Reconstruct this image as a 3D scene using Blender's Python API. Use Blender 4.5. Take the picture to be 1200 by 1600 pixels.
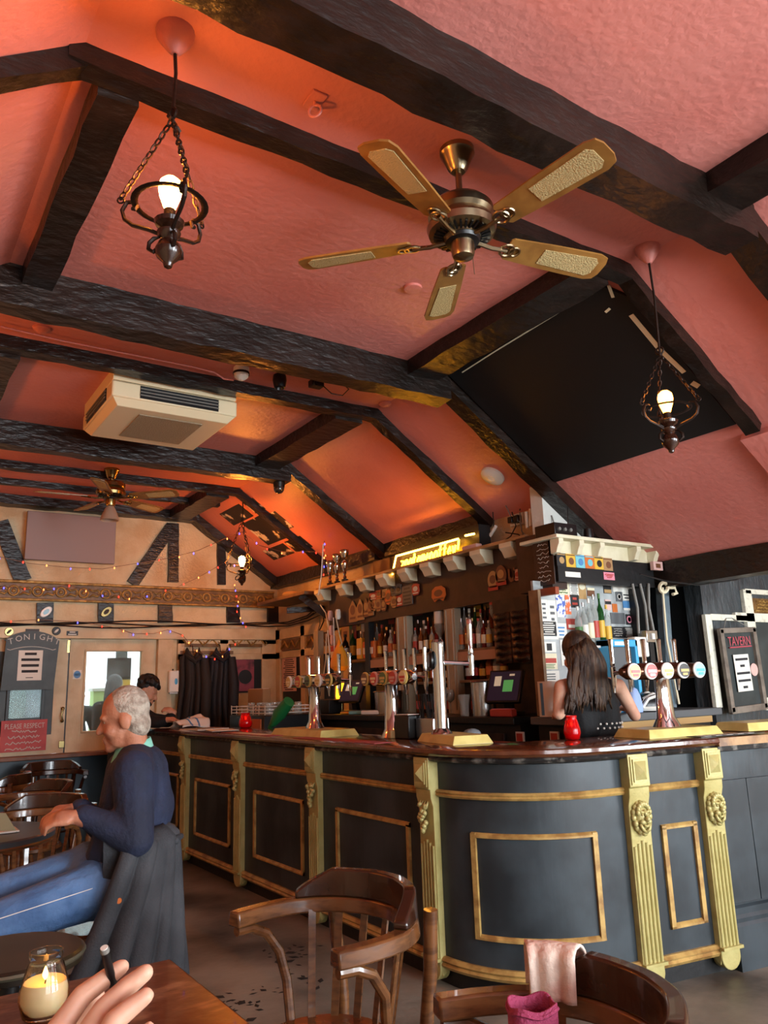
import bpy, math, random
from mathutils import Vector, Matrix
from math import sin, cos, pi, radians
V = Vector
sc = bpy.context.scene
for _o in list(bpy.data.objects): bpy.data.objects.remove(_o)
random.seed(7)

# ---------------------------------------------------------------- camera
F = 1215.0; EYE = V((0, 0, 1.40))
AX = V((0.8350, 0.0960, 0.5425)); AY = V((-0.5500, 0.2030, 0.8100))      # world axes seen in lens axes (right, down, forward)
AY = AY.normalized(); AX = (AX - AY * AX.dot(AY)).normalized(); AZ = AX.cross(AY)
if AZ.y > 0: AZ = -AZ
def w2(c): return V((AX.dot(c), AY.dot(c), AZ.dot(c)))
cam_d = bpy.data.cameras.new('camera'); cam = bpy.data.objects.new('camera', cam_d); sc.collection.objects.link(cam)
r_, u_, b_ = w2(V((1, 0, 0))), w2(V((0, -1, 0))), w2(V((0, 0, -1)))
cam.matrix_world = Matrix(((r_.x, u_.x, b_.x, EYE.x), (r_.y, u_.y, b_.y, EYE.y), (r_.z, u_.z, b_.z, EYE.z), (0, 0, 0, 1)))
cam_d.sensor_fit = 'VERTICAL'; cam_d.sensor_height = 32.0; cam_d.lens = 32.0 * F / 1600.0
cam_d.clip_start = 0.02; cam_d.clip_end = 100
sc.camera = cam
def ray(px, py): return w2(V(((px - 600) / F, (py - 800) / F, 1.0)))
def RX(px, py, x): d = ray(px, py); return EYE + d * ((x - EYE.x) / d.x)
def RY(px, py, y): d = ray(px, py); return EYE + d * ((y - EYE.y) / d.y)
def RZ(px, py, z): d = ray(px, py); return EYE + d * ((z - EYE.z) / d.z)
def RD(px, py, t): return EYE + ray(px, py) * t
def RP(px, py, p, n): d = ray(px, py); n = V(n); return EYE + d * ((V(p) - EYE).dot(n) / d.dot(n))

# ---------------------------------------------------------------- world, daylight, exposure
wd = bpy.data.worlds.new('world'); sc.world = wd; wd.use_nodes = True
wb = wd.node_tree.nodes['Background']; wb.inputs[0].default_value = (0.86, 0.93, 1.0, 1); wb.inputs[1].default_value = 5.0
sc.view_settings.view_transform = 'Standard'; sc.view_settings.look = 'None'
sc.view_settings.gamma = 1.0; sc.view_settings.exposure = 0.12; sc.view_settings.use_curve_mapping = False
def area(name, loc, rot, sx, sy, power, col):
    l = bpy.data.lights.new(name, 'AREA'); l.shape = 'RECTANGLE'; l.size = sx; l.size_y = sy; l.energy = power; l.color = col
    o = bpy.data.objects.new(name, l); o.location = loc; o.rotation_euler = rot; sc.collection.objects.link(o); return o
# daylight of the street windows in the wall behind the tables (window_1..3, built below)
for i_, x_ in enumerate((0.9, 3.3, 6.1)):
    area('window_daylight', (x_, -2.72, 1.75), (radians(90), 0, 0), 1.9, 1.7, (70, 290, 360)[i_], (0.86, 0.94, 1.0))

# ---------------------------------------------------------------- materials
def hexc(h): return tuple((lambda c: c / 12.92 if c <= 0.04045 else ((c + 0.055) / 1.055) ** 2.4)(int(h[i:i + 2], 16) / 255) for i in (0, 2, 4)) + (1,)
MATS = {}
def mat(name, col, rough=0.5, metal=0.0, col2=None, nscale=6.0, ndet=4.0, stretch=None, bump=0.0, bscale=30.0, bstretch=None,
        emit=None, estr=0.0, trans=0.0, ior=1.45, coat=0.0, alpha=1.0, pos=(0.42, 0.62), spec=None, sss=0.0, rvar=0.0):
    if name in MATS: return MATS[name]
    m = bpy.data.materials.new(name); m.use_nodes = True; nt = m.node_tree; N = nt.nodes; L = nt.links; b = N['Principled BSDF']
    c = hexc(col) if isinstance(col, str) else tuple(col) + (1,)
    b.inputs['Base Color'].default_value = c; b.inputs['Roughness'].default_value = rough; b.inputs['Metallic'].default_value = metal
    b.inputs['Transmission Weight'].default_value = trans; b.inputs['IOR'].default_value = ior; b.inputs['Coat Weight'].default_value = coat
    b.inputs['Alpha'].default_value = alpha
    if spec is not None: b.inputs['Specular IOR Level'].default_value = spec
    if sss: b.inputs['Subsurface Weight'].default_value = sss; b.inputs['Subsurface Radius'].default_value = (0.01, 0.004, 0.002)
    if emit: b.inputs['Emission Color'].default_value = hexc(emit); b.inputs['Emission Strength'].default_value = estr
    def coords(s):
        tc = N.new('ShaderNodeTexCoord'); mp = N.new('ShaderNodeMapping'); L.new(tc.outputs['Object'], mp.inputs[0])
        if s: mp.inputs['Scale'].default_value = s
        return mp
    if col2:
        no = N.new('ShaderNodeTexNoise'); no.inputs['Scale'].default_value = nscale; no.inputs['Detail'].default_value = ndet
        L.new(coords(stretch).outputs[0], no.inputs['Vector'])
        cr = N.new('ShaderNodeValToRGB'); cr.color_ramp.elements[0].position = pos[0]; cr.color_ramp.elements[1].position = pos[1]
        cr.color_ramp.elements[0].color = c; cr.color_ramp.elements[1].color = hexc(col2)
        L.new(no.outputs['Fac'], cr.inputs[0]); L.new(cr.outputs[0], b.inputs['Base Color'])
        if rvar:
            ma = N.new('ShaderNodeMath'); ma.operation = 'MULTIPLY_ADD'; ma.inputs[1].default_value = rvar; ma.inputs[2].default_value = rough
            L.new(no.outputs['Fac'], ma.inputs[0]); L.new(ma.outputs[0], b.inputs['Roughness'])
    if bump:
        nb = N.new('ShaderNodeTexNoise'); nb.inputs['Scale'].default_value = bscale; nb.inputs['Detail'].default_value = 5.0
        L.new(coords(bstretch).outputs[0], nb.inputs['Vector'])
        bn = N.new('ShaderNodeBump'); bn.inputs['Strength'].default_value = bump; bn.inputs['Distance'].default_value = 0.02
        L.new(nb.outputs['Fac'], bn.inputs['Height']); L.new(bn.outputs[0], b.inputs['Normal'])
    MATS[name] = m; return m

# ---------------------------------------------------------------- mesh builder
class MB:
    def __init__(s, xf=None): s.v = []; s.f = []; s.xf = xf
    def add(s, vs, fs):
        o = len(s.v)
        for p in vs:
            p = V(p); s.v.append(s.xf @ p if s.xf else p)
        for f in fs: s.f.append([i + o for i in f])
        return s
    def box(s, c, d, rot=None):
        c = V(c); h = V(d) / 2; vs = []
        for x in (-1, 1):
            for y in (-1, 1):
                for z in (-1, 1):
                    q = V((x * h.x, y * h.y, z * h.z)); vs.append(c + (rot @ q if rot else q))
        return s.add(vs, [(0, 1, 3, 2), (4, 6, 7, 5), (0, 4, 5, 1), (2, 3, 7, 6), (0, 2, 6, 4), (1, 5, 7, 3)])
    def lohi(s, a, b): a = V(a); b = V(b); return s.box((a + b) / 2, b - a)
    def bar(s, p, q, w, h, up=(0, 0, 1), n=1, jit=0.0, rnd=None, taper=1.0):
        p = V(p); q = V(q); d = (q - p).normalized(); u = V(up); a = d.cross(u).normalized(); b = a.cross(d).normalized()
        vs = []; fs = []
        for i in range(n + 1):
            t = i / n; c = p.lerp(q, t); k = 1 + (taper - 1) * t
            for (x, y) in ((-1, -1), (1, -1), (1, 1), (-1, 1)):
                jx = rnd.uniform(-jit, jit) if jit else 0; jy = rnd.uniform(-jit, jit) if jit else 0
                vs.append(c + a * (x * w * k / 2 + jx) + b * (y * h * k / 2 + jy))
        for i in range(n):
            for j in range(4): fs.append((i * 4 + j, i * 4 + (j + 1) % 4, i * 4 + 4 + (j + 1) % 4, i * 4 + 4 + j))
        fs += [(3, 2, 1, 0), (n * 4, n * 4 + 1, n * 4 + 2, n * 4 + 3)]
        return s.add(vs, fs)
    def tube(s, pts, r, n=8, closed=False, flat=1.0, up=None):
        pts = [V(p) for p in pts]; N = len(pts); rs = r if isinstance(r, (list, tuple)) else [r] * N
        vs = []; fs = []; a = None
        for i, p in enumerate(pts):
            if closed: t = (pts[(i + 1) % N] - pts[i - 1])
            else: t = pts[min(i + 1, N - 1)] - pts[max(i - 1, 0)]
            t = t.normalized() if t.length > 1e-9 else V((0, 0, 1))
            if up is not None: a = V(up) - t * V(up).dot(t)
            elif a is None:
                a = V((0, 0, 1)) if abs(t.z) < 0.9 else V((1, 0, 0)); a = a - t * a.dot(t)
            else: a = a - t * a.dot(t)
            a = a.normalized(); b = t.cross(a)
            for j in range(n):
                g = 2 * pi * (j + 0.5) / n; vs.append(p + a * (cos(g) * rs[i] * flat) + b * (sin(g) * rs[i]))
        for i in range(N if closed else N - 1):
            k = (i + 1) % N
            for j in range(n): fs.append((i * n + j, i * n + (j + 1) % n, k * n + (j + 1) % n, k * n + j))
        if not closed: fs += [tuple(range(n - 1, -1, -1)), tuple((N - 1) * n + j for j in range(n))]
        return s.add(vs, fs)
    def lathe(s, prof, o=(0, 0, 0), n=16, axis=(0, 0, 1), caps=True, sx=1.0, sy=1.0):
        o = V(o); z = V(axis).normalized(); a = z.orthogonal().normalized() if abs(z.z) < 0.999 else V((1, 0, 0)); b = z.cross(a); vs = []; fs = []
        for (r, h) in prof:
            for j in range(n):
                g = 2 * pi * j / n; vs.append(o + z * h + a * (cos(g) * r * sx) + b * (sin(g) * r * sy))
        for i in range(len(prof) - 1):
            for j in range(n): fs.append((i * n + j, i * n + (j + 1) % n, (i + 1) * n + (j + 1) % n, (i + 1) * n + j))
        if caps: fs += [tuple(range(n - 1, -1, -1)), tuple((len(prof) - 1) * n + j for j in range(n))]
        return s.add(vs, fs)
    def ball(s, c, r, n=12, m=8, rot=None):
        c = V(c); r = V(r) if not isinstance(r, (int, float)) else V((r, r, r)); vs = []; fs = []
        for i in range(1, m):
            t = pi * i / m
            for j in range(n):
                g = 2 * pi * j / n; q = V((r.x * sin(t) * cos(g), r.y * sin(t) * sin(g), -r.z * cos(t))); vs.append(c + (rot @ q if rot else q))
        vs.append(c + (rot @ V((0, 0, -r.z)) if rot else V((0, 0, -r.z)))); vs.append(c + (rot @ V((0, 0, r.z)) if rot else V((0, 0, r.z))))
        for i in range(m - 2):
            for j in range(n): fs.append((i * n + j, i * n + (j + 1) % n, (i + 1) * n + (j + 1) % n, (i + 1) * n + j))
        k = (m - 1) * n
        for j in range(n): fs.append((k, (j + 1) % n, j)); fs.append((k + 1, (m - 2) * n + j, (m - 2) * n + (j + 1) % n))
        return s.add(vs, fs)
    def prism(s, poly, o, ux, uy, th):
        o = V(o); ux = V(ux); uy = V(uy); nz = ux.cross(uy).normalized() * th; n = len(poly)
        vs = [o + ux * x + uy * y for x, y in poly] + [o + ux * x + uy * y + nz for x, y in poly]
        return s.add(vs, [tuple(range(n - 1, -1, -1)), tuple(range(n, 2 * n))] + [(i, (i + 1) % n, n + (i + 1) % n, n + i) for i in range(n)])
    def slab(s, quad, th):
        q = [V(p) for p in quad]; nz = (q[1] - q[0]).cross(q[3] - q[0]).normalized() * th; n = len(q)
        return s.add(q + [p + nz for p in q], [tuple(range(n - 1, -1, -1)), tuple(range(n, 2 * n))] + [(i, (i + 1) % n, n + (i + 1) % n, n + i) for i in range(n)])
    def torus(s, c, R, r, axis=(0, 0, 1), n=20, m=6, flat=1.0):
        z = V(axis).normalized(); a = z.orthogonal().normalized(); b = z.cross(a)
        return s.tube([V(c) + a * cos(2 * pi * i / n) * R + b * sin(2 * pi * i / n) * R for i in range(n)], r, m, True, flat, up=z)
    def grid(s, fn, nu, nv):
        vs = [fn(i / nu, j / nv) for i in range(nu + 1) for j in range(nv + 1)]; k = nv + 1
        return s.add(vs, [(i * k + j, (i + 1) * k + j, (i + 1) * k + j + 1, i * k + j + 1) for i in range(nu) for j in range(nv)])
    def sweep(s, path, prof, closed_prof=True):
        n = len(path); k = len(prof); vs = []; fs = []
        for i in range(n):
            p = V(path[i]).to_2d() if len(path[i]) == 3 else V(path[i])
            d0 = (V(path[i]) - V(path[i - 1])).normalized() if i > 0 else None
            d1 = (V(path[i + 1]) - V(path[i])).normalized() if i < n - 1 else None
            if d0 is None: d0 = d1
            if d1 is None: d1 = d0
            n0 = V((d0.y, -d0.x)); n1 = V((d1.y, -d1.x)); nn = (n0 + n1).normalized(); nn = nn / max(0.4, nn.dot(n0))
            for (o, z) in prof: vs.append((p.x + nn.x * o, p.y + nn.y * o, z))
        for i in range(n - 1):
            for j in range(k if closed_prof else k - 1): fs.append((i * k + j, (i + 1) * k + j, (i + 1) * k + (j + 1) % k, i * k + (j + 1) % k))
        if closed_prof: fs += [tuple(range(k)), tuple((n - 1) * k + j for j in range(k - 1, -1, -1))]
        return s.add(vs, fs)
WORLD = {}
def obj(name, mb, m, parent=None, bevel=0.0, smooth=35, mods=None, keep=False):
    vs = mb.v
    lo = V((min(p.x for p in vs), min(p.y for p in vs), min(p.z for p in vs))); hi = V((max(p.x for p in vs), max(p.y for p in vs), max(p.z for p in vs)))
    o_ = V(((lo.x + hi.x) / 2, (lo.y + hi.y) / 2, lo.z))
    me = bpy.data.meshes.new(name); me.from_pydata([tuple(p - o_) for p in vs], [], mb.f); me.update()
    if smooth:
        for p in me.polygons: p.use_smooth = True
        if smooth < 180: me.set_sharp_from_angle(angle=radians(smooth))
    me.materials.append(MATS[m] if isinstance(m, str) else m)
    o = bpy.data.objects.new(name, me); sc.collection.objects.link(o)
    WORLD[o.name] = o_
    if parent: o.parent = parent; o.location = o_ - WORLD[parent.name]
    else: o.location = o_
    if bevel:
        b = o.modifiers.new('bevel', 'BEVEL'); b.width = bevel; b.segments = 2; b.limit_method = 'ANGLE'
    for (t, kw) in (mods or []):
        b = o.modifiers.new(t.lower(), t)
        for k, v in kw.items(): setattr(b, k, v)
    return o
def thing(name, label, cat, loc=(0, 0, 0), group=None):
    o = bpy.data.objects.new(name, None); sc.collection.objects.link(o); o.location = loc; o.empty_display_size = 0.1
    WORLD[o.name] = V(loc); return tag(o, label, cat, group)
def tag(o, label, cat, group=None):
    o['label'] = label; o['category'] = cat
    if group: o['group'] = group
    return o
def struct(o, label=None):
    o['kind'] = 'structure'
    if label: o['label'] = label
    return o
def dup(root, loc, rotz=None, label=None, parent=None, group=None):
    r = root.copy(); sc.collection.objects.link(r); r.location = loc; WORLD[r.name] = V(loc)
    if rotz is not None: r.rotation_euler = (0, 0, rotz)
    if label: r['label'] = label
    if group: r['group'] = group
    if parent: r.parent = parent; r.location = V(loc) - WORLD[parent.name]
    for c in list(root.children):
        k = c.copy(); sc.collection.objects.link(k); k.parent = r
        for g in list(c.children):
            h = g.copy(); sc.collection.objects.link(h); h.parent = k
    return r
def text(name, body, size, m, o, ux, uy, parent=None, ext=0.0006, shear=0.0, fit=None):
    cu = bpy.data.curves.new(name, 'FONT'); cu.body = body; cu.size = size; cu.extrude = ext; cu.align_x = 'CENTER'; cu.align_y = 'CENTER'; cu.shear = shear; cu.resolution_u = 2
    t = bpy.data.objects.new(name, cu); sc.collection.objects.link(t)
    dg = bpy.context.evaluated_depsgraph_get(); dg.update(); me = bpy.data.meshes.new_from_object(t.evaluated_get(dg)); bpy.data.objects.remove(t)
    ux = V(ux).normalized(); uy = V(uy).normalized(); uz = ux.cross(uy); k = 1.0
    if fit:
        w = max(v.co.x for v in me.vertices) - min(v.co.x for v in me.vertices); k = fit / w
    for v in me.vertices: v.co = V(o) + ux * v.co.x * k + uy * v.co.y + uz * v.co.z
    b = MB(); b.v = [v.co.copy() for v in me.vertices]; b.f = [list(p.vertices) for p in me.polygons]; bpy.data.meshes.remove(me)
    return obj(name, b, m, parent, smooth=0)

# palette
mat('plaster_pink', 'cf8075', 0.42, col2='c8766b', nscale=1.5, bump=0.28, bscale=26)
mat('plaster_cream', 'cdbb98', 0.7, col2='bda27c', nscale=3, bump=0.5, bscale=30)
mat('cream_wood', 'cbb792', 0.5, col2='b9a17c', nscale=4, bump=0.12, bscale=14, bstretch=(6, 6, 1))
mat('cream_paint', 'd9d2b6', 0.5, col2='c9bf9e', nscale=5, bump=0.1)
mat('white_wall', 'c9cbc4', 0.6, bump=0.25, bscale=20)
mat('beam_black', '17100c', 0.27, col2='231813', nscale=5, bump=0.6, bscale=19, bstretch=(.55, 1, 1.4), rvar=0.12, spec=0.4)
mat('black_board', '0e0b0a', 0.55, bump=0.05)
mat('black_paint', '121314', 0.45, bump=0.1)
mat('bar_dark', '1f262a', 0.42, col2='323b40', nscale=3, bump=0.12, bscale=12, bstretch=(1, 1, .25))
mat('gold_paint', 'b0a66c', 0.38, metal=0.15, col2='a2975c', nscale=9, bump=0.12, bscale=60)
mat('gold_rail', 'b29355', 0.4, metal=0.1, col2='8a6838', nscale=14, bump=0.1, bscale=50)
mat('counter_wood', '4a2213', 0.16, col2='5f301a', nscale=7, stretch=(1, 1, 1), bump=0.05, coat=0.4)
mat('pale_wood', 'a07a4c', 0.4, col2='6a4a2c', nscale=9, bump=0.1)
mat('worn_black', '1d1b1a', 0.5, col2='77726a', nscale=18, pos=(.5, .7), bump=0.2)
mat('wall_grey', '33383b', 0.42, col2='41474a', nscale=4, bump=0.9, bscale=22, bstretch=(1, 1, .35))
mat('floor_stone', '857c6e', 0.5, col2='463f37', nscale=1.7, ndet=8, bump=0.15, bscale=22, pos=(.38, .66))
mat('brass', '8d7a50', 0.25, metal=1.0)
mat('nickel', '9a8a6e', 0.28, metal=1.0)
mat('chrome', 'cfd2d4', 0.08, metal=1.0)
mat('steel', 'b4b6b6', 0.25, metal=1.0)
mat('iron', '2a1d16', 0.45, metal=0.6, bump=0.2)
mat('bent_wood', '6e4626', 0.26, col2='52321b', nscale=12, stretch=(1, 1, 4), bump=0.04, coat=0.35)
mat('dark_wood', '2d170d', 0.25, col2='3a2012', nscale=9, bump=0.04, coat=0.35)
mat('white_plastic', 'd8d6cc', 0.4)
mat('cream_plastic', 'd5c7a4', 0.45)
mat('grey_plastic', '6e6c66', 0.5)
mat('black_plastic', '0c0c0d', 0.35)
mat('paper', 'd6d3c9', 0.8)
mat('pink_paper', 'cfa9a0', 0.8)
mat('ink', '2a2a2c', 0.8)
mat('chalk', 'b9b6ae', 0.9)
mat('glass', 'ffffff', 0.02, trans=1.0, ior=1.2)
mat('bulb_hot', 'ffd080', 0.3, emit='ff9a3a', estr=260)
mat('bulb_amber', 'ffc060', 0.3, emit='ff9030', estr=28)
mat('bulb_far', 'ffd080', 0.3, emit='ff9434', estr=430)
mat('cable', '14110f', 0.5)
# ================================================================ the room
END = 8.8; BW = 4.25; CY = 3.67; SL = 0.68; BX = 3.12; LX = 0.42; ZC = 3.5; PX = 4.94
def slope_z(x): return ZC - SL * (x - BX)
fl = struct(obj('floor', MB().lohi((-1.5, -3.0, -0.1), (8.2, 12.5, 0)), 'floor_stone'))
# ceiling: flat middle, slope to the bar side (deeper in the near bay), slope to the table side
c_ = MB()
c_.slab([(LX, -3, ZC), (LX, END, ZC), (BX, END, ZC), (BX, -3, ZC)][::-1], 0.1)
c_.slab([(BX, CY + .15, ZC), (BX, END, ZC), (BW, END, slope_z(BW)), (BW, CY + .15, slope_z(BW))][::-1], 0.1)
c_.slab([(BX, -3, ZC), (BX, CY + .15, ZC), (BW, CY + .15, slope_z(BW)), (BW, -3, slope_z(BW))][::-1], 0.1)
c_.slab([(BW, -3, slope_z(BW)), (BW, CY + .31, slope_z(BW)), (PX + .02, CY + .31, slope_z(PX + .02)), (PX + .02, -3, slope_z(PX + .02))][::-1], 0.1)
c_.slab([(LX, -3, ZC), (-1.5, -3, ZC - SL * 1.92), (-1.5, END, ZC - SL * 1.92), (LX, END, ZC)][::-1], 0.1)
c_.lohi((PX, -3, 2.3), (8.2, CY + .15, 2.4))
ceil = struct(obj('ceiling', c_, 'plaster_pink', smooth=0))
rb = random.Random(3)
def frame(y0, y1, zb, raf, xr=None, zlow=None, right=True):
    """one roof frame: level beam, rafter down the bar side, rafter down the table side"""
    yc = (y0 + y1) / 2; w = y1 - y0
    n = 22
    hb = ZC - zb
    obj('ceiling_beam', MB().bar((LX - .05, yc, zb + hb / 2 + .01), (BX + .04, yc, zb + hb / 2 + .01), w, hb + .02, n=n, jit=.007, rnd=rb), 'beam_black', ceil, smooth=50)
    xr = xr or BW
    nx, nz = -SL / math.hypot(1, SL), -1 / math.hypot(1, SL)
    a = V((BX - .05, yc, slope_z(BX - .05))) + V((nx, 0, nz)) * raf / 2; b = V((xr, yc, slope_z(xr))) + V((nx, 0, nz)) * raf / 2
    if right: obj('rafter', MB().bar(a, b, w * .92, raf, up=(SL, 0, 1), n=12, jit=.006, rnd=rb), 'beam_black', ceil, smooth=50)
    a = V((LX + .05, yc, ZC + SL * .05)) + V((-nx, 0, nz)) * raf / 2; b = V((-1.5, yc, ZC - SL * 1.92)) + V((-nx, 0, nz)) * raf / 2
    obj('rafter', MB().bar(a, b, w * .92, raf, up=(-SL, 0, 1), n=12, jit=.006, rnd=rb), 'beam_black', ceil, smooth=50)
frame(1.64, 1.81, 3.31, .10, xr=PX)
frame(2.29, 2.38, 3.42, .07, xr=4.14)
frame(3.85, 4.0, 3.29, .09, xr=4.78)
frame(4.70, 4.80, 3.42, .07)
frame(6.24, 6.38, 3.30, .08)
frame(7.36, 7.45, 3.43, .06)
frame(7.98, 8.05, 3.44, .05, right=False)
frame(END - .18, END, 3.40, .09)
frame(-0.6, -0.45, 3.31, .10, xr=PX)
def purlin(x, y0, y1, w=.24, h=.11):
    obj('purlin', MB().bar((x, y0, ZC - h / 2 + .01), (x, y1, ZC - h / 2 + .01), w, h, n=8, jit=.006, rnd=rb), 'beam_black', ceil, smooth=50)
for (a, b) in ((-.45, 1.64), (2.38, 3.85), (4.8, 6.24), (7.45, END - .18)):
    purlin(2.92, a, b); purlin(.55, a, b, .14)
_P = lambda y, s, o: (BX + s / math.hypot(1, SL) - o * SL / math.hypot(1, SL), y, ZC - s * SL / math.hypot(1, SL) - o / math.hypot(1, SL))
b = MB(); b.add([_P(y, s, o) for o in (-.02, .05) for y, s in ((1.0, 1.27), (2.44, 1.27), (2.44, 2.1), (1.0, 2.1))], [(0, 1, 2, 3), (7, 6, 5, 4), (0, 4, 5, 1), (1, 5, 6, 2), (2, 6, 7, 3), (3, 7, 4, 0)]); obj('plaster_boxing', b, 'plaster_pink', ceil, smooth=0)
# wall plate of the near bay and the post line below
obj('wall_plate', MB().bar((PX + .05, -3, 2.17), (PX + .05, CY + .05, 2.17), .16, .19, n=14, jit=.006, rnd=rb), 'beam_black', ceil)
# end wall (pub front): dado, plaster gable, band
we = MB()
we.lohi((-1.5, END, .86), (1.0, END + .14, 3.52)); we.lohi((2.76, END, .86), (BW, END + .14, 3.52)); we.lohi((1.0, END, 2.03), (2.76, END + .14, 3.52))
wall_end = struct(obj('wall_end', we, 'plaster_cream', smooth=0))
obj('dado', MB().lohi((-1.5, END - .03, 0), (BW, END + .14, .86)), mat('dado_blue', '17313f', .4, col2='1c2a30', nscale=2), wall_end)
obj('ledge', MB().lohi((-1.5, END - .16, .83), (2.45, END + .02, .87)), mat('ledge_wood', '7a5138', .5, col2='5d3a26', nscale=6), wall_end, bevel=.006)
# wall behind the bar
wall_bar = struct(obj('wall_bar', MB().lohi((BW, CY + .33, 0), (BW + .14, END, 2.85)), 'plaster_cream', smooth=0))
# cross wall at the near end of the back bar
cw = MB()
cw.prism([(4.08, 0), (5.0, 0), (5.0, 3.1), (4.08, 3.1)], (0, CY + .32, 0), (1, 0, 0), (0, 0, 1), -.12)
wall_cross = struct(obj('wall_cross', cw, 'white_wall', smooth=0))
gw = MB(); gw.lohi((5.47, CY + .05, 0), (8.2, CY + .2, 2.4)); wall_grey = struct(obj('wall_service', gw, 'wall_grey', smooth=0))
dk = MB(); dk.lohi((4.9, CY + 1.3, 0), (5.8, CY + 1.4, 3.0)); dk.lohi((4.9, CY + .05, 2.28), (5.8, CY + 1.3, 3.0)); dk.lohi((4.9, CY + .34, 0), (4.98, CY + 1.3, 2.4)); dk.lohi((5.5, CY + .22, 0), (5.8, CY + 1.3, 2.4))
struct(obj('wall_passage', dk, 'black_paint', smooth=0))  # passage shade put into the colour: black walls, closed against leaking light
struct(obj('wall_left', MB().lohi((-1.64, -3, 0), (-1.5, END + .14, 2.3)), 'plaster_cream', smooth=0))
struct(obj('wall_right', MB().lohi((8.2, -3, 0), (8.34, 12.5, 2.4)), 'plaster_cream', smooth=0))
# wall with the street windows behind the tables
wbk = MB(); wbk.lohi((-1.64, -2.7, 0), (8.34, -2.58, .85)); wbk.lohi((-1.64, -2.7, 2.65), (8.34, -2.58, 3.6))
for a, b in ((-1.64, -.1), (1.9, 2.3), (4.3, 5.1), (7.1, 8.34)): wbk.lohi((a, -2.7, .85), (b, -2.58, 2.65))
struct(obj('wall_street', wbk, 'plaster_cream', smooth=0))
for i_, x_ in enumerate((0.9, 3.3, 6.1)):
    b = MB()
    for k in (-1, 0, 1): b.lohi((x_ + k * .97 - .03, -2.68, .85), (x_ + k * .97 + .03, -2.62, 2.65))
    for z in (.87, 1.9, 2.63): b.lohi((x_ - 1, -2.68, z - .03), (x_ + 1, -2.62, z + .03))
    struct(obj('window_%d' % (i_ + 1), b, 'cream_paint'))
# ================================================================ the bar counter
BAR_END = 8.25
BP = [V((2.49, y)) for y in (BAR_END, 6.9, 5.7, 4.5, 3.6)]
BP += [V((3.09 + .6 * cos(radians(a)), 3.30 + .6 * sin(radians(a)))) for a in range(180, 261, 5)]
BP += [V((3.66, 2.60)), V((4.2, 2.515)), V((5.6, 2.30))]
SA = [0.0]
for i in range(1, len(BP)): SA.append(SA[-1] + (BP[i] - BP[i - 1]).length)
def bp_at(s):
    for i in range(1, len(BP)):
        if s <= SA[i] or i == len(BP) - 1:
            t = (s - SA[i - 1]) / (SA[i] - SA[i - 1]); d = (BP[i] - BP[i - 1]).normalized(); return BP[i - 1].lerp(BP[i], t), d
def sub(s0, s1):
    return [bp_at(s0)[0]] + [BP[i] for i in range(len(BP)) if s0 + .004 < SA[i] < s1 - .004] + [bp_at(s1)[0]]
S_ARC = SA[5]; S_P3 = SA[5 + 17]; S_END = SA[-1]
def s_of_y(y): return BAR_END - y
def s_of_x(x): return SA[21] + (x - BP[21].x) / ((BP[22] - BP[21]).normalized().x)
def s_ang(a): return S_ARC + .6 * radians(a - 180)
S_FLAP = s_of_x(3.71)
bar = thing('bar_counter', 'long black panelled bar counter with gold pilasters and a rounded corner', 'bar counter', (2.7, 5.5, 0))
obj('carcass', MB().sweep(sub(0, S_END), [(0, .09), (0, 1.06), (-.40, 1.06), (-.40, .09)]), 'bar_dark', bar, smooth=40)
obj('plinth', MB().sweep(sub(0, S_END), [(-.035, 0), (-.035, .1), (-.36, .1), (-.36, 0)]), 'black_paint', bar, smooth=40)
def rail(name, s0, s1, z, h, d, m='gold_rail'):
    return obj(name, MB().sweep(sub(s0, s1), [(0, z - h / 2), (d * .6, z - h / 2), (d, z - h * .2), (d * .7, z), (d, z + h * .22), (d * .5, z + h / 2), (0, z + h / 2)]), m, bar, smooth=40)
PIL = [s_of_y(6.96), s_of_y(5.77), s_of_y(4.57), s_of_y(3.37), s_of_x(3.19), s_of_x(3.665)]
ed = [0] + PIL
for i in range(6):
    rail('waist_rail', ed[i], ed[i + 1], .885, .034, .022); rail('base_rail', ed[i], ed[i + 1], .115, .05, .03)
def panel(s0, s1, z0, z1):
    b = MB(); w = .026; t = .014
    for (za, zb) in ((z0, z0 + w), (z1 - w, z1)):
        b.sweep(sub(s0, s1), [(0, za), (t, za + w * .15), (t, zb - w * .5), (t * .5, zb - w * .15), (0, zb)])
    for (a, c) in ((s0, s0 + w), (s1 - w, s1)):
        p, d = bp_at(a); q, _ = bp_at(c); n = V((d.y, -d.x))
        b.add([(p.x, p.y, z0), (q.x, q.y, z0), (q.x + n.x * t, q.y + n.y * t, z0 + .004), (p.x + n.x * t, p.y + n.y * t, z0 + .004),
               (p.x, p.y, z1), (q.x, q.y, z1), (q.x + n.x * t, q.y + n.y * t, z1 - .004), (p.x + n.x * t, p.y + n.y * t, z1 - .004)],
              [(0, 3, 2, 1), (4, 5, 6, 7), (3, 7, 6, 2), (0, 4, 7, 3), (1, 2, 6, 5), (0, 1, 5, 4)])
    obj('panel_moulding', b, 'gold_rail', bar, smooth=30)
for yc in (7.56, 6.365, 5.15, 3.95): panel(s_of_y(yc + .385), s_of_y(yc - .385), .255, .715)
panel(s_ang(199), s_ang(257), .25, .72)
panel(s_of_x(3.34), s_of_x(3.565), .24, .71)
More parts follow.
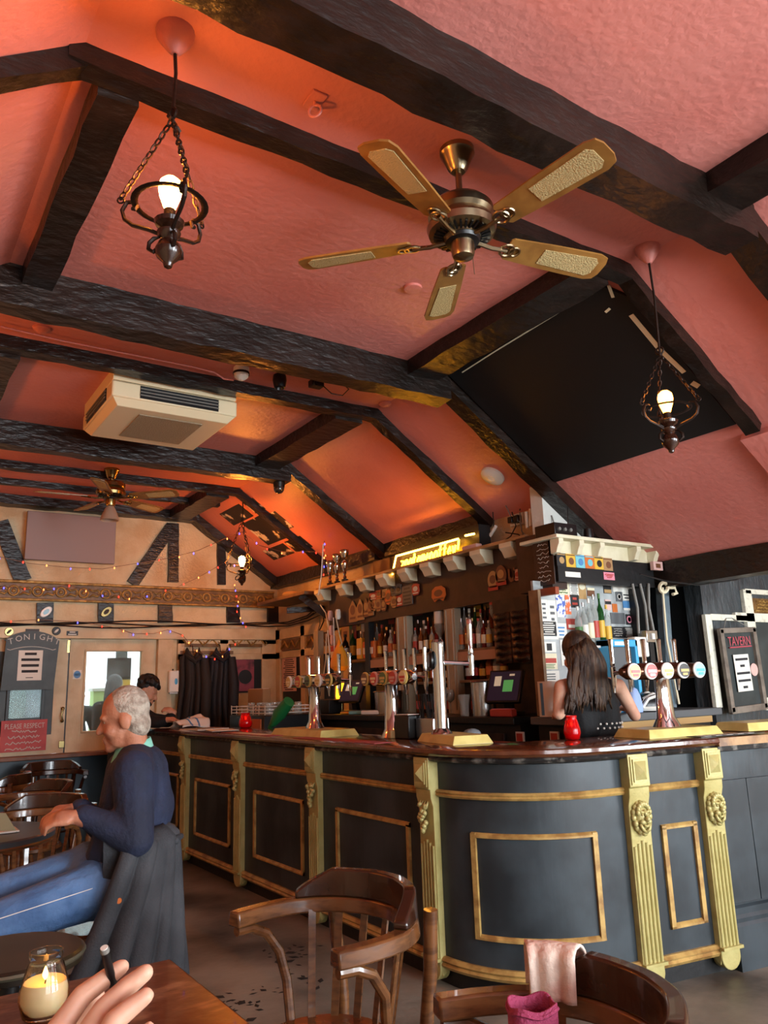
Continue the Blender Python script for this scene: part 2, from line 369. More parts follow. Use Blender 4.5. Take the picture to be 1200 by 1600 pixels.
def pilaster(s, lion):
    p, d = bp_at(s); n = V((d.y, -d.x)); X = Matrix(((d.x, n.x, 0, p.x), (d.y, n.y, 0, p.y), (0, 0, 1, 0), (0, 0, 0, 1)))
    w = .062; b = MB(X)
    side = [(-.02, .07), (.02, .05), (.034, .09), (.036, .70), (.038, .82), (.05, .86), (.052, .90), (.062, .905), (.062, 1.055), (-.02, 1.055)]
    b.add([(-w, y, z) for y, z in side] + [(w, y, z) for y, z in side],
          [tuple(range(len(side))), tuple(range(2 * len(side) - 1, len(side) - 1, -1))] + [(i, len(side) + i, len(side) + (i + 1) % len(side), (i + 1) % len(side)) for i in range(len(side))])
    b.lathe([(w, -.03), (w, .03)], (0, .005, .085), 20, axis=(0, 1, 0))
    o = obj('pilaster', b, 'gold_paint', bar, bevel=.003, smooth=30)
    b = MB(X)
    for k in range(5): b.tube([(-.048 + k * .024, .036, .12), (-.048 + k * .024, .037, .66 - .012 * abs(k - 2)), ], .0075, 8)
    b.box((0, .042, .125), (.13, .03, .014))
    obj('fluting', b, 'gold_paint', o)
    b = MB(X)
    for k, r in enumerate((.052, .042)): b.lohi((-r, .06, .98 - r * 1.25), (r, .068 + k * .006, .98 + r * 1.25))
    b.add([(-.035, .074, .937), (.035, .074, .937), (.035, .074, 1.023), (-.035, .074, 1.023), (0, .098, .98)], [(0, 1, 4), (1, 2, 4), (2, 3, 4), (3, 0, 4)])
    obj('pyramid_block', b, 'gold_paint', o, smooth=0)
    b = MB(X); rr = random.Random(int(s * 100))
    if lion:
        b.ball((0, .045, .765), (.043, .034, .055), 14, 10)
        for k in range(16):
            a = 2 * pi * k / 16; b.ball((cos(a) * .046, .048 + rr.uniform(-.004, .006), .765 + sin(a) * .062), (.014, .014, .017), 8, 6)
        for k in range(9):
            a = pi * (k + .5) / 9; b.ball((cos(a) * .036, .066, .782 + sin(a) * .045), (.011, .012, .014), 8, 6)
        b.ball((0, .088, .762), (.012, .016, .013), 8, 6); b.tube([(0, .072, .80), (0, .084, .775)], .009, 8)
        for sx in (-1, 1):
            b.ball((sx * .018, .074, .748), (.017, .014, .013), 8, 6); b.tube([(sx * .008, .076, .79), (sx * .03, .068, .795)], .007, 6); b.ball((sx * .017, .076, .78), .006, 8, 6)
            b.tube([(sx * .03, .07, .74), (sx * .02, .075, .715), (0, .07, .70)], .008, 6)
        b.tube([(-.014, .078, .733), (0, .082, .728), (.014, .078, .733)], .006, 6); b.ball((0, .06, .695), (.018, .014, .014), 8, 6)
        obj('lion_mask', b, 'gold_paint', o, smooth=180)
    else:
        for k in range(17):
            z = .83 - .13 * ((k + .5) / 17); hw = .038 * sin(pi * min(1, (k + 4) / 19)); b.ball((rr.uniform(-hw, hw), .05 + rr.uniform(0, .016), z), (.014, .013, .014), 9, 7)
        for k in range(4): b.tube([(-.03 + .02 * k, .045, .845), (-.035 + .022 * k, .06, .815)], [.004, .009], 6)
        obj('grape_boss', b, 'gold_paint', o, smooth=180)
for i, s in enumerate(PIL): pilaster(s, i >= 4)
# boarded run right of the last pilaster
s = s_of_x(3.74); k = 0
while s < S_END - .2:
    p0, d = bp_at(s); p1, _ = bp_at(s + .196); n = V((d.y, -d.x)); b = MB()
    b.slab([(p1.x, p1.y, .30), (p0.x, p0.y, .30), (p0.x, p0.y, .885), (p1.x, p1.y, .885)], -.012)
    obj('plank', b, 'bar_dark', bar, bevel=.002); s += .2
obj('skirting_board', MB().sweep(sub(s_of_x(3.73), S_END - .05), [(0, .0), (.03, 0), (.03, .2), (.02, .215), (.024, .235), (.014, .25), (.016, .28), (0, .29)]), 'bar_dark', bar, smooth=30)
# bar top and lift-up end
CT = [(-.46, 1.06), (-.46, 1.105), (.065, 1.105), (.082, 1.098), (.084, 1.082), (.074, 1.07), (.05, 1.06)]
tag(obj('worktop_slab', MB().sweep(sub(0, S_FLAP - .002), CT), 'counter_wood', smooth=30), 'dark red-brown polished bar top following the rounded counter', 'bar top')
obj('edge_moulding', MB().sweep(sub(0, S_FLAP - .004), [(0, 1.03), (.05, 1.04), (.058, 1.05), (.05, 1.06), (0, 1.06)]), 'worn_black', bar, smooth=30)
tag(obj('worktop_flap', MB().sweep(sub(S_FLAP + .002, S_END), [(-.46, 1.06), (-.46, 1.10), (.07, 1.10), (.075, 1.06)]), 'pale_wood', smooth=30), 'paler worn wooden end section of the bar top', 'bar top')
obj('flap_moulding', MB().sweep(sub(S_FLAP, S_END), [(0, 1.025), (.06, 1.035), (.065, 1.06), (0, 1.06)]), 'worn_black', bar, smooth=30)
ZT = 1.1055
# ---------------------------------------------------------------- gold-edged font bases, beer fonts
def base_block(label, c, lx, ly, rz, h=.045):
    X = Matrix.Translation(c) @ Matrix.Rotation(rz, 4, 'Z'); b = MB(X); a = lx / 2; e = ly / 2; i = .022
    b.add([(-a, -e, 0), (a, -e, 0), (a, e, 0), (-a, e, 0), (-a + i, -e + i, h), (a - i, -e + i, h), (a - i, e - i, h), (-a + i, e - i, h)],
          [(3, 2, 1, 0), (4, 5, 6, 7), (0, 1, 5, 4), (1, 2, 6, 5), (2, 3, 7, 6), (3, 0, 4, 7)])
    return tag(obj('font_base', b, mat('gold_gloss', 'cbbd74', .35, col2='bba961', nscale=10), bevel=.003, smooth=0), label, 'tap base')
def badge(X, c, r, cols, parent, ny=-1):
    """oval lens badge facing local -y: rim, face and printed shape"""
    b = MB(X); b.lathe([(r, 0), (r * 1.02, .008), (r * .9, .014)], c, 20, axis=(0, ny, 0), sx=1.0, sy=1.0); o = obj('badge', b, cols[0], parent)
    c = V(c); b = MB(X); b.lathe([(r * .85, .0), (r * .85, .0165)], c, 20, axis=(0, ny, 0)); obj('badge_face', b, cols[1], o)
    b = MB(X)
    b.box(c + V((0, ny * .017, .0)), (r * 1.3, .003, r * .34)); b.box(c + V((0, ny * .017, -r * .45)), (r * .8, .003, r * .3)); obj('badge_print', b, cols[2], o)
for n_, c_ in (('lens_red', 'b8392f'), ('lens_cream', 'd8cba0'), ('lens_white', 'e6e6e0'), ('lens_blue', '8fc6da'), ('lens_gold', 'bfa15a'), ('lens_black', '191919'), ('lens_brown', '6b4a30'), ('lens_green', '4d6a3e'), ('lens_sky', '3f9fd0'), ('lens_pink', 'c99a90')):
    mat(n_, c_, .3)
def t_font(label, base, rz, zbar, hw, badges, group=None, dark=False):
    """T-shaped chrome beer font: tapering column, cross bar, badges to the customer (-y), taps to the staff (+y)"""
    base = V(base); t = thing('beer_font', label, 'beer tap', base); X = Matrix.Translation(base) @ Matrix.Rotation(rz, 4, 'Z'); zb = zbar - base.z
    b = MB(X); b.lathe([(.075, 0), (.07, .012), (.05, .05), (.042, zb * .55), (.038, zb - .05), (.05, zb - .02)], (0, 0, 0), 20, sx=1.15, sy=.8); obj('column', b, 'chrome', t)
    b = MB(X); m = mat('dark_chrome', '5a3a2c', .18, metal=.9) if dark else 'chrome'
    b.tube([(-hw - .05, .0, zb), (-hw - .01, 0, zb), (-hw * .5, 0, zb), (0, 0, zb), (hw * .5, 0, zb), (hw + .01, 0, zb), (hw + .05, 0, zb)], [.02, .042, .047, .05, .047, .042, .02], 18); o = obj('cross_bar', b, m, t)
    n = len(badges)
    for k in range(n):
        x = -hw + 2 * hw * k / (n - 1); badge(X, (x, -.044, zb), .044, badges[k], t)
        b = MB(X); b.tube([(x, .03, zb), (x, .12, zb - .005)], .011, 10); b.tube([(x, .12, zb + .03), (x, .12, zb - .05), (x, .125, zb - .11)], [.016, .014, .008], 10); tp = obj('tap', b, 'chrome', t)
        b = MB(X); b.lathe([(.009, 0), (.014, .012), (.012, .03), (.013, .12), (.016, .15), (.012, .155)], (x, .12, zb + .03), 10); obj('handle', b, 'chrome', tp)
    return t
B5 = [('lens_white', 'lens_gold', 'lens_red'), ('lens_white', 'lens_red', 'lens_white'), ('lens_white', 'lens_cream', 'lens_gold'), ('lens_white', 'lens_black', 'lens_gold'), ('lens_white', 'lens_blue', 'lens_sky')]
B6 = [('lens_gold', 'lens_brown', 'lens_cream'), ('lens_pink', 'lens_red', 'lens_cream'), ('lens_gold', 'lens_green', 'lens_gold'), ('lens_pink', 'lens_red', 'lens_pink'), ('lens_gold', 'lens_cream', 'lens_red')]
B7 = [('lens_white', 'lens_gold', 'lens_cream'), ('lens_gold', 'lens_red', 'lens_gold'), ('lens_gold', 'lens_green', 'lens_black'), ('lens_white', 'lens_cream', 'lens_gold'), ('lens_gold', 'lens_black', 'lens_gold')]
base_block('gold-edged wooden base under the chrome beer font farthest along the bar', (2.68, 4.98, ZT), .30, .74, 0)
t_font('chrome beer font with five badges farthest along the bar', (2.72, 5.03, ZT + .045), -pi / 2, 1.475, .30, B7)
t_font('chrome beer font with cream and red badges behind the tall single tap', (2.83, 4.22, ZT), -pi / 2, 1.47, .22, B6)
pd = bp_at(s_of_x(3.66))[1]
base_block('gold-edged wooden base under the dark cross bar beer font', (3.70, 2.82, ZT), .52, .28, math.atan2(pd.y, pd.x))
t_font('beer font with dark cross bar and five bright round badges', (3.735, 2.85, ZT + .045), math.atan2(pd.y, pd.x), 1.45, .235, B5, dark=True)
base_block('gold-edged wooden base at the worn end of the bar', (4.42, 2.72, ZT), .5, .26, math.atan2(pd.y, pd.x))
base_block('gold-edged wooden base under the tall single chrome tap', (2.755, 3.50, ZT), .24, .46, radians(-12))
t = thing('beer_font', 'tall single chrome tap column with one swan tap', 'beer tap', (2.72, 3.56, ZT + .045)); X = Matrix.Translation((2.72, 3.56, ZT + .045))
obj('column', MB(X).lathe([(.06, 0), (.055, .012), (.036, .03), (.036, .49), (.038, .5), (.03, .515)], n=22), 'chrome', t)
obj('badge_disc', MB(X).lathe([(.05, 0), (.052, .01), (.04, .02)], (-.035, .015, .40), 18, axis=(-1, .5, 0)), 'black_plastic', t)
b = MB(X); b.tube([(.03, -.01, .385), (.1, -.05, .38), (.165, -.09, .375)], [.016, .012, .012], 10); b.tube([(.165, -.09, .42), (.165, -.09, .31)], [.02, .014], 12); tp = obj('tap', b, 'chrome', t)
obj('handle', MB(X).lathe([(.012, 0), (.018, .015), (.014, .04), (.016, .17), (.018, .20), (.012, .21)], (.165, -.09, .42), 12), 'chrome', tp)
obj('mount', MB(X).tube([(-.03, .01, .395), (0, 0, .385)], .014, 10), 'chrome', t)
# ================================================================ things on the ceiling
SN = V((-SL, 0, -1)).normalized(); SD = V((1, 0, -SL)).normalized()       # slope: normal into the room, down-slope direction
def on_slope(px, py, off=0.0): return RP(px, py, V((BX, 0, ZC)) + SN * off, SN)
def slope_rect(name, pts, th, m, parent=None, off=0.0):
    q = [RP(x, y, V((BX, 0, ZC)) + SN * off, SN) for x, y in pts]
    ys = sorted(p.y for p in q); ss = sorted((p - V((BX, 0, ZC))).dot(SD) for p in q)
    y0, y1 = (ys[0] + ys[1]) / 2, (ys[2] + ys[3]) / 2; s0, s1 = (ss[0] + ss[1]) / 2, (ss[2] + ss[3]) / 2
    b = MB(); P = lambda y, s: V((BX, y, ZC)) + SD * s + SN * off
    b.slab([P(y0, s0), P(y0, s1), P(y1, s1), P(y1, s0)], -th if (SD.cross(V((0, 1, 0)))).dot(SN) < 0 else th)
    return obj(name, b, m, parent), (y0, y1, s0, s1)
SP = lambda y, s, off=0: V((BX, y, ZC)) + SD * s + SN * off
# black board fixed to the slope, with torn tape strips
t = thing('ceiling_board', 'large matt black board fixed to the sloped ceiling over the bar', 'board', SP(3.1, .6))
b = MB(); b.slab([SP(2.41, .15, .004), SP(2.41, 1.17, .004), SP(3.84, 1.17, .004), SP(3.84, .0, .004), SP(2.5, .0, .004)], -.02); o = obj('board', b, 'black_board', t)
mat('tape', 'cfc3a4', .7)
def strip(pts, w):
    q = [on_slope(x, y, .027) for x, y in pts]
    b = MB()
    for i in range(len(q) - 1): b.bar(q[i], q[i + 1], w, .002, up=SN)
    obj('tape_strip', b, 'tape', t)
strip([(986, 492), (1030, 545), (1069, 582)], .03); strip([(703, 607), (733, 634), (759, 658)], .022)
strip([(722, 582), (775, 548), (826, 517), (880, 484), (926, 459)], .008); strip([(951, 446), (958, 465)], .018); strip([(1081, 598), (1092, 604)], .035); strip([(946, 488), (953, 482)], .015)
# wifi disc
p = on_slope(770, 743); t = thing('wifi_disc', 'round white wireless disc on the sloped ceiling above the neon sign', 'disc', p)
obj('disc', MB().lathe([(.095, 0), (.092, .018), (.07, .03), (.02, .034)], p, 26, axis=SN), 'white_plastic', t); obj('ring', MB().torus(p + SN * .033, .028, .0022, SN), 'cream_plastic', t)
tag(obj('disc_cable', MB().tube([p + V((.05, -.09, -.03)), RX(812, 755, 4.1), RX(818, 775, 4.22), RX(812, 798, 4.22)], .004, 6), 'cable'), 'thin dark cable running from the white ceiling disc', 'cable')
# photographs on the far slope
mat('photo_dark', '171110', .5, col2='d6cec4', nscale=5.5, ndet=3, pos=(.61, .66)); mat('photo_mid', '241a16', .5, col2='d6cec4', nscale=8, ndet=3, pos=(.55, .62))
for i, (pts, m, lb) in enumerate([
    ([(342, 803), (372, 788), (397, 805), (367, 821)], 'photo_dark', 'dark photograph at the upper left of the poster cluster on the slope'),
    ([(380, 786), (393, 778), (416, 794), (400, 802)], 'photo_mid', 'pale photograph beside the dark one near the lamp chain'),
    ([(417, 803), (430, 799), (459, 823), (447, 829)], 'photo_mid', 'narrow photograph of bright shapes close to the thin rib'),
    ([(378, 820), (407, 803), (453, 837), (422, 852)], 'photo_dark', 'biggest black photograph in the middle of the poster cluster'),
    ([(410, 862), (440, 848), (461, 863), (430, 875)], 'photo_mid', 'lower dark photograph crossed by the fairy lights'),
    ([(444, 847), (467, 837), (489, 853), (465, 863)], 'photo_dark', 'lowest photograph nearest the trophies')]):
    o, _ = slope_rect('photograph', pts, .004, m, off=.001); tag(o, lb, 'photograph', 'photographs on the sloped ceiling')
# ---------------------------------------------------------------- wrought iron pendants
def chain(b, p, q, n=11, r=.0032):
    p = V(p); q = V(q); d = (q - p); L = d.length / n; d.normalize(); a = d.orthogonal().normalized(); c = d.cross(a)
    for i in range(n):
        m = p + d * L * (i + .5); s = a if i % 2 else c; h = L * .62; w = L * .3
        b.tube([m + d * h * cos(g) + s * w * sin(g) for g in [2 * pi * k / 8 for k in range(8)]], r, 5, True)
def pendant(label, rx, ry, z0, ph, hook=.385, size=1.0, bulb='bulb_hot', finial='dark_wood'):
    t = thing('pendant_lamp', label, 'lamp', (rx, ry, z0 - .15)); k = size; O = V((rx, ry, z0))
    obj('ceiling_rose', MB().lathe([(.062, 0), (.06, -.02), (.04, -.05), (.022, -.075), (.012, -.085)], (rx, ry, ZC), 20), 'plaster_pink', t)
    obj('flex', MB().tube([(rx, ry, ZC - .07), (rx + .004, ry - .004, (ZC + z0 + hook) / 2), (rx, ry, z0 + hook * k)], .006, 6), 'iron', t)
    b = MB(); b.torus(O + V((0, 0, hook * k + .01)), .018, .005, (1, .3, 0), 12)
    b.tube([O + V((.03, .02, hook * k - .03)), O + V((0, 0, hook * k - .015)), O + V((-.02, -.02, hook * k - .02))], .007, 6); obj('hook', b, 'iron', t)
    obj('finial', MB().lathe([(.004, -.145), (.012, -.14), (.016, -.125), (.036, -.105), (.041, -.085), (.03, -.06), (.02, -.05), (.034, -.035), (.036, -.025), (.02, -.015), (.042, 0), (.046, .012), (.03, .022), (.012, .024)], O, 16), finial, t)
    obj('lamp_holder', MB().lathe([(.018, .02), (.018, .052), (.014, .056)], O, 12), 'iron', t)
    obj('bulb', MB().lathe([(.014, .05), (.02, .065), (.032, .10), (.036, .125), (.032, .148), (.018, .162), (.004, .166)], O, 16), bulb, t)
    b = MB(); b.tube([O + V((cos(g) * .105 * k, sin(g) * .105 * k, .07)) for g in [2 * pi * i / 28 for i in range(28)]], .011, 6, True, flat=.28, up=None); obj('ring', b, 'iron', t)
    for j in range(3):
        a = ph + j * 2 * pi / 3; e = V((cos(a), sin(a), 0)); zz = V((0, 0, 1)); P = lambda r, z: O + e * r * k + zz * z
        b = MB(); b.tube([P(.03, -.075), P(.045, -.09), P(.06, -.08), P(.058, -.06), P(.045, -.045), P(.02, -.035), P(.06, -.015), P(.11, .0), P(.135, .02), P(.143, .05), P(.13, .078), P(.108, .08), P(.098, .066), P(.104, .054), P(.114, .058)], .0065, 6)
        b.torus(P(.148, .085), .010, .003, e.cross(zz), 10); obj('scroll_arm', b, 'iron', t)
        b = MB(); chain(b, P(.148, .09), O + V((0, 0, hook * k - .01)), 12); obj('chain', b, 'iron', t)
    return t
z1 = RY(270, 354, 2.1).z; pendant('iron pendant lamp hanging highest over the tables left of the ceiling fan', .655, 2.10, z1, radians(150))
z2 = RY(1044, 662, 2.15).z; pendant('iron pendant lamp hanging in front of the black ceiling board', 3.07, 2.15, z2, radians(170), hook=.36, bulb='bulb_amber')
z3 = RY(374, 893, 7.48).z; pendant('iron pendant lamp far away with fairy lights hooked to it', 3.21, 7.48, z3, radians(160), hook=.5, size=1.1, bulb='bulb_far')
pendant('iron pendant lamp over the left tables near the air conditioner', -.35, 4.45, 2.55, 0, hook=.4, bulb='bulb_far')
pendant('unseen iron pendant lamp added to warm the ceiling near the end wall', -.3, 7.5, 2.5, 0, hook=.4, bulb='bulb_far')  # added lamp out of view, gives the far ceiling more orange light
# ---------------------------------------------------------------- ceiling fans
mat('blade_wood', '7d5526', .4, col2='8f6530', nscale=12, stretch=(1, 1, 1)); mat('cane', 'b09a68', .6, bump=.6, bscale=160)
def fan(label, cx, cy, zb, R, ph, glass=False, m='nickel'):
    t = thing('ceiling_fan', label, 'ceiling fan', (cx, cy, zb)); O = V((cx, cy, zb)); D = ZC - zb
    obj('canopy', MB().lathe([(.07, D), (.07, D - .02), (.062, D - .03), (.04, D - .085), (.028, D - .1), (.012, D - .1)], O, 24), m, t)
    obj('rod', MB().lathe([(.013, .15), (.013, D - .08)], O, 12), m, t)
    o = obj('motor_housing', MB().lathe([(.02, .17), (.05, .165), (.11, .15), (.128, .13), (.13, .10), (.118, .085), (.125, .075), (.137, .05), (.13, .025), (.10, .015), (.06, .01)], O, 32), m, t)
    b = MB()
    for k in range(30):
        a = 2 * pi * k / 30; b.bar(O + V((cos(a) * .075, sin(a) * .075, .007)), O + V((cos(a) * .112, sin(a) * .112, .014)), .008, .008)
    obj('vent_slots', b, 'black_plastic', o)
    obj('hub', MB().lathe([(.075, .012), (.06, -.005), (.045, -.01), (.045, -.06), (.04, -.075), (.015, -.085)], O, 24), m, t)
    obj('hub_band', MB().lathe([(.072, .0), (.066, -.012), (.05, -.016)], O, 24), 'black_plastic', t)
    for k in range(5):
        a = ph + k * 2 * pi / 5; e = V((cos(a), sin(a), 0)); c = V((-sin(a), cos(a), 0)); tilt = radians(-13); cc = c * cos(tilt) + V((0, 0, 1)) * sin(tilt); nn = e.cross(cc)
        b = MB(); b.tube([O + e * .06 + V((0, 0, 0)), O + e * .13 + V((0, 0, -.01)), O + e * .2 + V((0, 0, -.006))], .009, 8)
        b.torus(O + e * .2 + V((0, 0, -.006)), .03, .006, nn, 14); b.torus(O + e * .235 + V((0, 0, -.006)), .022, .005, nn, 12); obj('blade_iron', b, m, t)
        P = lambda r, w: O + e * r + cc * w
        ol = [(.2, -.045), (.21, -.055), (R * .6, -.066), (R - .05, -.072), (R - .012, -.06), (R, -.03), (R, .03), (R - .012, .06), (R - .05, .072), (R * .6, .066), (.21, .055), (.2, .045)]
        b = MB(); b.prism(ol, O, e, cc, .008); bl = obj('blade', b, 'blade_wood', t, smooth=20)
        il = [(.36, -.038), (R - .06, -.05), (R - .04, -.03), (R - .04, .03), (R - .06, .05), (.36, .038)]
        b = MB(); b.prism(il, O - nn * .003, e, cc, .014); obj('cane_inset', b, 'cane', bl, smooth=20)
    b = MB(); b.tube([O + V((.03, -.02, -.07)), O + V((.032, -.022, -.15))], .0015, 4); obj('pull_cord', b, m, t)
    if glass:
        obj('lamp_glass', MB().lathe([(.03, -.08), (.045, -.1), (.075, -.17), (.085, -.21), (.08, -.215), (.04, -.11)], O, 20), mat('frosted', 'a98a74', .5, alpha=.8), t)
fan('nickel ceiling fan with five cane-inset blades between the two big beams', 1.80, 2.075, 3.10, .665, radians(-11))
pf = RZ(175, 733, 3.5); fan('brass ceiling fan with a glass shade by the end wall', pf.x, pf.y, 3.22, .66, radians(-42), True, 'brass')
# ---------------------------------------------------------------- air conditioner
t = thing('air_conditioner', 'cream square cassette air conditioner hanging from the ceiling', 'air conditioner', (1.61, 5.26, 3.24)); x0, x1, y0, y1 = 1.18, 2.04, 4.86, 5.66
b = MB(); b.lohi((x0, y0, 3.30), (x1, y1, 3.41)); obj('casing', b, 'cream_plastic', t, bevel=.012)
obj('top_casing', MB().lohi((x0 + .005, y0 + .005, 3.415), (x1 - .005, y1 - .005, ZC + .01)), 'cream_plastic', t, bevel=.006)
i = .05; b = MB(); b.add([(x0 + .01, y0 + .01, 3.3), (x1 - .01, y0 + .01, 3.3), (x1 - .01, y1 - .01, 3.3), (x0 + .01, y1 - .01, 3.3), (x0 + i, y0 + i, 3.255), (x1 - i, y0 + i, 3.255), (x1 - i, y1 - i, 3.255), (x0 + i, y1 - i, 3.255)],
    [(0, 1, 2, 3), (7, 6, 5, 4), (0, 4, 5, 1), (1, 5, 6, 2), (2, 6, 7, 3), (3, 7, 4, 0)]); obj('bottom_panel', b, 'cream_plastic', t, bevel=.004)
gm = mat('grille_grey', '8b7f68', .6, bump=.5, bscale=120); obj('intake_grille', MB().lohi((1.40, 5.0, 3.249), (1.84, 5.5, 3.257)), gm, t)
for (a, c, d_) in ((V((1.36, y0, 3.355)), V((1.90, y0, 3.355)), V((0, -1, 0))), (V((x0, 5.0, 3.355)), V((x0, 5.52, 3.355)), V((-1, 0, 0)))):
    b = MB(); b.bar(a, c, .012, .085); o = obj('outlet', b, 'black_plastic', t)
    for z in (-.022, .0, .022): obj('louvre', MB().bar(a + d_ * .008 + V((0, 0, z)), c + d_ * .008 + V((0, 0, z)), .012, .007), 'grey_plastic', o)
# ---------------------------------------------------------------- small ceiling things between the beams
p = RZ(377, 577, 3.47); t = thing('smoke_sensor', 'white ball sensor with black band between the beams', 'sensor', p); obj('ball', MB().lathe([(.03, .03), (.05, .01), (.052, -.01), (.05, -.03), (.045, -.055), (.02, -.075), (.004, -.078)], p, 18), 'white_plastic', t)
obj('band', MB().lathe([(.053, -.022), (.055, -.03), (.053, -.038)], p, 18, caps=False), 'black_plastic', t)
p = RZ(437, 595, 3.46); t = thing('spotlight', 'black can spotlight beside the white sensor', 'spotlight', p); obj('can', MB().lathe([(.04, .045), (.045, .03), (.048, -.0), (.038, -.05), (.03, -.055), (.02, -.03)], p, 18), 'black_plastic', t); obj('mount', MB().lathe([(.02, .04), (.02, .06)], p), 'iron', t)
p = RZ(494, 600, 3.46); t = thing('camera_box', 'small black camera box with looped cable under the big beam', 'camera', p); obj('body', MB().box(p, (.09, .07, .05)), 'black_plastic', t, bevel=.006)
obj('lens', MB().lathe([(.02, 0), (.018, .015)], p + V((-.02, -.03, -.01)), axis=(0, -1, -.2)), 'black_plastic', t); obj('bracket', MB().tube([p, p + V((0, .01, .07))], .008, 6), 'iron', t)
obj('cable', MB().tube([p + V((.05, 0, 0)), RZ(518, 615, 3.4), RZ(535, 618, 3.4), RZ(545, 608, 3.42), RZ(533, 598, 3.45), RZ(520, 598, 3.46)], .004, 6), 'cable', t)
for px, py, lb in ((65, 512, 'small pink blanking rose near the left frame edge of the ceiling'), (602, 630, 'small pink blanking rose near the bend of the ceiling'), (505, 802 - 20, 'x'), (645, 449, 'faint round pink cover on the ceiling under a fan blade')):
    if lb == 'x': continue
    p = RZ(px, py, ZC); tag(obj('blanking_rose', MB().lathe([(.05, .0), (.048, -.012), (.03, -.026 if py != 449 else -.014), (.01, -.03 if py != 449 else -.015)], p, 18), 'plaster_pink'), lb, 'ceiling rose')
p = RZ(492, 155, ZC); t = thing('ceiling_hook', 'pink painted hook and ring on the ceiling beside the fan', 'hook', p); obj('plate', MB().box(p + V((0, 0, -.005)), (.06, .09, .01)), 'plaster_pink', t, bevel=.003)
obj('ring', MB().torus(p + V((0, 0, -.05)), .024, .005, (.6, .5, 0), 14), 'plaster_pink', t); obj('eye', MB().tube([p, p + V((0, 0, -.03))], .006, 6), 'plaster_pink', t)
tag(obj('ceiling_cable', MB().tube([RZ(0, 510, 3.47), RZ(100, 533, 3.47), RZ(200, 553, 3.47), RZ(300, 573, 3.47), RZ(335, 582, 3.47), RZ(350, 592, 3.44), RZ(365, 594, 3.43)], .006, 6), 'plaster_pink'), 'thin pink cable along the rib to the white sensor', 'cable')
p = RY(436, 762, 6.33); t = thing('security_camera', 'small dark dome camera at the bend of the third beam', 'camera', p); obj('dome', MB().ball(p + V((0, 0, -.01)), (.05, .05, .05)), mat('dome_glass', '2a2420', .08, coat=1.0), t); obj('mount', MB().lathe([(.05, .0), (.055, .05)], p), 'black_plastic', t)
# ================================================================ back bar
mat('brown_board', '2c1a10', .5, col2='39231a', nscale=6, bump=.1); mat('post_wood', 'a39a84', .5, col2='8c8069', nscale=8, stretch=(1, 1, .2), bump=.1)
mat('back_dark', '1d1512', .55, col2='3a2a20', nscale=7); mat('shelf_wood', '7a5e40', .5, col2='5f462e', nscale=8)
mat('kraft', '9c7a52', .7); mat('red_print', 'a83a2e', .5); mat('orange_print', 'c0662a', .5); mat('yellow_print', 'cfa53a', .5); mat('blue_print', '4a7fb0', .5); mat('aqua_print', '6fb3bd', .5); mat('green_print', '3f6b35', .5); mat('pink_print', 'd08090', .5); mat('black_card', '1c1c1e', .5); mat('tan_print', 'a98655', .6); mat('grey_card', '55585a', .5); mat('brown_print', '6d452c', .5)
# worktops and cabinets behind the bar
t = thing('back_counter', 'black back counter running along the wall behind the bar', 'counter', (3.95, 6.0, 0))
obj('cabinet', MB().lohi((3.72, 4.0, 0), (4.2, 8.3, 1.14)), 'black_paint', t); obj('worktop', MB().lohi((3.66, 4.0, 1.14), (4.2, 8.32, 1.19)), 'black_paint', t, bevel=.006)
for i in range(6): obj('cabinet_door', MB().lohi((3.70, 4.15 + i * .68, .12), (3.722, 4.78 + i * .68, 1.08)), 'back_dark', t, bevel=.004)
t = thing('side_counter', 'grey topped side counter under the bottle display behind the barmaid', 'counter', (4.4, 3.75, 0))
obj('cabinet', MB().lohi((3.72, 3.52, 0), (5.1, 3.83, 1.14)), 'black_paint', t); obj('worktop', MB().lohi((3.66, 3.48, 1.145), (5.2, 3.84, 1.195)), 'grey_card', t, bevel=.006)
obj('wood_edge', MB().lohi((4.1, 3.5, 1.10), (5.1, 3.522, 1.143)), 'tan_print', t)
for px, lb in ((813, 'small white-framed red tag on the black counter front under the screen'), (867, 'small white-framed red tag on the counter front beside the red candle')):
    p = RX(px, 1152, 3.70); t = thing('shelf_tag', lb, 'tag', p); obj('frame', MB().box(p, (.012, .075, .07)), 'paper', t); obj('print', MB().box(p + V((-.007, 0, 0)), (.004, .055, .05)), 'red_print', t)
# display case on the wall: cornice, fascia, posts, shelves
CF = 3.88
bb = thing('back_bar', 'tall wooden back bar with bracketed cornice, dark fascia and bottle bays', 'back bar', (4.1, 5.4, 1.19))
obj('cornice_board', MB().lohi((CF, CY + .32, 2.425), (BW, 7.12, 2.45)), mat('cornice_wood', 'b08a5c', .5, col2='8d6a42', nscale=6), bb, bevel=.004)
obj('fascia', MB().lohi((4.0, CY + .4, 2.03), (4.05, 7.05, 2.425)), 'brown_board', bb)
obj('back_panel', MB().lohi((4.21, CY + .35, 1.19), (BW, 7.05, 2.42)), 'back_dark', bb)
def bracket(o, dx, dy, w, parent, L=.13, H=.11):
    """S-curved modillion: o = top at the fascia, (dx,dy) outward, w = thickness"""
    d = V((dx, dy, 0)); a = V((-dy, dx, 0)); pr = [(0, 0), (L, 0), (L, -.035), (L * .8, -.06), (L * .62, -H * .95), (L * .3, -H), (0, -H)]
    b = MB(); b.prism(pr, V(o) - a * w / 2, d, V((0, 0, 1)), -w if (d.cross(V((0, 0, 1)))).dot(a) < 0 else w); obj('bracket', b, 'cream_paint', parent, bevel=.003)
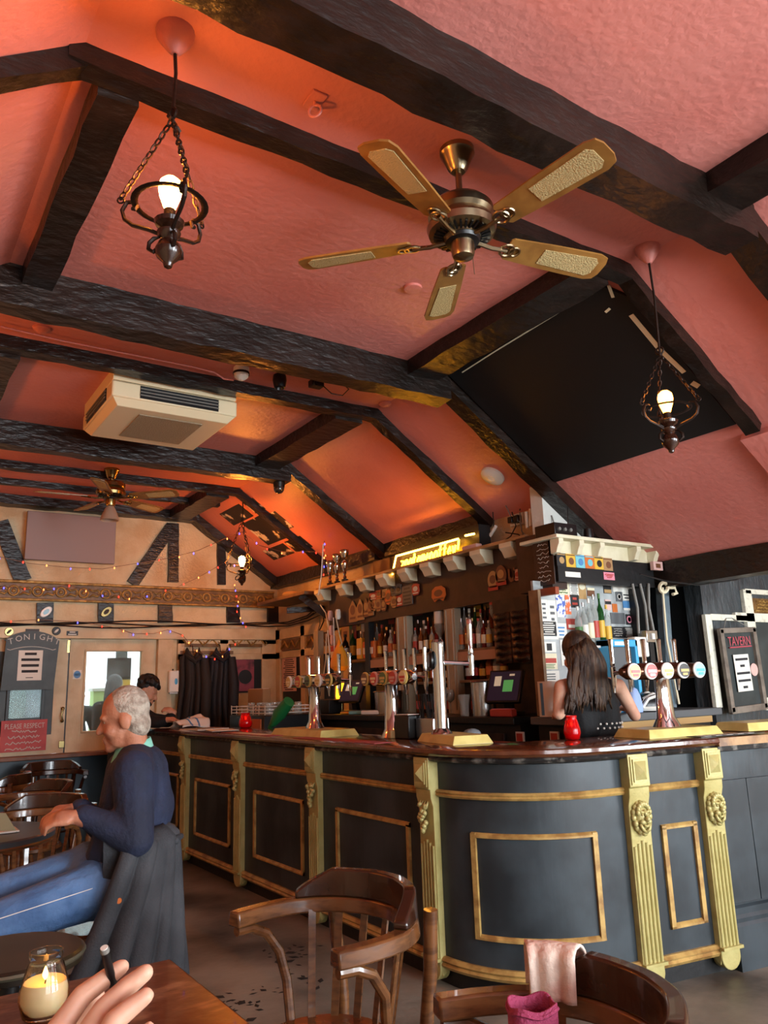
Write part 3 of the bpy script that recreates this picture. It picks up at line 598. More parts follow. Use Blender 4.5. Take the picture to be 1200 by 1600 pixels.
for px, py in ((502, 932), (536, 926), (568, 917), (600, 911), (634, 903), (670, 893), (708, 886), (750, 876), (797, 864)):
    bracket((4.0, RX(px, py, 3.92).y, 2.425), -1, 0, .13, bb)
for px, w, m in ((497, .10, 'post_wood'), (577, .08, 'black_paint'), (632, .17, 'post_wood'), (708, .14, 'post_wood')):
    y = RX(px, 1000, 4.03).y; o = obj('post', MB().lohi((4.0, y - w / 2, 1.19), (4.07, y + w / 2, 2.03)), m, bb, bevel=.004)
    if w > .1:
        b = MB()
        for k in (-.3, .3): b.tube([(3.998, y + k * w, 1.22), (3.998, y + k * w, 2.02)], .008, 6)
        obj('reeding', b, m, o)
for z, y0, y1 in ((1.67, 4.35, 7.0), (1.43, 4.6, 6.3)): obj('shelf', MB().lohi((4.02, y0, z), (4.21, y1, z + .022)), 'shelf_wood', bb, bevel=.003)
obj('shelf_front', MB().lohi((4.008, 4.45, 1.60), (4.02, 6.3, 1.672)), mat('pinkish_wood', 'a57f66', .5), bb)
obj('corner_panel', MB().lohi((3.86, CY + .07, 2.03), (4.0, CY + .40, 2.425)), 'brown_board', bb)
# wall plate beam above the neon
obj('wall_plate', MB().bar((BW - .04, 4.82, 2.74), (BW - .04, 6.24, 2.74), .1, .16, n=10, jit=.006, rnd=rb), 'beam_black', ceil)
obj('wall_plate', MB().bar((BW - .04, 6.4, 2.72), (BW - .04, END, 2.72), .1, .13, n=12, jit=.006, rnd=rb), 'beam_black', ceil)
# cross display cornice
xb = thing('side_display', 'cream bracketed cornice and black fascia over the bright bottle display', 'display shelf', (4.4, CY + .1, 1.2))
obj('cornice_board', MB().lohi((3.80, CY - .06, 2.355), (4.94, CY + .3, 2.38)), 'cream_paint', xb, bevel=.004)
obj('soffit', MB().lohi((3.84, CY + .03, 2.25), (4.92, CY + .06, 2.355)), 'cream_paint', xb)
obj('fascia', MB().lohi((3.86, CY + .01, 2.07), (4.86, CY + .06, 2.25)), 'black_paint', xb)
for px in (868, 900, 932, 988, 1017): bracket((RY(px, 850, CY).x, CY + .03, 2.355), 0, -1, .045, xb, L=.085, H=.10)
obj('back_panel', MB().lohi((3.77, CY + .165, 1.197), (4.76, CY + .185, 2.09)), mat('display_back', '8f9494', .5, col2='b0b5b4', nscale=5), xb)
obj('side_post', MB().lohi((4.74, CY + .02, 1.195), (4.79, CY + .2, 2.07)), 'black_paint', xb); obj('side_post', MB().lohi((3.745, CY + .10, 1.197), (3.77, CY + .19, 2.02)), 'shelf_wood', xb)
obj('glass_shelf', MB().lohi((4.1, CY + .03, 1.63), (4.74, CY + .16, 1.645)), 'white_plastic', xb)
# ---------------------------------------------------------------- flat things on planes
def cardX(name, label, cat, x0, y0, x1, y1, X, m, th=.006, deco=None, group=None, rot=0.0, shape='rect'):
    xm, ym = (x0 + x1) / 2, (y0 + y1) / 2; c = RX(xm, ym, X); w = abs(RX(x0, ym, X).y - RX(x1, ym, X).y); h = RX(xm, y0, X).z - RX(xm, y1, X).z
    return _card(name, label, cat, c, V((0, -1, 0)), V((0, 0, 1)), w, h, m, th, deco, group, rot, shape)
def cardY(name, label, cat, x0, y0, x1, y1, Y, m, th=.006, deco=None, group=None, rot=0.0, shape='rect'):
    xm, ym = (x0 + x1) / 2, (y0 + y1) / 2; c = RY(xm, ym, Y); w = abs(RY(x0, ym, Y).x - RY(x1, ym, Y).x); h = RY(xm, y0, Y).z - RY(xm, y1, Y).z
    return _card(name, label, cat, c, V((1, 0, 0)), V((0, 0, 1)), w, h, m, th, deco, group, rot, shape)
SH = {'rect': [(-.5, -.5), (.5, -.5), (.5, .5), (-.5, .5)], 'oval': [(.5 * cos(a * pi / 9), .5 * sin(a * pi / 9)) for a in range(18)],
      'point': [(-.5, -.5), (.5, -.5), (.5, .12), (0, .5), (-.5, .12)], 'shield': [(-.3, -.5), (.3, -.5), (.5, -.2), (.42, .2), (.5, .38), (.2, .5), (-.2, .5), (-.5, .38), (-.42, .2), (-.5, -.2)],
      'double': [(-.5, -.15), (-.3, -.5), (0, -.3), (.3, -.5), (.5, -.15), (.45, .3), (.2, .5), (-.2, .5), (-.45, .3)], 'horse': [(-.5, .5), (-.5, -.2), (-.25, -.5), (.25, -.5), (.5, -.2), (.5, .5), (.25, .5), (.25, -.1), (0, -.25), (-.25, -.1), (-.25, .5)]}
def _card(name, label, cat, c, ux, uy, w, h, m, th, deco, group, rot, shape):
    n = ux.cross(uy); a = ux * cos(rot) + uy * sin(rot); e = n.cross(a)
    b = MB(); b.prism([(x * w, y * h) for x, y in SH[shape]], c, a, e, th)
    if not deco:
        return tag(obj(name, b, m, smooth=0), label, cat, group)
    t = thing(name, label, cat, c - V((0, 0, h / 2)), group); obj('sheet', b, m, t, smooth=0)
    for (kind, dm, *r) in deco:
        b = MB()
        if kind == 'box': cx, cy, sx, sy = r; b.prism([(cx * w + x * sx * w, cy * h + y * sy * h) for x, y in SH['rect']], c + n * th, a, e, .0015)
        elif kind == 'oval': cx, cy, sx, sy = r; b.prism([(cx * w + x * sx * w, cy * h + y * sy * h) for x, y in SH['oval']], c + n * th, a, e, .0015)
        elif kind == 'lines':
            y0, y1, k, sx = r; rr = random.Random(label)
            for i in range(k):
                yy = y0 + (y1 - y0) * i / max(1, k - 1); lw = sx * rr.uniform(.6, 1); b.prism([(x * lw * w, yy * h + y * h * .45 * abs(y1 - y0) / max(1, k - 1)) for x, y in SH['rect']], c + n * th, a, e, .0012)
        elif kind == 'scrawl':
            y0, y1, k, sx, lw = r; rr = random.Random(label)
            for i in range(k):
                yy = y0 + (y1 - y0) * i / max(1, k - 1); hw = sx * rr.uniform(.5, 1) / 2; nn = max(4, int(hw * 2 * w / (h * .035)))
                pts = [c + n * (th + .001) + a * (w * (-hw + 2 * hw * j / nn)) + e * (h * (yy + rr.uniform(-.5, .5) * .55 * abs(y1 - y0) / max(1, k - 1))) for j in range(nn + 1)]
                b.tube(pts, lw, 4)
        obj({'box': 'block', 'oval': 'emblem', 'lines': 'print_lines', 'scrawl': 'writing'}[kind], b, dm, t, smooth=0)
    return t
G = 'pump clips on the back bar fascia'
clips = [(546, 938, 558, 972, 'point', 'kraft', 'narrow brown pointed pump clip at the end of the row'), (558, 936, 569, 969, 'point', 'tan_print', 'tan pointed pump clip'), (568, 935, 577, 964, 'point', 'brown_print', 'brown pointed pump clip'), (575, 932, 584, 962, 'point', 'kraft', 'tall kraft pointed pump clip'),
         (578, 926, 590, 938, 'rect', 'red_print', 'small square red pump clip'), (588, 922, 598, 936, 'rect', 'orange_print', 'orange square pump clip with black swirl'), (596, 921, 605, 937, 'rect', 'tan_print', 'tan rectangular pump clip'), (602, 921, 613, 945, 'oval', 'orange_print', 'orange oval pump clip'), (611, 931, 622, 950, 'oval', 'tan_print', 'tan oval pump clip'), (620, 929, 630, 947, 'rect', 'red_print', 'red rectangular pump clip with pale border'),
         (579, 937, 588, 955, 'shield', 'tan_print', 'tan shield pump clip'), (588, 936, 596, 955, 'shield', 'kraft', 'kraft shield pump clip'), (596, 935, 604, 955, 'shield', 'brown_print', 'brown shield pump clip'), (611, 914, 619, 931, 'point', 'grey_card', 'grey pointed pump clip under the bracket'), (619, 912, 628, 931, 'shield', 'grey_card', 'grey shield pump clip'),
         (629, 915, 645, 945, 'rect', 'grey_card', 'grey price card with dark lines on the fascia'), (644, 912, 656, 930, 'shield', 'red_print', 'bright red jersey-shaped pump clip'), (675, 916, 697, 940, 'double', 'orange_print', 'double round orange pump clip'), (763, 892, 779, 922, 'oval', 'tan_print', 'large tan oval pump clip with red ribbon'), (775, 883, 792, 914, 'oval', 'brown_print', 'large brown oval pump clip with red ribbon'), (795, 888, 806, 909, 'horse', 'brown_print', 'brown horseshoe hung on the fascia'), (803, 889, 818, 907, 'shield', 'pink_paper', 'pale pink pump clip beside the horseshoe')]
for (x0, y0, x1, y1, sh, m, lb) in clips:
    dm = {'red_print': 'paper', 'orange_print': 'brown_print', 'tan_print': 'brown_print', 'kraft': 'brown_print', 'brown_print': 'tan_print', 'grey_card': 'black_card', 'pink_paper': 'red_print'}[m]
    dk = [] if sh == 'horse' else ([('lines', dm, .35, -.4, 5, .8)] if 'price' in lb else [('oval', dm, 0, .05, .6, .45), ('box', dm, 0, -.32, .7, .1)])
    if 'ribbon' in lb: dk.append(('box', 'red_print', 0, -.42, .95, .22))
    cardX('pump_clip', lb + ' on the back bar', 'pump clip', x0, y0, x1, y1, 3.992, m, .008, dk, G, shape=sh)
# chalk menu board by the corner
t = cardX('menu_board', 'dark brown chalk menu board at the corner of the back bar', 'menu board', 836, 842, 866, 915, 3.85, 'brown_board', .01, [('scrawl', 'chalk', .38, -.4, 9, .8, .0022)])
a = RX(834, 931, 3.84); b_p = RX(869, 920, 3.84); tag(obj('chalk_ledge', MB().bar((3.83, a.y, a.z + .01), (3.83, b_p.y - .02, a.z + .01), .035, .05), mat('terracotta', '8a3f22', .5), bevel=.004), 'terracotta ledge under the chalk menu board', 'ledge')
# cards on the cross fascia and the display
def k5(x0, y0, x1, y1): return (820 + x0 / 4.615, 780 + y0 / 4.615, 820 + x1 / 4.615, 780 + y1 / 4.615)
YF = CY + .008
for r, m, d, lb in ((k5(228, 390, 293, 480), 'black_card', 'tan_print', 'black postcard with a pale figure, first of the fascia row'), (k5(296, 395, 363, 490), 'yellow_print', 'brown_print', 'yellow postcard next to the black one on the fascia'), (k5(366, 402, 430, 495), 'aqua_print', 'blue_print', 'pale aqua postcard on the black fascia'), (k5(432, 408, 498, 500), 'orange_print', 'aqua_print', 'orange and aqua postcard on the black fascia'), (k5(500, 415, 564, 506), 'yellow_print', 'black_card', 'yellow postcard with a dark band on the black fascia'), (k5(566, 425, 630, 515), 'kraft', 'brown_print', 'brown postcard, last of the fascia row')):
    cardY('postcard', lb, 'postcard', *r, YF, m, .003, [('oval', d, .05, -.05, .55, .55), ('box', d, 0, .4, .9, .08)], 'postcards on the black fascia')
cardY('shelf_label', 'white printed strip label on the black fascia', 'label', *k5(292, 525, 400, 562), YF, 'paper', .003, [('lines', 'ink', .0, .0, 1, .9)])
cardY('shelf_label', 'pink sticker on the black fascia', 'sticker', *k5(568, 528, 645, 582), YF, 'pink_print', .003, [('scrawl', 'red_print', .2, -.2, 3, .8, .003)])
cardY('socket_box', 'small worn grey box at the end of the black fascia', 'box', *k5(905, 455, 970, 515), CY - .02, 'pink_paper', .03, [('box', 'brown_print', 0, 0, .5, .5)])
YD = CY + .164
mat('sticker_print', 'dfe0e4', .5, col2='4a62b0', nscale=26, ndet=2, pos=(.5, .56)); mat('red_sticker_print', 'd86a3a', .5, col2='cfd6e0', nscale=24, ndet=2, pos=(.5, .58))
for r, m, lb, cat, dk in (
    (k5(218, 580, 318, 690), 'cream_paint', 'cream poster with a red emblem at the top of the display', 'poster', [('oval', 'red_print', -.25, .25, .3, .2), ('scrawl', 'green_print', .1, -.35, 4, .7, .003)]), (k5(320, 590, 385, 695), 'paper', 'grey printed sheet beside the cream poster', 'notice', [('lines', 'grey_card', .4, -.4, 9, .8)]),
    (k5(108, 725, 165, 885), 'paper', 'tall white paper sheet at the edge of the display', 'notice', [('lines', 'grey_card', .3, -.3, 4, .5)]), (k5(166, 730, 225, 890), 'white_plastic', 'second white paper sheet beside the tall one', 'notice', [('lines', 'grey_card', .2, -.35, 3, .6)]),
    (k5(226, 690, 288, 850), 'sticker_print', 'blue and white sticker collage in the display', 'poster', None), (k5(290, 690, 328, 830), 'red_sticker_print', 'red and white sticker strip in the display', 'poster', None), (k5(326, 690, 388, 782), 'black_card', 'black card under the grey sheet', 'card', [('lines', 'red_print', .2, -.2, 2, .6)]),
    (k5(115, 882, 225, 985), 'black_card', 'black notice with white lines of print', 'notice', [('lines', 'paper', .38, -.38, 6, .85)]), (k5(222, 895, 300, 1000), 'paper', 'white flyer beside the black notice', 'flyer', [('lines', 'blue_print', .2, -.3, 3, .7)]), (k5(115, 990, 240, 1010), 'white_plastic', 'white sheet below the black notice', 'notice', None),
    ((842, 1003, 868, 1019), 'white_plastic', 'white outlet panel with a black plug on the display edge', 'power outlet', [('box', 'black_card', .1, 0, .3, .7)]), ((842, 1021, 870, 1046), 'cream_paint', 'cream beer label sheet with a red band below the outlet panel', 'poster', [('box', 'red_print', .1, .05, .7, .3), ('lines', 'green_print', -.2, -.4, 3, .8)]), ((845, 1048, 874, 1075), 'paper', 'crumpled pale sheet low on the display edge', 'notice', [('lines', 'grey_card', .3, -.3, 5, .7)]), ((940, 1004, 946, 1040), 'paper', 'narrow white strip beside the blue crate', 'notice', None), ((876, 1000, 900, 1040), 'paper', 'white poster partly behind the barmaid', 'poster', [('lines', 'grey_card', .3, -.3, 5, .7)]),
    (k5(300, 862, 372, 940), 'red_print', 'red and white beer mat leaning in the display', 'beer mat', [('box', 'paper', 0, -.2, .7, .3)]),
    (k5(385, 610, 440, 720), 'tan_print', 'tan round-topped card in the display', 'card', [('oval', 'cream_paint', 0, .3, .8, .4)]), (k5(448, 640, 500, 700), 'brown_print', 'brown and cream small card in the display', 'card', [('box', 'cream_paint', 0, .35, 1, .3)]),
    (k5(565, 600, 620, 680), 'black_card', 'small black and pale card beside the green bottle top', 'card', [('box', 'tan_print', 0, -.3, .9, .3)]), (k5(632, 612, 770, 672), 'paper', 'tilted grey-white banner card at the top right of the display', 'card', None), (k5(655, 668, 700, 738), 'grey_card', 'grey card with a ring print', 'card', [('oval', 'chalk', 0, 0, .6, .6), ('oval', 'black_card', 0, 0, .4, .4)]), (k5(703, 675, 757, 730), 'paper', 'white card with black bars', 'card', [('lines', 'ink', .2, -.2, 2, .8)]),
    (k5(706, 735, 764, 800), 'blue_print', 'blue badge sticker with white base', 'sticker', [('box', 'paper', 0, -.4, 1, .25)]), (k5(630, 755, 665, 815), 'orange_print', 'small orange oval tag in the display', 'tag', None), (k5(578, 725, 620, 800), 'pink_paper', 'pale pink and black card', 'card', [('box', 'black_card', 0, .2, 1, .3)]), (k5(618, 820, 720, 900), 'grey_card', 'plain dark grey board in the display', 'board', None), (k5(728, 830, 772, 905), 'black_card', 'dark card with a purple ring', 'card', [('oval', 'pink_print', 0, 0, .8, .7), ('oval', 'black_card', 0, 0, .5, .45)]),
    (k5(555, 920, 625, 1000), 'black_card', 'black chalk price card, left of the lower row', 'price card', [('scrawl', 'chalk', .3, -.3, 4, .8, .002)]), (k5(627, 920, 712, 1000), 'black_card', 'black chalk price card in the middle of the lower row', 'price card', [('scrawl', 'chalk', .3, -.3, 4, .8, .002)]), (k5(714, 920, 795, 1000), 'black_card', 'black chalk price card at the right of the lower row', 'price card', [('lines', 'chalk', .35, -.35, 6, .8)])):
    cardY(cat.replace(' ', '_'), lb, cat, *r, YD, m, .004, dk)
# ---------------------------------------------------------------- bottles
for n_, c_, tr in (('glass_clear', 'dfe6e2', .75), ('glass_green', '1f5a28', .55), ('glass_brown', '4a2610', .5), ('glass_amber', 'a0561c', .55), ('glass_blue', '3a4f78', .5), ('glass_dark', '17130f', .2), ('glass_red', '7a1e18', .4)): mat(n_, c_, .06, trans=tr, ior=1.35)
NM = {'glass_clear': 'clear', 'glass_green': 'green', 'glass_brown': 'brown', 'glass_amber': 'amber', 'glass_blue': 'blue', 'glass_dark': 'near-black', 'glass_red': 'dark red', 'paper': 'white', 'red_print': 'red', 'yellow_print': 'yellow', 'black_card': 'black', 'tan_print': 'tan', 'cream_paint': 'cream', 'green_print': 'green', 'blue_print': 'blue', 'steel': 'silver', 'brass': 'gold', 'orange_print': 'orange', 'pink_print': 'pink', 'black_plastic': 'black', 'white_plastic': 'white'}
def bottle(c, h, r, g, l, cp, where, inv=False, kind=0, group=None):
    lb = '%s%s bottle with %s label and %s cap %s' % ('upside-down ' if inv else '', NM[g], NM[l], NM[cp], where)
    t = thing('bottle', lb, 'bottle', c, group or 'bottles ' + where); c = V(c); s = -1 if inv else 1; o = c + V((0, 0, h)) if inv else c; Z = V((0, 0, s))
    nk = (.30, .36, .26)[kind]
    pr = [(r * .9, 0), (r, .008), (r, h * (.62 - (.06 if kind == 1 else 0))), (r * .85, h * .68), (r * nk * 1.15, h * .78), (r * nk, h * .82), (r * nk, h * .93)]
    body = obj('glass_body', MB().lathe(pr, o, 12, axis=Z), g, t)
    obj('paper_label', MB().lathe([(r * 1.02, h * .16), (r * 1.02, h * .48)], o, 12, axis=Z, caps=False), l, t)
    obj('cap', MB().lathe([(r * nk * 1.2, h * .9), (r * nk * 1.2, h), (r * nk * .9, h * 1.0)], o, 10, axis=Z), cp, t)
    if inv: obj('optic', MB().lathe([(.022, -.07), (.026, -.05), (.02, -.02), (.012, 0)], c, 10), 'steel', t)
XB = 4.12
row = [(582, .30, .033, 'glass_brown', 'cream_paint', 'black_plastic', 0), (590, .33, .030, 'glass_clear', 'tan_print', 'brass', 2), (598, .31, .036, 'glass_amber', 'paper', 'red_print', 0), (606, .28, .04, 'glass_brown', 'cream_paint', 'brass', 1), (614, .30, .030, 'glass_clear', 'cream_paint', 'black_plastic', 0), (620, .34, .026, 'glass_red', 'paper', 'black_plastic', 2)]
for (px, h, r, g, l, cp, k) in row: bottle((XB, RX(px, 1020, XB).y, 1.693), h, r, g, l, cp, 'beside the black post', kind=k)
row = [(647, .33, .033, 'glass_dark', 'red_print', 'black_plastic', 2), (655, .30, .036, 'glass_brown', 'tan_print', 'steel', 0), (664, .29, .033, 'glass_clear', 'green_print', 'white_plastic', 0), (671, .31, .028, 'glass_red', 'cream_paint', 'brass', 0), (680, .30, .034, 'glass_amber', 'yellow_print', 'black_plastic', 1)]
for (px, h, r, g, l, cp, k) in row: bottle((XB, RX(px, 1015, XB).y, 1.693), h, r, g, l, cp, 'between the two pale posts', kind=k)
bottle((4.06, RX(688, 1000, 4.06).y, 1.75), .34, .045, 'glass_clear', 'paper', 'white_plastic', 'hung between the pale posts', inv=True)
row = [(719, .31, .030, 'glass_blue', 'black_card', 'black_plastic', 0), (728, .36, .027, 'glass_clear', 'paper', 'steel', 2), (736, .33, .028, 'glass_clear', 'red_print', 'white_plastic', 0), (745, .33, .032, 'glass_green', 'paper', 'brass', 0), (754, .31, .027, 'glass_clear', 'tan_print', 'red_print', 0), (762, .33, .029, 'glass_brown', 'yellow_print', 'brass', 0), (769, .30, .026, 'glass_amber', 'cream_paint', 'red_print', 2)]
for (px, h, r, g, l, cp, k) in row: bottle((XB, RX(px, 1010, XB).y, 1.693), h, r, g, l, cp, 'beside the snack packets', kind=k)
bottle((4.05, RX(776, 985, 4.05).y, 1.80), .40, .045, 'glass_clear', 'red_print', 'red_print', 'hung beside the snack packets', inv=True)
row = [(540, .27, .035, 'glass_dark', 'paper', 'black_plastic', 1), (552, .30, .033, 'glass_green', 'yellow_print', 'brass', 0), (565, .28, .036, 'glass_clear', 'paper', 'steel', 0)]
for (px, h, r, g, l, cp, k) in row: bottle((XB, RX(px, 1025, XB).y, 1.693), h, r, g, l, cp, 'by the bright cards', kind=k)
rr = random.Random(11); gl = ['glass_brown', 'glass_amber', 'glass_clear', 'glass_red', 'glass_dark']; lc = ['red_print', 'cream_paint', 'tan_print', 'yellow_print', 'paper', 'orange_print']
for i, px in enumerate(range(590, 790, 11)):
    bottle((4.13, RX(px, 1050, 4.13).y, 1.453), rr.uniform(.17, .2), .032, gl[i % 5], lc[(i * 2 + i // 5) % 6], ('brass', 'black_plastic', 'steel')[i % 3], 'on the low shelf', kind=i % 2)
for i, px in enumerate((652, 668, 684, 700, 716, 742, 770)):
    bottle((4.10, RX(px, 1085, 4.1).y, 1.192), rr.uniform(.19, .22), .034, gl[(i * 3 + 1) % 5], ('red_print', 'orange_print', 'paper', 'red_print', 'yellow_print', 'red_print', 'tan_print')[i], ('steel', 'brass', 'black_plastic')[i % 3], 'standing on the back counter', kind=0)
for i, (px, h, g, l, cp) in enumerate(((905, .27, 'glass_clear', 'green_print', 'white_plastic'), (914, .30, 'glass_clear', 'paper', 'steel'), (923, .33, 'glass_clear', 'cream_paint', 'white_plastic'), (931, .36, 'glass_clear', 'red_print', 'steel'), (940, .37, 'glass_green', 'yellow_print', 'green_print'), (950, .29, 'glass_clear', 'yellow_print', 'yellow_print'))):
    bottle((RY(px, 985, CY + .10).x, CY + .10, 1.647), h, .026, g, l, cp, 'on the bright display shelf')
for i, px in enumerate((586, 594, 603, 611, 618, 650, 659, 667, 676, 684, 723, 732, 741, 750, 758, 766)):
    bottle((4.055, RX(px, 1020, 4.055).y, 1.693), rr.uniform(.19, .25), .024, ('glass_clear', 'glass_amber', 'glass_brown', 'glass_clear', 'glass_red')[i % 5], ('cream_paint', 'yellow_print', 'paper', 'orange_print', 'tan_print', 'red_print', 'paper')[i % 7], ('brass', 'red_print', 'steel', 'white_plastic')[i % 4], 'in the front shelf row', kind=i % 3)
# cards behind the bottles
for (x0, y0, x1, y1, m, lb) in ((534, 972, 546, 1010, 'tan_print', 'mottled tan strip card in the far bay'), (546, 970, 552, 1005, 'green_print', 'thin green card in the far bay'), (551, 968, 557, 998, 'red_print', 'bright red card in the far bay'), (557, 968, 564, 985, 'yellow_print', 'yellow card in the far bay'), (565, 970, 576, 1015, 'white_plastic', 'plain pale card in the far bay'),
        (646, 948, 660, 962, 'red_print', 'red square card high in the middle bay'), (662, 946, 668, 958, 'tan_print', 'small tan card high in the middle bay'), (670, 944, 678, 956, 'grey_card', 'small grey card high in the middle bay'), (684, 945, 697, 962, 'kraft', 'kraft card high in the middle bay'),
        (717, 935, 728, 950, 'brown_print', 'brown card high in the bay beside the snacks'), (730, 932, 741, 948, 'orange_print', 'orange card high in the bay beside the snacks'), (742, 930, 753, 944, 'yellow_print', 'yellow card high in the bay beside the snacks'), (741, 946, 752, 963, 'yellow_print', 'second yellow card lower in the bay beside the snacks'), (755, 930, 765, 950, 'tan_print', 'tan card high in the bay beside the snacks'), (583, 960, 592, 972, 'tan_print', 'tan card high behind the spirits bay'), (594, 958, 604, 970, 'grey_card', 'grey card high behind the spirits bay'), (607, 960, 616, 975, 'red_print', 'red card high behind the spirits bay')):
    cardX('card', lb, 'card', x0, y0, x1, y1, 4.2, m, .003, [('box', 'brown_print' if m != 'brown_print' else 'tan_print', 0, 0, .5, .25)])
# hanging snack packets
mat('foil_dark', '1f1512', .3, metal=.3, bump=.5, bscale=25, col2='5a3520', nscale=14, pos=(.5, .7))
obj('snack_card', MB().lohi((3.98, 4.12, 1.60), (4.0, 4.50, 2.03)), 'back_dark', bb)
for i in range(7):
    for j in range(2):
        y = 4.405 - j * .19; z = 1.90 - i * .052; b = MB()
        b.grid(lambda u, v: V((3.975 - .022 * sin(pi * u) ** .6 * sin(pi * v) ** .6, y + .088 - .176 * u, z + .06 * (1 - v) - .03 + .004 * sin(9 * u + i))), 8, 5); b.grid(lambda u, v: V((3.977, y - .088 + .176 * u, z + .06 * (1 - v) - .03)), 1, 1)
        tag(obj('snack_packet', b, 'foil_dark', smooth=180), 'dark foil snack packet on the hanging card beside the bottles', 'snack packet', 'snack packets on a hanging card')
# ---------------------------------------------------------------- neon sign and things on the cornice
mat('neon', 'ffcf30', .3, emit='ffa81c', estr=30); mat('neon_warm', 'ffd070', .3, emit='ffb545', estr=14)
XN = 3.96
def NP(px, py): return RX(px, py, XN)
t = thing('neon_sign', 'yellow neon word sign glowing on top of the back bar cornice', 'neon sign', NP(660, 895))
a = NP(722, 869); b_p = NP(746, 865)
obj('backing_box', MB().lohi((XN + .04, NP(744, 860).y, 2.452), (XN + .16, NP(622, 880).y, 2.66)), 'black_paint', t)
obj('frame_tube', MB().tube([NP(613, 898), NP(619, 869), NP(716, 842)], .009, 8), 'neon_warm', t); obj('frame_tube', MB().tube([NP(727, 837), NP(741, 834)], .009, 8), 'neon_warm', t)
GL = {'z': [[(0, 1), (.6, 1), (0, 0), (.6, 0)]], 'o': [[(.3 + .3 * cos(g), .5 + .5 * sin(g)) for g in [pi * k / 5 for k in range(11)]]], 'a': [[(.6, .9), (.3, 1), (0, .5), (.3, 0), (.6, .3)], [(.6, 1), (.6, 0)]], 'n': [[(0, 1), (0, 0)], [(0, .7), (.3, 1), (.55, .8), (.55, 0)]], 't': [[(.2, 1.5), (.2, .2), (.45, 0)], [(0, 1), (.45, 1)]], 'm': [[(0, 1), (0, 0)], [(0, .8), (.2, 1), (.35, .8), (.35, 0)], [(.35, .8), (.55, 1), (.7, .8), (.7, 0)]], 'e': [[(0, .5), (.6, .55), (.35, 1), (0, .5), (.3, 0), (.6, .2)]], 'f': [[(.5, 1.6), (.25, 1.5), (.2, 0), (.1, -.3)], [(0, 1), (.45, 1)]], 'y': [[(0, 1), (.25, .2)], [(.55, 1), (.2, -.4), (0, -.4)]], '!': [[(.2, 1.5), (.15, .4)], [(.13, .1), (.12, 0)]]}
p0 = NP(626, 895); p1 = NP(721, 868); hL = (NP(650, 870).z - NP(650, 891).z); word = 'zoatamenoffey!'
for i, ch in enumerate(word):
    b = MB(); wd_ = (p1.y - p0.y) / len(word)
    for st in GL[ch]:
        b.tube([V((XN, p0.y + wd_ * (i + .05 + x * 1.15 + y * .25), p0.z + .005 + (p1.z - p0.z) * i / len(word) + hL * .62 * (y + .3))) for x, y in st], .009, 6)
    obj('neon_letter', b, 'neon', t)
mat('silver', 'c8c0b4', .12, metal=1.0)
for px, py, h, lb in ((516, 919, .26, 'shortest silver trophy cup at the cornice end'), (527, 916, .31, 'middle silver trophy cup on the cornice'), (539, 912, .33, 'tallest silver trophy cup on the cornice')):
    p = V((3.95, RX(px, py, 3.95).y, 2.452)); t = thing('trophy', lb, 'trophy', p)
    obj('base', MB().lathe([(.035, 0), (.035, .03), (.02, .035)], p, 12), 'black_plastic', t)
    obj('stem', MB().lathe([(.012, .035), (.02, .05), (.01, .07), (.018, .09), (.012, .11), (.03, .15), (.034, .19), (.016, .215), (.012, .225)], p, 14), 'silver', t)
    obj('cup', MB().lathe([(.012, h - .09), (.03, h - .08), (.042, h - .04), (.048, h - .01), (.044, h), (.03, h - .04)], p, 14), 'silver', t)
    b = MB()
    for s_ in (-1, 1): b.torus(p + V((0, s_ * .045, h - .04)), .018, .003, (1, 0, 0), 10)
    obj('handles', b, 'silver', t)
# set-top box, cables and strip lights above the corner
p = V((4.08, CY + .08, 2.382)); t = thing('amplifier_box', 'black amplifier box on the cream cornice', 'amplifier', p)
obj('case', MB().lohi((3.85, CY + .0, 2.382), (4.07, CY + .19, 2.475)), 'black_plastic', t, bevel=.004); obj('aerial', MB().tube([(4.09, CY + .1, 2.5), (4.1, CY + .1, 2.62)], .004, 5), 'black_plastic', t)
for k in range(3): obj('knob', MB().lathe([(.014, 0), (.012, .012)], (3.89 + k * .055, CY, 2.43), axis=(0, -1, 0)), 'grey_plastic', t)
tag(obj('speaker_puck', MB().lathe([(.035, 0), (.037, .03), (.033, .075), (.02, .08)], (4.2, CY + .02, 2.382), 16), 'black_plastic'), 'small black cylinder speaker on the cream cornice', 'speaker')
for i, (pts, m, lb) in enumerate(([[(775, 822), (765, 838)], 'white_plastic', 'short white strip light leaning over the cornice'], [[(822, 800), (824, 825)], 'white_plastic', 'white plastic pipe stub standing on the cornice'], [[(829, 795), (829, 822)], 'white_plastic', 'second white pipe stub beside the first'])):
    q = [RX(x, y, 4.12) for x, y in pts]; tag(obj('pipe_stub', MB().tube(q, .014, 8), m), lb, 'pipe')
for i, pts in enumerate(([(790, 790), (800, 810), (812, 815), (818, 840), (835, 838)], [(800, 800), (806, 822), (798, 838), (780, 850)], [(812, 800), (815, 830), (830, 845)], [(770, 800), (772, 830), (760, 846)], [(840, 800), (862, 806), (868, 825)], [(825, 868), (822, 845), (810, 835), (790, 832)])):
    q = [RX(x, y, 4.16) for x, y in pts]; tag(obj('loose_cable', MB().tube(q, .005, 5), 'cable' if i % 2 else 'grey_plastic'), 'loose thin cable tangled on the wall above the back bar corner', 'cable', 'loose cables above the corner')
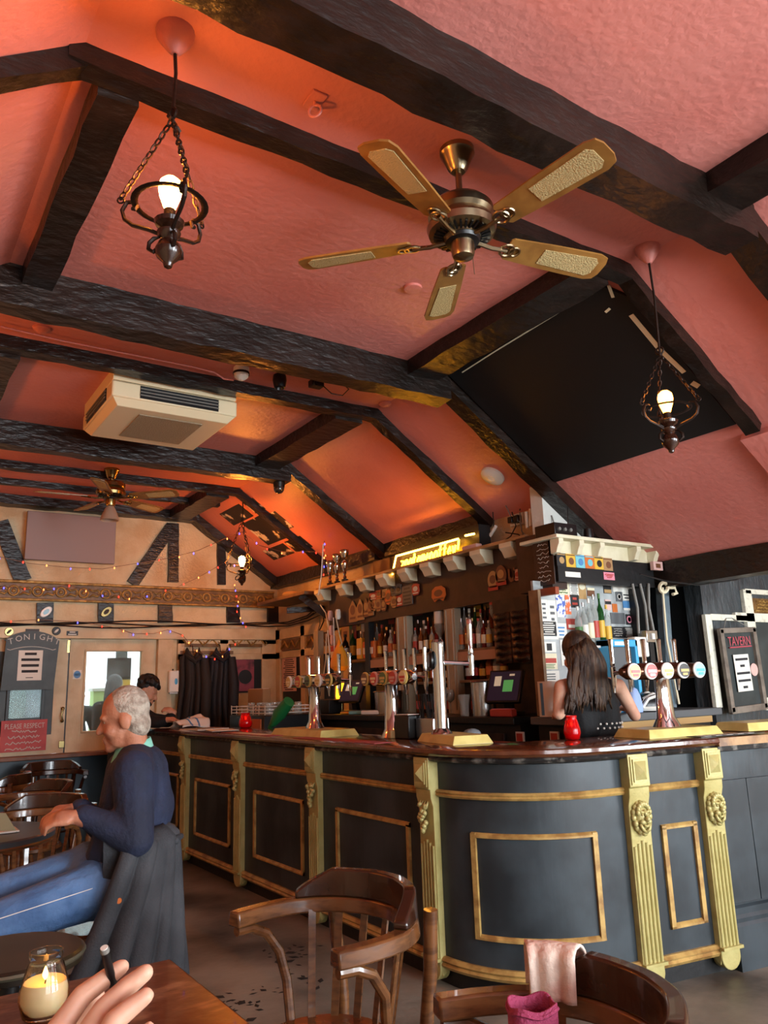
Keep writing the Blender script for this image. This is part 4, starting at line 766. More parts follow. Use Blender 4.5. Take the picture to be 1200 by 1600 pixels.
p = RX(808, 812, 4.2); t = thing('socket', 'double socket with black plugs above the back bar corner', 'socket', p); obj('plate', MB().box(p, (.02, .15, .09)), 'white_plastic', t, bevel=.004); obj('plug', MB().box(p + V((-.03, .03, 0)), (.05, .05, .05)), 'black_plastic', t, bevel=.006); obj('plug', MB().box(p + V((-.03, -.035, -.005)), (.05, .05, .06)), 'black_plastic', t, bevel=.006)
p = V((3.93, RX(738, 868, 3.93).y, 2.451)); tag(obj('power_brick', MB().lohi(p + V((-.03, -.09, 0)), p + V((.03, .09, .035))), 'pink_paper', bevel=.008), 'pale power supply brick beside the neon sign', 'power supply')
tag(obj('wall_board', MB().lohi((4.215, RX(578, 850, 4.22).y - .35, 2.46), (4.235, RX(578, 850, 4.22).y - .05, 2.66)), 'kraft', bevel=.003), 'small kraft board on the wall beside the trophies', 'board')
# ---------------------------------------------------------------- things on the back counter
ZB = 1.1915
def screen(label, c, rz, w, h, tilt, sm):
    X = Matrix.Translation(c) @ Matrix.Rotation(rz, 4, 'Z'); t = thing('till_screen', label, 'till screen', c)
    obj('base', MB(X).lohi((-.09, -.08, 0), (.09, .08, .03)), 'black_plastic', t, bevel=.008); obj('neck', MB(X).bar((0, .03, .02), (0, .0, .16), .06, .04, up=(0, 1, 0)), 'black_plastic', t)
    R = Matrix.Translation((0, -.02, .2)) @ Matrix.Rotation(tilt, 4, 'X'); b = MB(X @ R); b.lohi((-w / 2, -.012, -h / 2), (w / 2, .02, h / 2)); o = obj('monitor', b, 'black_plastic', t, bevel=.006)
    b = MB(X @ R); b.lohi((-w / 2 + .015, -.0135, -h / 2 + .015), (w / 2 - .015, -.012, h / 2 - .015)); obj('display', b, sm, o)
    for (x, z, sx, sz, m) in ((-.2, .15, .2, .3, 'screen_white'), (.12, 0, .28, .35, 'screen_green'), (.2, .33, .15, .06, 'screen_white')):
        b = MB(X @ R); b.lohi((x * w - sx * w / 2, -.0145, z * h - sz * h / 2), (x * w + sx * w / 2, -.0135, z * h + sz * h / 2)); obj('tile', b, m, o)
mat('screen_purple', '1d1822', .3, emit='2c2234', estr=.3); mat('screen_white', 'c8c0a8', .4, emit='cfc6a8', estr=.35); mat('screen_green', '4f9a50', .4, emit='5fb060', estr=.4)
c = RX(802, 1108, 3.85); screen('tilted till screen with green and white tiles on the back counter', (3.80, c.y, ZB), -pi / 2 + .25, .28, .24, radians(-22), 'screen_purple')
c = RX(552, 1105, 3.85); screen('smaller till screen behind the far beer fonts', (3.86, c.y, ZB), -pi / 2 + .2, .28, .22, radians(-25), 'screen_purple')
def bucket(label, c, r0, r1, h, m, name='ice_bucket', cat='bucket'):
    t = thing(name, label, cat, c); obj('body', MB().lathe([(r0, 0), (r1, h), (r1 * 1.05, h + .006), (r1 * .95, h + .006), (r1 * .9, h - .02)], c, 26), m, t); obj('rim', MB().torus(V(c) + V((0, 0, h)), r1 * 1.02, .006), 'chrome', t); return t
c = RX(607, 1105, 3.85); bucket('wide shiny steel ice bucket on the back counter', (3.86, c.y, ZB), .12, .13, .19, 'steel')
c = RX(757, 1110, 3.8); bucket('tall brushed steel jug beside the pint glass', (3.8, c.y, ZB), .085, .09, .24, 'steel', 'steel_jug', 'jug')
c = RX(732, 1115, 3.75); t = thing('pint_glass', 'empty pint glass standing in front of the steel jug', 'glass', (3.715, c.y, ZB)); obj('glass_wall', MB().lathe([(.032, 0), (.034, .06), (.046, .15), (.043, .152), (.031, .06), (.029, .008)], (3.715, c.y, ZB), 18), 'glass_clear', t); obj('rim', MB().torus((3.715, c.y, ZB + .151), .0445, .002), 'glass_clear', t)
gr = 'wine glasses on the back counter'
for px in (690, 704, 748):
    p = V((3.92, RX(px, 1100, 3.92).y, ZB)); t = thing('wine_glass', 'empty stemmed glass among the bottles on the back counter', 'glass', p, gr); obj('bowl', MB().lathe([(.006, .09), (.03, .11), (.036, .15), (.03, .19), (.028, .19), (.033, .15), (.027, .114)], p, 14), 'glass_clear', t); obj('stem', MB().lathe([(.03, 0), (.028, .004), (.005, .01), (.005, .09)], p, 12), 'glass_clear', t)
def slabthing(name, label, cat, X, px, py, dx, dy, dz, m, rz=0.0, z=ZB, bev=.008, m2=None):
    p = V((X, RX(px, py, X).y, z)); Xf = Matrix.Translation(p) @ Matrix.Rotation(rz, 4, 'Z')
    if not m2: return tag(obj(name, MB(Xf).lohi((-dx / 2, -dy / 2, 0), (dx / 2, dy / 2, dz)), m, bevel=bev), label, cat)
    t = thing(name, label, cat, p); obj('body', MB(Xf).lohi((-dx / 2, -dy / 2, 0), (dx / 2, dy / 2, dz)), m, t, bevel=bev); obj('top_sheet', MB(Xf).lohi((-dx * .42, -dy * .42, dz), (dx * .42, dy * .42, dz + .004)), m2, t); return t
slabthing('order_pad', 'yellow order pad on the back counter', 'notepad', 3.74, 548, 1112, .07, .19, .02, 'yellow_print', .5, m2='tan_print'); slabthing('card_reader', 'turquoise card reader on the back counter', 'card reader', 3.74, 563, 1112, .08, .2, .03, 'aqua_print', .5, m2='grey_card')
slabthing('handset', 'white handset lying by the steel ice bucket', 'phone', 3.73, 582, 1114, .06, .2, .035, 'white_plastic', .5, m2='grey_plastic'); slabthing('red_folder', 'red folded card in front of the till screen', 'card', 3.695, 786, 1112, .06, .2, .05, 'red_print', .1, m2='pink_print')
slabthing('cutlery_box', 'black box holding napkins behind the bar', 'box', 3.80, 515, 1112, .14, .22, .13, 'black_paint', 0, m2='back_dark')
p = V((3.80, RX(843, 1110, 3.8).y, ZB)); p = V((3.715, 3.70, 1.1965)); t = thing('paper_roll', 'big blue and white paper towel roll beside the barmaid', 'paper roll', p); Xf = Matrix.Translation(p + V((0, 0, .002)))
obj('roll', MB().lathe([(.075, 0), (.075, .22)], p, 22), 'paper', t); obj('core', MB().lathe([(.02, .2201), (.02, .2215)], p, 14), 'kraft', t); obj('wrapper', MB().lathe([(.0765, .01), (.0765, .21)], p, 22, caps=False, sx=1.0, sy=.6), 'blue_print', t)
p = V((3.70, 3.56, 1.1965)); t = thing('till_mouse', 'pale computer mouse with white cord by the paper roll', 'mouse', p); obj('body', MB().ball(p + V((0, 0, .022)), (.035, .06, .022)), 'cream_plastic', t); obj('cord', MB().tube([p + V((0, .05, .02)), p + V((.05, .03, .05)), p + V((.08, -.01, .09)), p + V((.11, .0, .05)), p + V((.12, .03, .0))], .005, 6), 'white_plastic', t)
tag(obj('tape_roll', MB().torus((3.82, 3.62, 1.1965 + .05), .035, .014, (1, .2, 0)), 'green_print'), 'green roll of tape standing beside the barmaid', 'tape')
# straw caddy and black boxes on the bar top inner edge
p = V((2.86, 3.83, ZT)); t = thing('straw_caddy', 'steel caddy of black straws behind the tall tap', 'caddy', p)
b = MB(); b.lohi(p + V((-.06, -.085, 0)), p + V((.06, .085, .12))); obj('box', b, 'steel', t, bevel=.003)
rr = random.Random(5)
for i in range(22):
    q = p + V((rr.uniform(-.045, .045), rr.uniform(-.07, .07), .1)); obj('straw', MB().tube([q, q + V((rr.uniform(-.03, .03), rr.uniform(-.04, .04), .16))], .0035, 5), 'black_plastic', t)
slabthing('napkin_box', 'black napkin dispenser box on the bar beside the straws', 'box', 2.80, 638, 1150, .1, .15, .14, 'black_plastic', 0, z=ZT, m2='paper')
# tray with glass washer top, rack of glasses and food boxes at the far end
p = V((3.35, 7.1, 0)); t = thing('glass_washer', 'black under-counter glass washer with a wire rack on top', 'glass washer', p); obj('body', MB().lohi((3.1, 6.7, 0), (3.62, 7.5, 1.20)), 'black_plastic', t, bevel=.01); obj('control_panel', MB().lohi((3.09, 6.75, 1.06), (3.1, 7.0, 1.17)), 'orange_print', t)
b = MB()
for z in (1.22, 1.25, 1.28):
    for (a, c) in (((3.12, 6.7), (3.6, 6.7)), ((3.12, 7.5), (3.6, 7.5)), ((3.12, 6.7), (3.12, 7.5)), ((3.6, 6.7), (3.6, 7.5))): b.tube([(a[0], a[1], z), (c[0], c[1], z)], .005, 5)
for k in range(7): b.tube([(3.12, 6.72 + k * .13, 1.205), (3.12, 6.72 + k * .13, 1.29)], .005, 5); b.tube([(3.6, 6.72 + k * .13, 1.205), (3.6, 6.72 + k * .13, 1.29)], .005, 5)
obj('wire_rack', b, 'white_plastic', t)
for i in range(9):
    q = V((3.2 + .15 * (i % 3), 6.8 + .2 * (i // 3), 1.203)); t = thing('tumbler', 'clean tumbler upside down in the wire rack', 'glass', q, 'tumblers in the wire rack'); obj('glass_wall', MB().lathe([(.038, 0), (.032, .11), (.02, .112)], q, 12), 'glass_clear', t); obj('rim', MB().torus(q + V((0, 0, .003)), .038, .003), 'glass_clear', t)
slabthing('pizza_box', 'striped kraft food box leaning behind the glass rack', 'box', 3.75, 405, 1085, .1, .4, .26, 'kraft', 0, z=1.19, m2='paper')
p = V((3.02, 6.35, ZT)); t = thing('watering_bottle', 'green plastic bottle brush standing tilted on the bar', 'brush', p); obj('head', MB().tube([p + V((0, .0, .03)), p + V((.03, -.08, .12)), p + V((.06, -.2, .22))], [.03, .06, .05], 14), mat('green_plastic', '1d6a38', .35), t); obj('foot', MB().tube([p + V((-.0, .05, .0)), p + V((0, 0, .05))], .022, 10), 'green_plastic', t)
# glowing amber lamp and yellow bag
mat('amber_glow', 'ffb020', .4, emit='ff9a18', estr=6); mat('yellow_bag', 'd9992c', .45, bump=.4, bscale=20)
p = V((3.9, RX(533, 1060, 3.9).y, ZB)); t = thing('amber_lamp', 'small glowing amber lamp behind the far beer font', 'lamp', p); obj('shade', MB().lathe([(.05, .12), (.055, .16), (.05, .27), (.04, .28)], p, 14), 'amber_glow', t); obj('base', MB().lathe([(.05, 0), (.02, .02), (.02, .12)], p, 12), 'brass', t)
p = RX(530, 1000, 3.95); b = MB(); b.lathe([(.01, .0), (.03, -.05), (.07, -.12), (.10, -.2), (.11, -.26), (.06, -.30)], p, 14, sx=.7, sy=1.3); t = thing('yellow_bag', 'yellow bag tied and hung from the back bar post', 'bag', p + V((0, 0, -.3))); obj('bag', b, 'yellow_bag', t); obj('tie', MB().tube([p + V((0, 0, -.01)), p + V((.0, .02, .06)), p + V((.04, .03, .12))], .006, 6), 'yellow_bag', t)
for px, c1 in ((515, 'red_print'), (556, 'yellow_print'), (566, 'orange_print'), (575, 'orange_print')):
    p = V((3.98, RX(px, 1040, 3.98).y, 1.693)); t = thing('gift_bag', '%s bright paper packet on the far shelf of the back bar' % {'red_print': 'red', 'yellow_print': 'yellow', 'orange_print': 'orange'}[c1], 'packet', p, 'bright packets on the far shelf' if c1 == 'orange_print' else None)
    obj('packet', MB().lohi(p + V((.04, -.05, 0)), p + V((.1, .05, .16 if c1 != 'yellow_print' else .2))), c1, t, bevel=.01); obj('seal', MB().lohi(p + V((.03, -.03, .04)), p + V((.045, .03, .1))), 'paper', t)
# hanging cords at the far end of the back bar
for i, pts in enumerate(([(510, 990), (509, 1030), (505, 1060)], [(512, 985), (515, 1020), (512, 1060)], [(525, 965), (530, 990), (534, 1005), (531, 1010)], [(521, 965), (522, 1000), (523, 1040)], [(500, 945), (509, 958), (514, 985)], [(505, 850), (502, 900), (497, 930)])):
    tag(obj('hanging_cord', MB().tube([RX(x, y, 3.93 if i != 5 else 3.86) for x, y in pts], .006, 5), 'tape' if i % 2 == 0 else 'white_plastic'), 'pale cord hanging at the far end of the back bar', 'cord', 'cords at the far end of the back bar')
for px, py, m, lb in ((516, 962, 'pink_paper', 'pale pink lamp socket on the far post'), (528, 960, 'white_plastic', 'white lamp socket on the far post'), (518, 985, 'pink_paper', 'pink hook tag on the far post'), (520, 1000, 'pink_paper', 'lower pink hook tag on the far post')):
    p = RX(px, py, 3.95); tag(obj('lamp_socket', MB().lathe([(.02, .05), (.028, .03), (.028, -.03), (.02, -.05)], p, 12), m), lb, 'fitting')
# ================================================================ end wall dressing
YE = END
def BY(px0, py0, px1, py1, y): a = RY((px0 + px1) / 2, py1, y).z; c = RY((px0 + px1) / 2, py0, y).z; ym = (py0 + py1) / 2; return RY(px0, ym, y).x, RY(px1, ym, y).x, a, c
# timbers
for (a, b_, w) in (((0, 815), (36, 908), .16), ((268, 822), (206, 913), .13), ((271, 818), (270, 910), .12), ((345, 848), (346, 914), .10)):
    obj('timber_stud', MB().bar(RY(*a, YE - .015), RY(*b_, YE - .015), w, .05, up=(0, 1, 0), n=6, jit=.004, rnd=rb), 'beam_black', wall_end)
for px in (70, 165, 258, 364, 427): obj('timber_stub', MB().bar(RY(px, 942, YE - .015), RY(px, 973, YE - .015), .16, .05, up=(0, 1, 0), n=3, jit=.004, rnd=rb), 'beam_black', wall_end)
for px, m, m2, lb in ((72, 'lens_white', 'lens_blue', 'white and blue oval sticker on a short dark stud'), (166, 'brass', 'iron', 'small brass shield on a short dark stud')):
    p = RY(px, 956, YE - .045); t = thing('wall_emblem', lb, 'emblem', p); obj('plate', MB().lathe([(.055, 0), (.05, .012)], p, 18, axis=(0, -1, 0), sx=1.3, sy=.75), m, t); obj('device', MB().lathe([(.03, .012), (.028, .018)], p, 14, axis=(0, -1, 0), sx=1.2, sy=.7), m2, t)
# carved frieze
mat('carved_gold', '86642f', .4, metal=.3, col2='b08a4a', nscale=18, bump=.5, bscale=45)
x0, x1 = .7, 4.18; fz = obj('frieze', MB().lohi((x0, YE - .05, 2.42), (x1, YE, 2.62)), mat('frieze_brown', '5f4220', .45, col2='7a582a', nscale=14), wall_end)
obj('frieze_moulding', MB().lohi((x0, YE - .075, 2.595), (x1, YE - .04, 2.625)), 'carved_gold', wall_end, bevel=.008); obj('frieze_moulding', MB().lohi((x0, YE - .07, 2.415), (x1, YE - .04, 2.44)), 'carved_gold', wall_end, bevel=.008)
k = 0; x = x0 + .08
sm0 = None
while x < x1 - .05:
    p = V((x, YE - .055, 2.515))
    if k % 2 == 0:
        b = MB(); b.torus(p, .048, .012, (0, 1, 0), 16, 6); b.ball(p, (.022, .014, .022), 8, 6)
    else:
        b = MB()
        for s_ in (-1, 1): b.tube([p + V((-.06, 0, s_ * .045)), p + V((-.02, -.008, s_ * .02)), p + V((.03, -.008, s_ * .035)), p + V((.055, 0, s_ * .01)), p + V((.03, -.005, -s_ * .005))], [.006, .014, .013, .01, .006], 6)
    obj('carved_scroll', b, 'carved_gold', wall_end, smooth=180); k += 1; x += .115
# lintel, jambs and rails of panelling
b = MB(); b.lohi((-1.0, YE - .06, 2.03), (4.2, YE, 2.16)); obj('lintel_board', b, 'cream_wood', wall_end, bevel=.005)
b = MB(); b.lohi((2.76, YE - .05, .86), (2.93, YE, 2.03)); obj('jamb', b, 'cream_wood', wall_end, bevel=.006)
for xa, xb_ in ((2.99, 3.07), (3.49, 3.60), (4.03, 4.24)): obj('panel_stile', MB().lohi((xa, YE - .035, .86), (xb_, YE, 2.03)), 'cream_wood', wall_end, bevel=.004)
for za, zb in ((1.80, 1.87), (1.98, 2.03)): obj('panel_rail', MB().lohi((2.99, YE - .035, za), (4.24, YE, zb)), 'cream_wood', wall_end, bevel=.004)
def carvedY(px0, py0, px1, py1, lb):
    a, c, z0, z1 = BY(px0, py0, px1, py1, YE - .03); t = thing('carved_panel', lb, 'carved panel', ((a + c) / 2, YE - .03, z0)); obj('board', MB().lohi((a, YE - .035, z0), (c, YE - .012, z1)), 'frieze_brown', t); b = MB(); n = 5
    for i in range(n):
        x = a + (c - a) * (i + .5) / n; s_ = 1 if i % 2 else -1; z = (z0 + z1) / 2; h = (z1 - z0) * .35
        b.tube([V((x - .05, YE - .038, z - s_ * h)), V((x - .01, YE - .042, z)), V((x + .03, YE - .042, z + s_ * h)), V((x + .05, YE - .038, z + s_ * h * .3)), V((x + .03, YE - .038, z))], [.006, .01, .01, .007, .004], 6)
    obj('scrollwork', b, 'carved_gold', t)
carvedY(283, 994, 342, 1011, 'carved gilt strip panel over the hanging coats'); carvedY(360, 994, 416, 1011, 'carved gilt strip panel over the pink poster')
a, c, z0, z1 = BY(360, 1021, 418, 1082, YE - .004); obj('dark_panel', MB().lohi((a, YE - .012, z0), (c, YE, z1)), 'black_paint', wall_end)
cardY('poster', 'faded pink poster on the dark panel beside the hanging coats', 'poster', 362, 1024, 397, 1080, YE - .016, mat('poster_pink', '8a3f4e', .6, col2='3a2a33', nscale=8, pos=(.5, .7)), .003, [('box', 'paper', -.2, .42, .4, .06), ('oval', 'black_card', .1, -.1, .6, .4)])
# the bar wall corner: panelling, friezes, notices
XW = BW
for ya, yb in ((8.66, 8.78), (8.02, 8.12), (7.22, 7.36)): obj('panel_stile', MB().lohi((XW - .035, ya, 1.19), (XW, yb, 2.15)), 'cream_wood', wall_bar, bevel=.004)
for za, zb in ((1.80, 1.88), (2.03, 2.15)): obj('panel_rail', MB().lohi((XW - .035, 7.2, za), (XW, 8.79, zb)), 'cream_wood', wall_bar, bevel=.004)
for ya, yb, lb in ((8.16, 8.62, 'carved gilt strip panel round the corner on the bar wall'), (7.4, 7.98, 'second carved gilt strip panel on the bar wall by the cables')):
    t = thing('carved_panel', lb, 'carved panel', (XW - .02, (ya + yb) / 2, 1.89)); obj('board', MB().lohi((XW - .03, ya, 1.89), (XW - .008, yb, 2.02)), 'frieze_brown', t); b = MB()
    for i in range(5):
        y = ya + (yb - ya) * (i + .5) / 5; s_ = 1 if i % 2 else -1; b.tube([V((XW - .033, y - .05, 1.955 - s_ * .04)), V((XW - .038, y, 1.955)), V((XW - .038, y + .04, 1.955 + s_ * .04)), V((XW - .033, y + .02, 1.96))], [.006, .01, .009, .004], 6)
    obj('scrollwork', b, 'carved_gold', t)
obj('dark_panel', MB().lohi((XW - .012, 7.4, 1.25), (XW, 7.98, 1.80)), 'black_paint', wall_bar); obj('dark_panel', MB().lohi((XW - .012, 8.16, 1.25), (XW, 8.62, 1.80)), 'black_paint', wall_bar)
cardX('notice', 'pink printed notice sheet full of lines on the bar wall corner', 'notice', 441, 1023, 463, 1080, XW - .018, 'pink_paper', .003, [('box', 'red_print', 0, .43, .5, .05), ('lines', 'ink', .36, -.45, 16, .85)])
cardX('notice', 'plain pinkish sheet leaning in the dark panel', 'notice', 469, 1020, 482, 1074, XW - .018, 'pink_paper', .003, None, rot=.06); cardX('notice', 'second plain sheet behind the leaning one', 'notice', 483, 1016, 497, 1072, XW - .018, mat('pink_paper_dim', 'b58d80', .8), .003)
# hat shelf and brace in the corner
t = thing('corner_shelf', 'rough timber shelf high in the corner with an iron brace', 'shelf', (4.0, 8.2, 2.4)); obj('plank', MB().lohi((3.84, 7.3, 2.41), (4.24, 8.5, 2.445)), 'shelf_wood', t, bevel=.005); obj('brace', MB().bar((3.9, 7.5, 2.41), (4.22, 7.3, 2.12), .09, .07), 'beam_black', t); obj('bracket_arm', MB().bar((3.86, 7.75, 2.28), (4.24, 7.6, 2.30), .05, .06), 'beam_black', t)
t = thing('cap', 'pale flat cap lying on the corner shelf', 'hat', (4.0, 7.9, 2.446)); obj('crown', MB().lathe([(.11, 0), (.115, .03), (.09, .06), (.03, .07)], (4.0, 7.9, 2.446), 18, sx=1, sy=1.2), 'tan_print', t); obj('peak', MB().lathe([(.06, 0), (.06, .012)], (3.93, 7.98, 2.446), 14), 'kraft', t)
# cables along the lintel
for i in range(3):
    pts = [RY(x, 973 + 2.6 * i + 3 * sin(x * .021 + i * 2), YE - .07 - i * .012) for x in range(-40, 421, 20)] + [RX(450, 972 + 3 * i, 4.2), RX(480, 962 + 4 * i, 4.18), RX(500, 945 + 8 * i, 4.15)]
    tag(obj('wall_cable', MB().tube(pts, .008, 6), 'cable'), ('slack black cable along the top of the front lintel', 'middle black cable of the bundle on the lintel', 'lowest black cable of the bundle on the lintel')[i], 'cable')
for i, pts in enumerate(([(498, 945), (500, 975), (493, 1000), (487, 1015)], [(505, 950), (506, 970), (497, 990)], [(490, 958), (480, 965), (470, 968)])):
    tag(obj('wall_cable', MB().tube([RX(x, y, 4.15) for x, y in pts], .007, 6), 'cable' if i else 'grey_plastic'), 'drooping cable in the corner by the far end of the back bar', 'cable', 'drooping corner cables')
# flat grey panel high on the end wall
a, c, z0, z1 = BY(40, 804, 180, 878, YE - .12); t = thing('wall_panel', 'flat mauve-grey box panel high on the end wall', 'panel', ((a + c) / 2, YE - .1, z0)); obj('face', MB().lohi((a, YE - .14, z0), (c, YE - .10, z1)), mat('mauve', '8a7a78', .6), t, bevel=.006); obj('box', MB().lohi((a + .02, YE - .10, z0 + .02), (c - .02, YE, z1 - .02)), 'cream_wood', t)
# ---------------------------------------------------------------- front window leaves (door_1, door_2)
d1 = MB()
for (xa, xb_, za, zb) in ((1.0, 1.10, .87, 2.03), (1.70, 1.825, .87, 2.03), (1.1, 1.7, 1.90, 2.03), (1.1, 1.7, .87, 1.06)): d1.lohi((xa, YE + .02, za), (xb_, YE + .07, zb))
D1 = struct(obj('door_1', d1, 'cream_wood', smooth=0))
pn = MB(); pa, pc, pz0, pz1 = BY(14, 1078, 64, 1122, YE + .03)
for (xa, xb_, za, zb) in ((1.1, pa, 1.06, 1.9), (pc, 1.7, 1.06, 1.9), (pa, pc, 1.06, pz0), (pa, pc, pz1, 1.9)): pn.lohi((xa, YE + .03, za), (xb_, YE + .06, zb))
obj('painted_glass', pn, mat('chalk_grey', '2e3434', .5, col2='3a4141', nscale=5), D1)
b = MB()
for (xa, xb_, za, zb) in ((pa - .03, pa, pz0 - .03, pz1 + .03), (pc, pc + .03, pz0 - .03, pz1 + .03), (pa, pc, pz0 - .03, pz0), (pa, pc, pz1, pz1 + .03)): b.lohi((xa, YE + .005, za), (xb_, YE + .03, zb))
obj('pane_frame', b, 'black_paint', D1, bevel=.003); obj('pane', MB().lohi((pa, YE + .04, pz0), (pc, YE + .045, pz1)), mat('dull_glass', 'b8c4c0', .08, trans=.85, ior=1.1), D1)
obj('dark_gap_strip', MB().lohi((1.815, YE + .03, .87), (1.85, YE + .08, 2.03)), 'black_paint', D1); obj('dark_end_gap_strip', MB().lohi((.94, YE + .03, .87), (1.02, YE + .08, 2.03)), 'black_paint', D1)  # black strips added behind the leaf seams to block sky and keep gaps dark
h = RY(98, 1107, YE); b = MB(); b.tube([h + V((0, .02, 0)), h + V((0, -.03, -.01)), h + V((-.015, -.035, -.07)), h + V((0, -.03, -.12)), h + V((0, .02, -.125))], .008, 8); b.ball(h + V((0, -.005, 0)), .018); b.ball(h + V((0, -.005, -.125)), .018); obj('handle', b, 'brass', D1)
obj('lock_plate', MB().box(RY(96, 1163, YE + .015), (.055, .012, .07)), 'brass', D1, bevel=.004); obj('hinge', MB().box(RY(107, 1010, YE + .015), (.025, .012, .13)), 'brass', D1)
d2 = MB(); ga, gc, gz0, gz1 = BY(132, 1018, 218, 1140, YE + .03)
for (xa, xb_, za, zb) in ((1.84, ga, .87, 2.03), (gc, 2.76, .87, 2.03), (ga, gc, gz1, 2.03), (ga, gc, .87, gz0)): d2.lohi((xa, YE + .02, za), (xb_, YE + .07, zb))
D2 = struct(obj('door_2', d2, 'cream_wood', smooth=0)); obj('pane', MB().lohi((ga, YE + .04, gz0), (gc, YE + .045, gz1)), 'dull_glass', D2)
b = MB()
for (xa, xb_, za, zb) in ((ga - .02, ga, gz0, gz1), (gc, gc + .02, gz0, gz1), (ga - .02, gc + .02, gz1, gz1 + .02), (ga - .02, gc + .02, gz0 - .02, gz0)): b.lohi((xa, YE + .005, za), (xb_, YE + .02, zb))
obj('glazing_bead', b, 'cream_wood', D2, bevel=.004)
t = cardY('fire_door_sticker', 'white square sticker with a blue disc on the window frame', 'sticker', 114, 1047, 127, 1061, YE + .018, 'paper', .002, [('oval', 'blue_print', 0, 0, .85, .85), ('box', 'paper', 0, .06, .6, .06), ('box', 'paper', 0, -.08, .6, .06)])
# TONIGHT chalkboard
YB = YE - .075; a, c, z0, z1 = BY(3, 1002, 90, 1078, YB); mid = (a + c) / 2; w = c - a; zt = RY(46, 986, YB).z
t = thing('chalkboard', 'grey arched chalkboard lettered TONIGHT hung on the window leaf', 'chalkboard', (mid, YB, z0))
ol = [(a, z0), (c - .03, z0), (c, z1)] + [(mid + w / 2 * cos(g) * (1 if i else 1), z1 + (zt - z1) * max(0, sin(g)) ** 1.6) for i, g in enumerate([pi * k / 14 for k in range(1, 14)])] + [(a + .02, z1)]
b = MB(); b.prism([(x, z) for x, z in ol], (0, YB, 0), (1, 0, 0), (0, 0, 1), .02); obj('board', b, 'chalk_grey', t, smooth=0)
for i, ch in enumerate('TONIGHT'):
    k = (i - 3) / 3; text('letter', ch, .085, 'chalk', (mid + .02 + k * w * .42, YB - .021, z1 + .045 - .05 * k * k), (1, 0, -k * .25), (k * .25, 0, 1), t)
b = MB(); b.tube([(mid + w * .44 * k_, YB - .021, z1 - .055 - .045 * k_ * k_ + (.02 if abs(k_) > .9 else 0)) for k_ in [j / 8 for j in range(-8, 9)]], .004, 5); obj('flourish', b, 'chalk', t)
obj('hanger', MB().box((mid, YB + .02, zt + .005), (.13, .03, .035)), 'brown_board', t)
cardY('notice', 'pale printed notice pinned on the TONIGHT chalkboard', 'notice', 28, 1016, 66, 1063, YB - .021, 'paper', .003, [('lines', 'ink', .38, -.2, 4, .8), ('box', 'ink', 0, -.41, .3, .025)])
t = cardY('warning_sign', 'red hand-painted sign beginning PLEASE RESPECT below the small pane', 'sign', 1, 1125, 73, 1174, YE - .012, mat('sign_red', 'b34a48', .6, col2='a03c3c', nscale=6), .008, [('scrawl', 'chalk', .14, -.40, 4, .86, .006)])
a, c, z0, z1 = BY(1, 1125, 73, 1174, YE - .012); text('lettering', 'PLEASE RESPECT', .07, 'chalk', ((a + c) / 2, YE - .021, z0 + (z1 - z0) * .80), (1, 0, 0), (0, 0, 1), t, fit=(c - a) * .86)
for px, py, lb, m in ((14, 987, 'small brass shell ornament on the lintel', 'brass'), (88, 986, 'small round black and white badge on the lintel', 'black_card')):
    p = RY(px, py, YE - .06); t = thing('ornament', lb, 'ornament', p); obj('disc', MB().lathe([(.045, 0), (.04, .012)], p, 16, axis=(0, -1, 0)), m, t); obj('device', MB().lathe([(.025, .012), (.02, .018)], p, 12, axis=(0, -1, 0), sx=1.2, sy=.5), 'paper' if m == 'black_card' else 'iron', t)
cardY('lintel_label', 'small black and white sticker on the lintel', 'sticker', 104, 986, 122, 993, YE - .062, 'black_card', .002, [('lines', 'paper', .25, -.25, 2, .8)])
# sanitiser dispenser
a, c, z0, z1 = BY(263, 1048, 278, 1082, YE - .08); t = thing('dispenser', 'white hand sanitiser dispenser with a blue drop beside the coats', 'dispenser', ((a + c) / 2, YE - .08, z0)); obj('body', MB().lohi((a, YE - .12, z0), (c, YE - .05, z1)), 'white_plastic', t, bevel=.012); obj('tray', MB().lohi((a + .01, YE - .11, z0 - .015), (c - .01, YE - .06, z0)), 'steel', t); obj('drop', MB().ball(((a + c) / 2 + .02, YE - .121, (z0 + z1) / 2), (.018, .004, .035)), 'lens_sky', t); obj('keyhole', MB().lathe([(.008, 0), (.008, .02)], ((a + c) / 2, YE - .06, z1), 8), 'black_plastic', t)
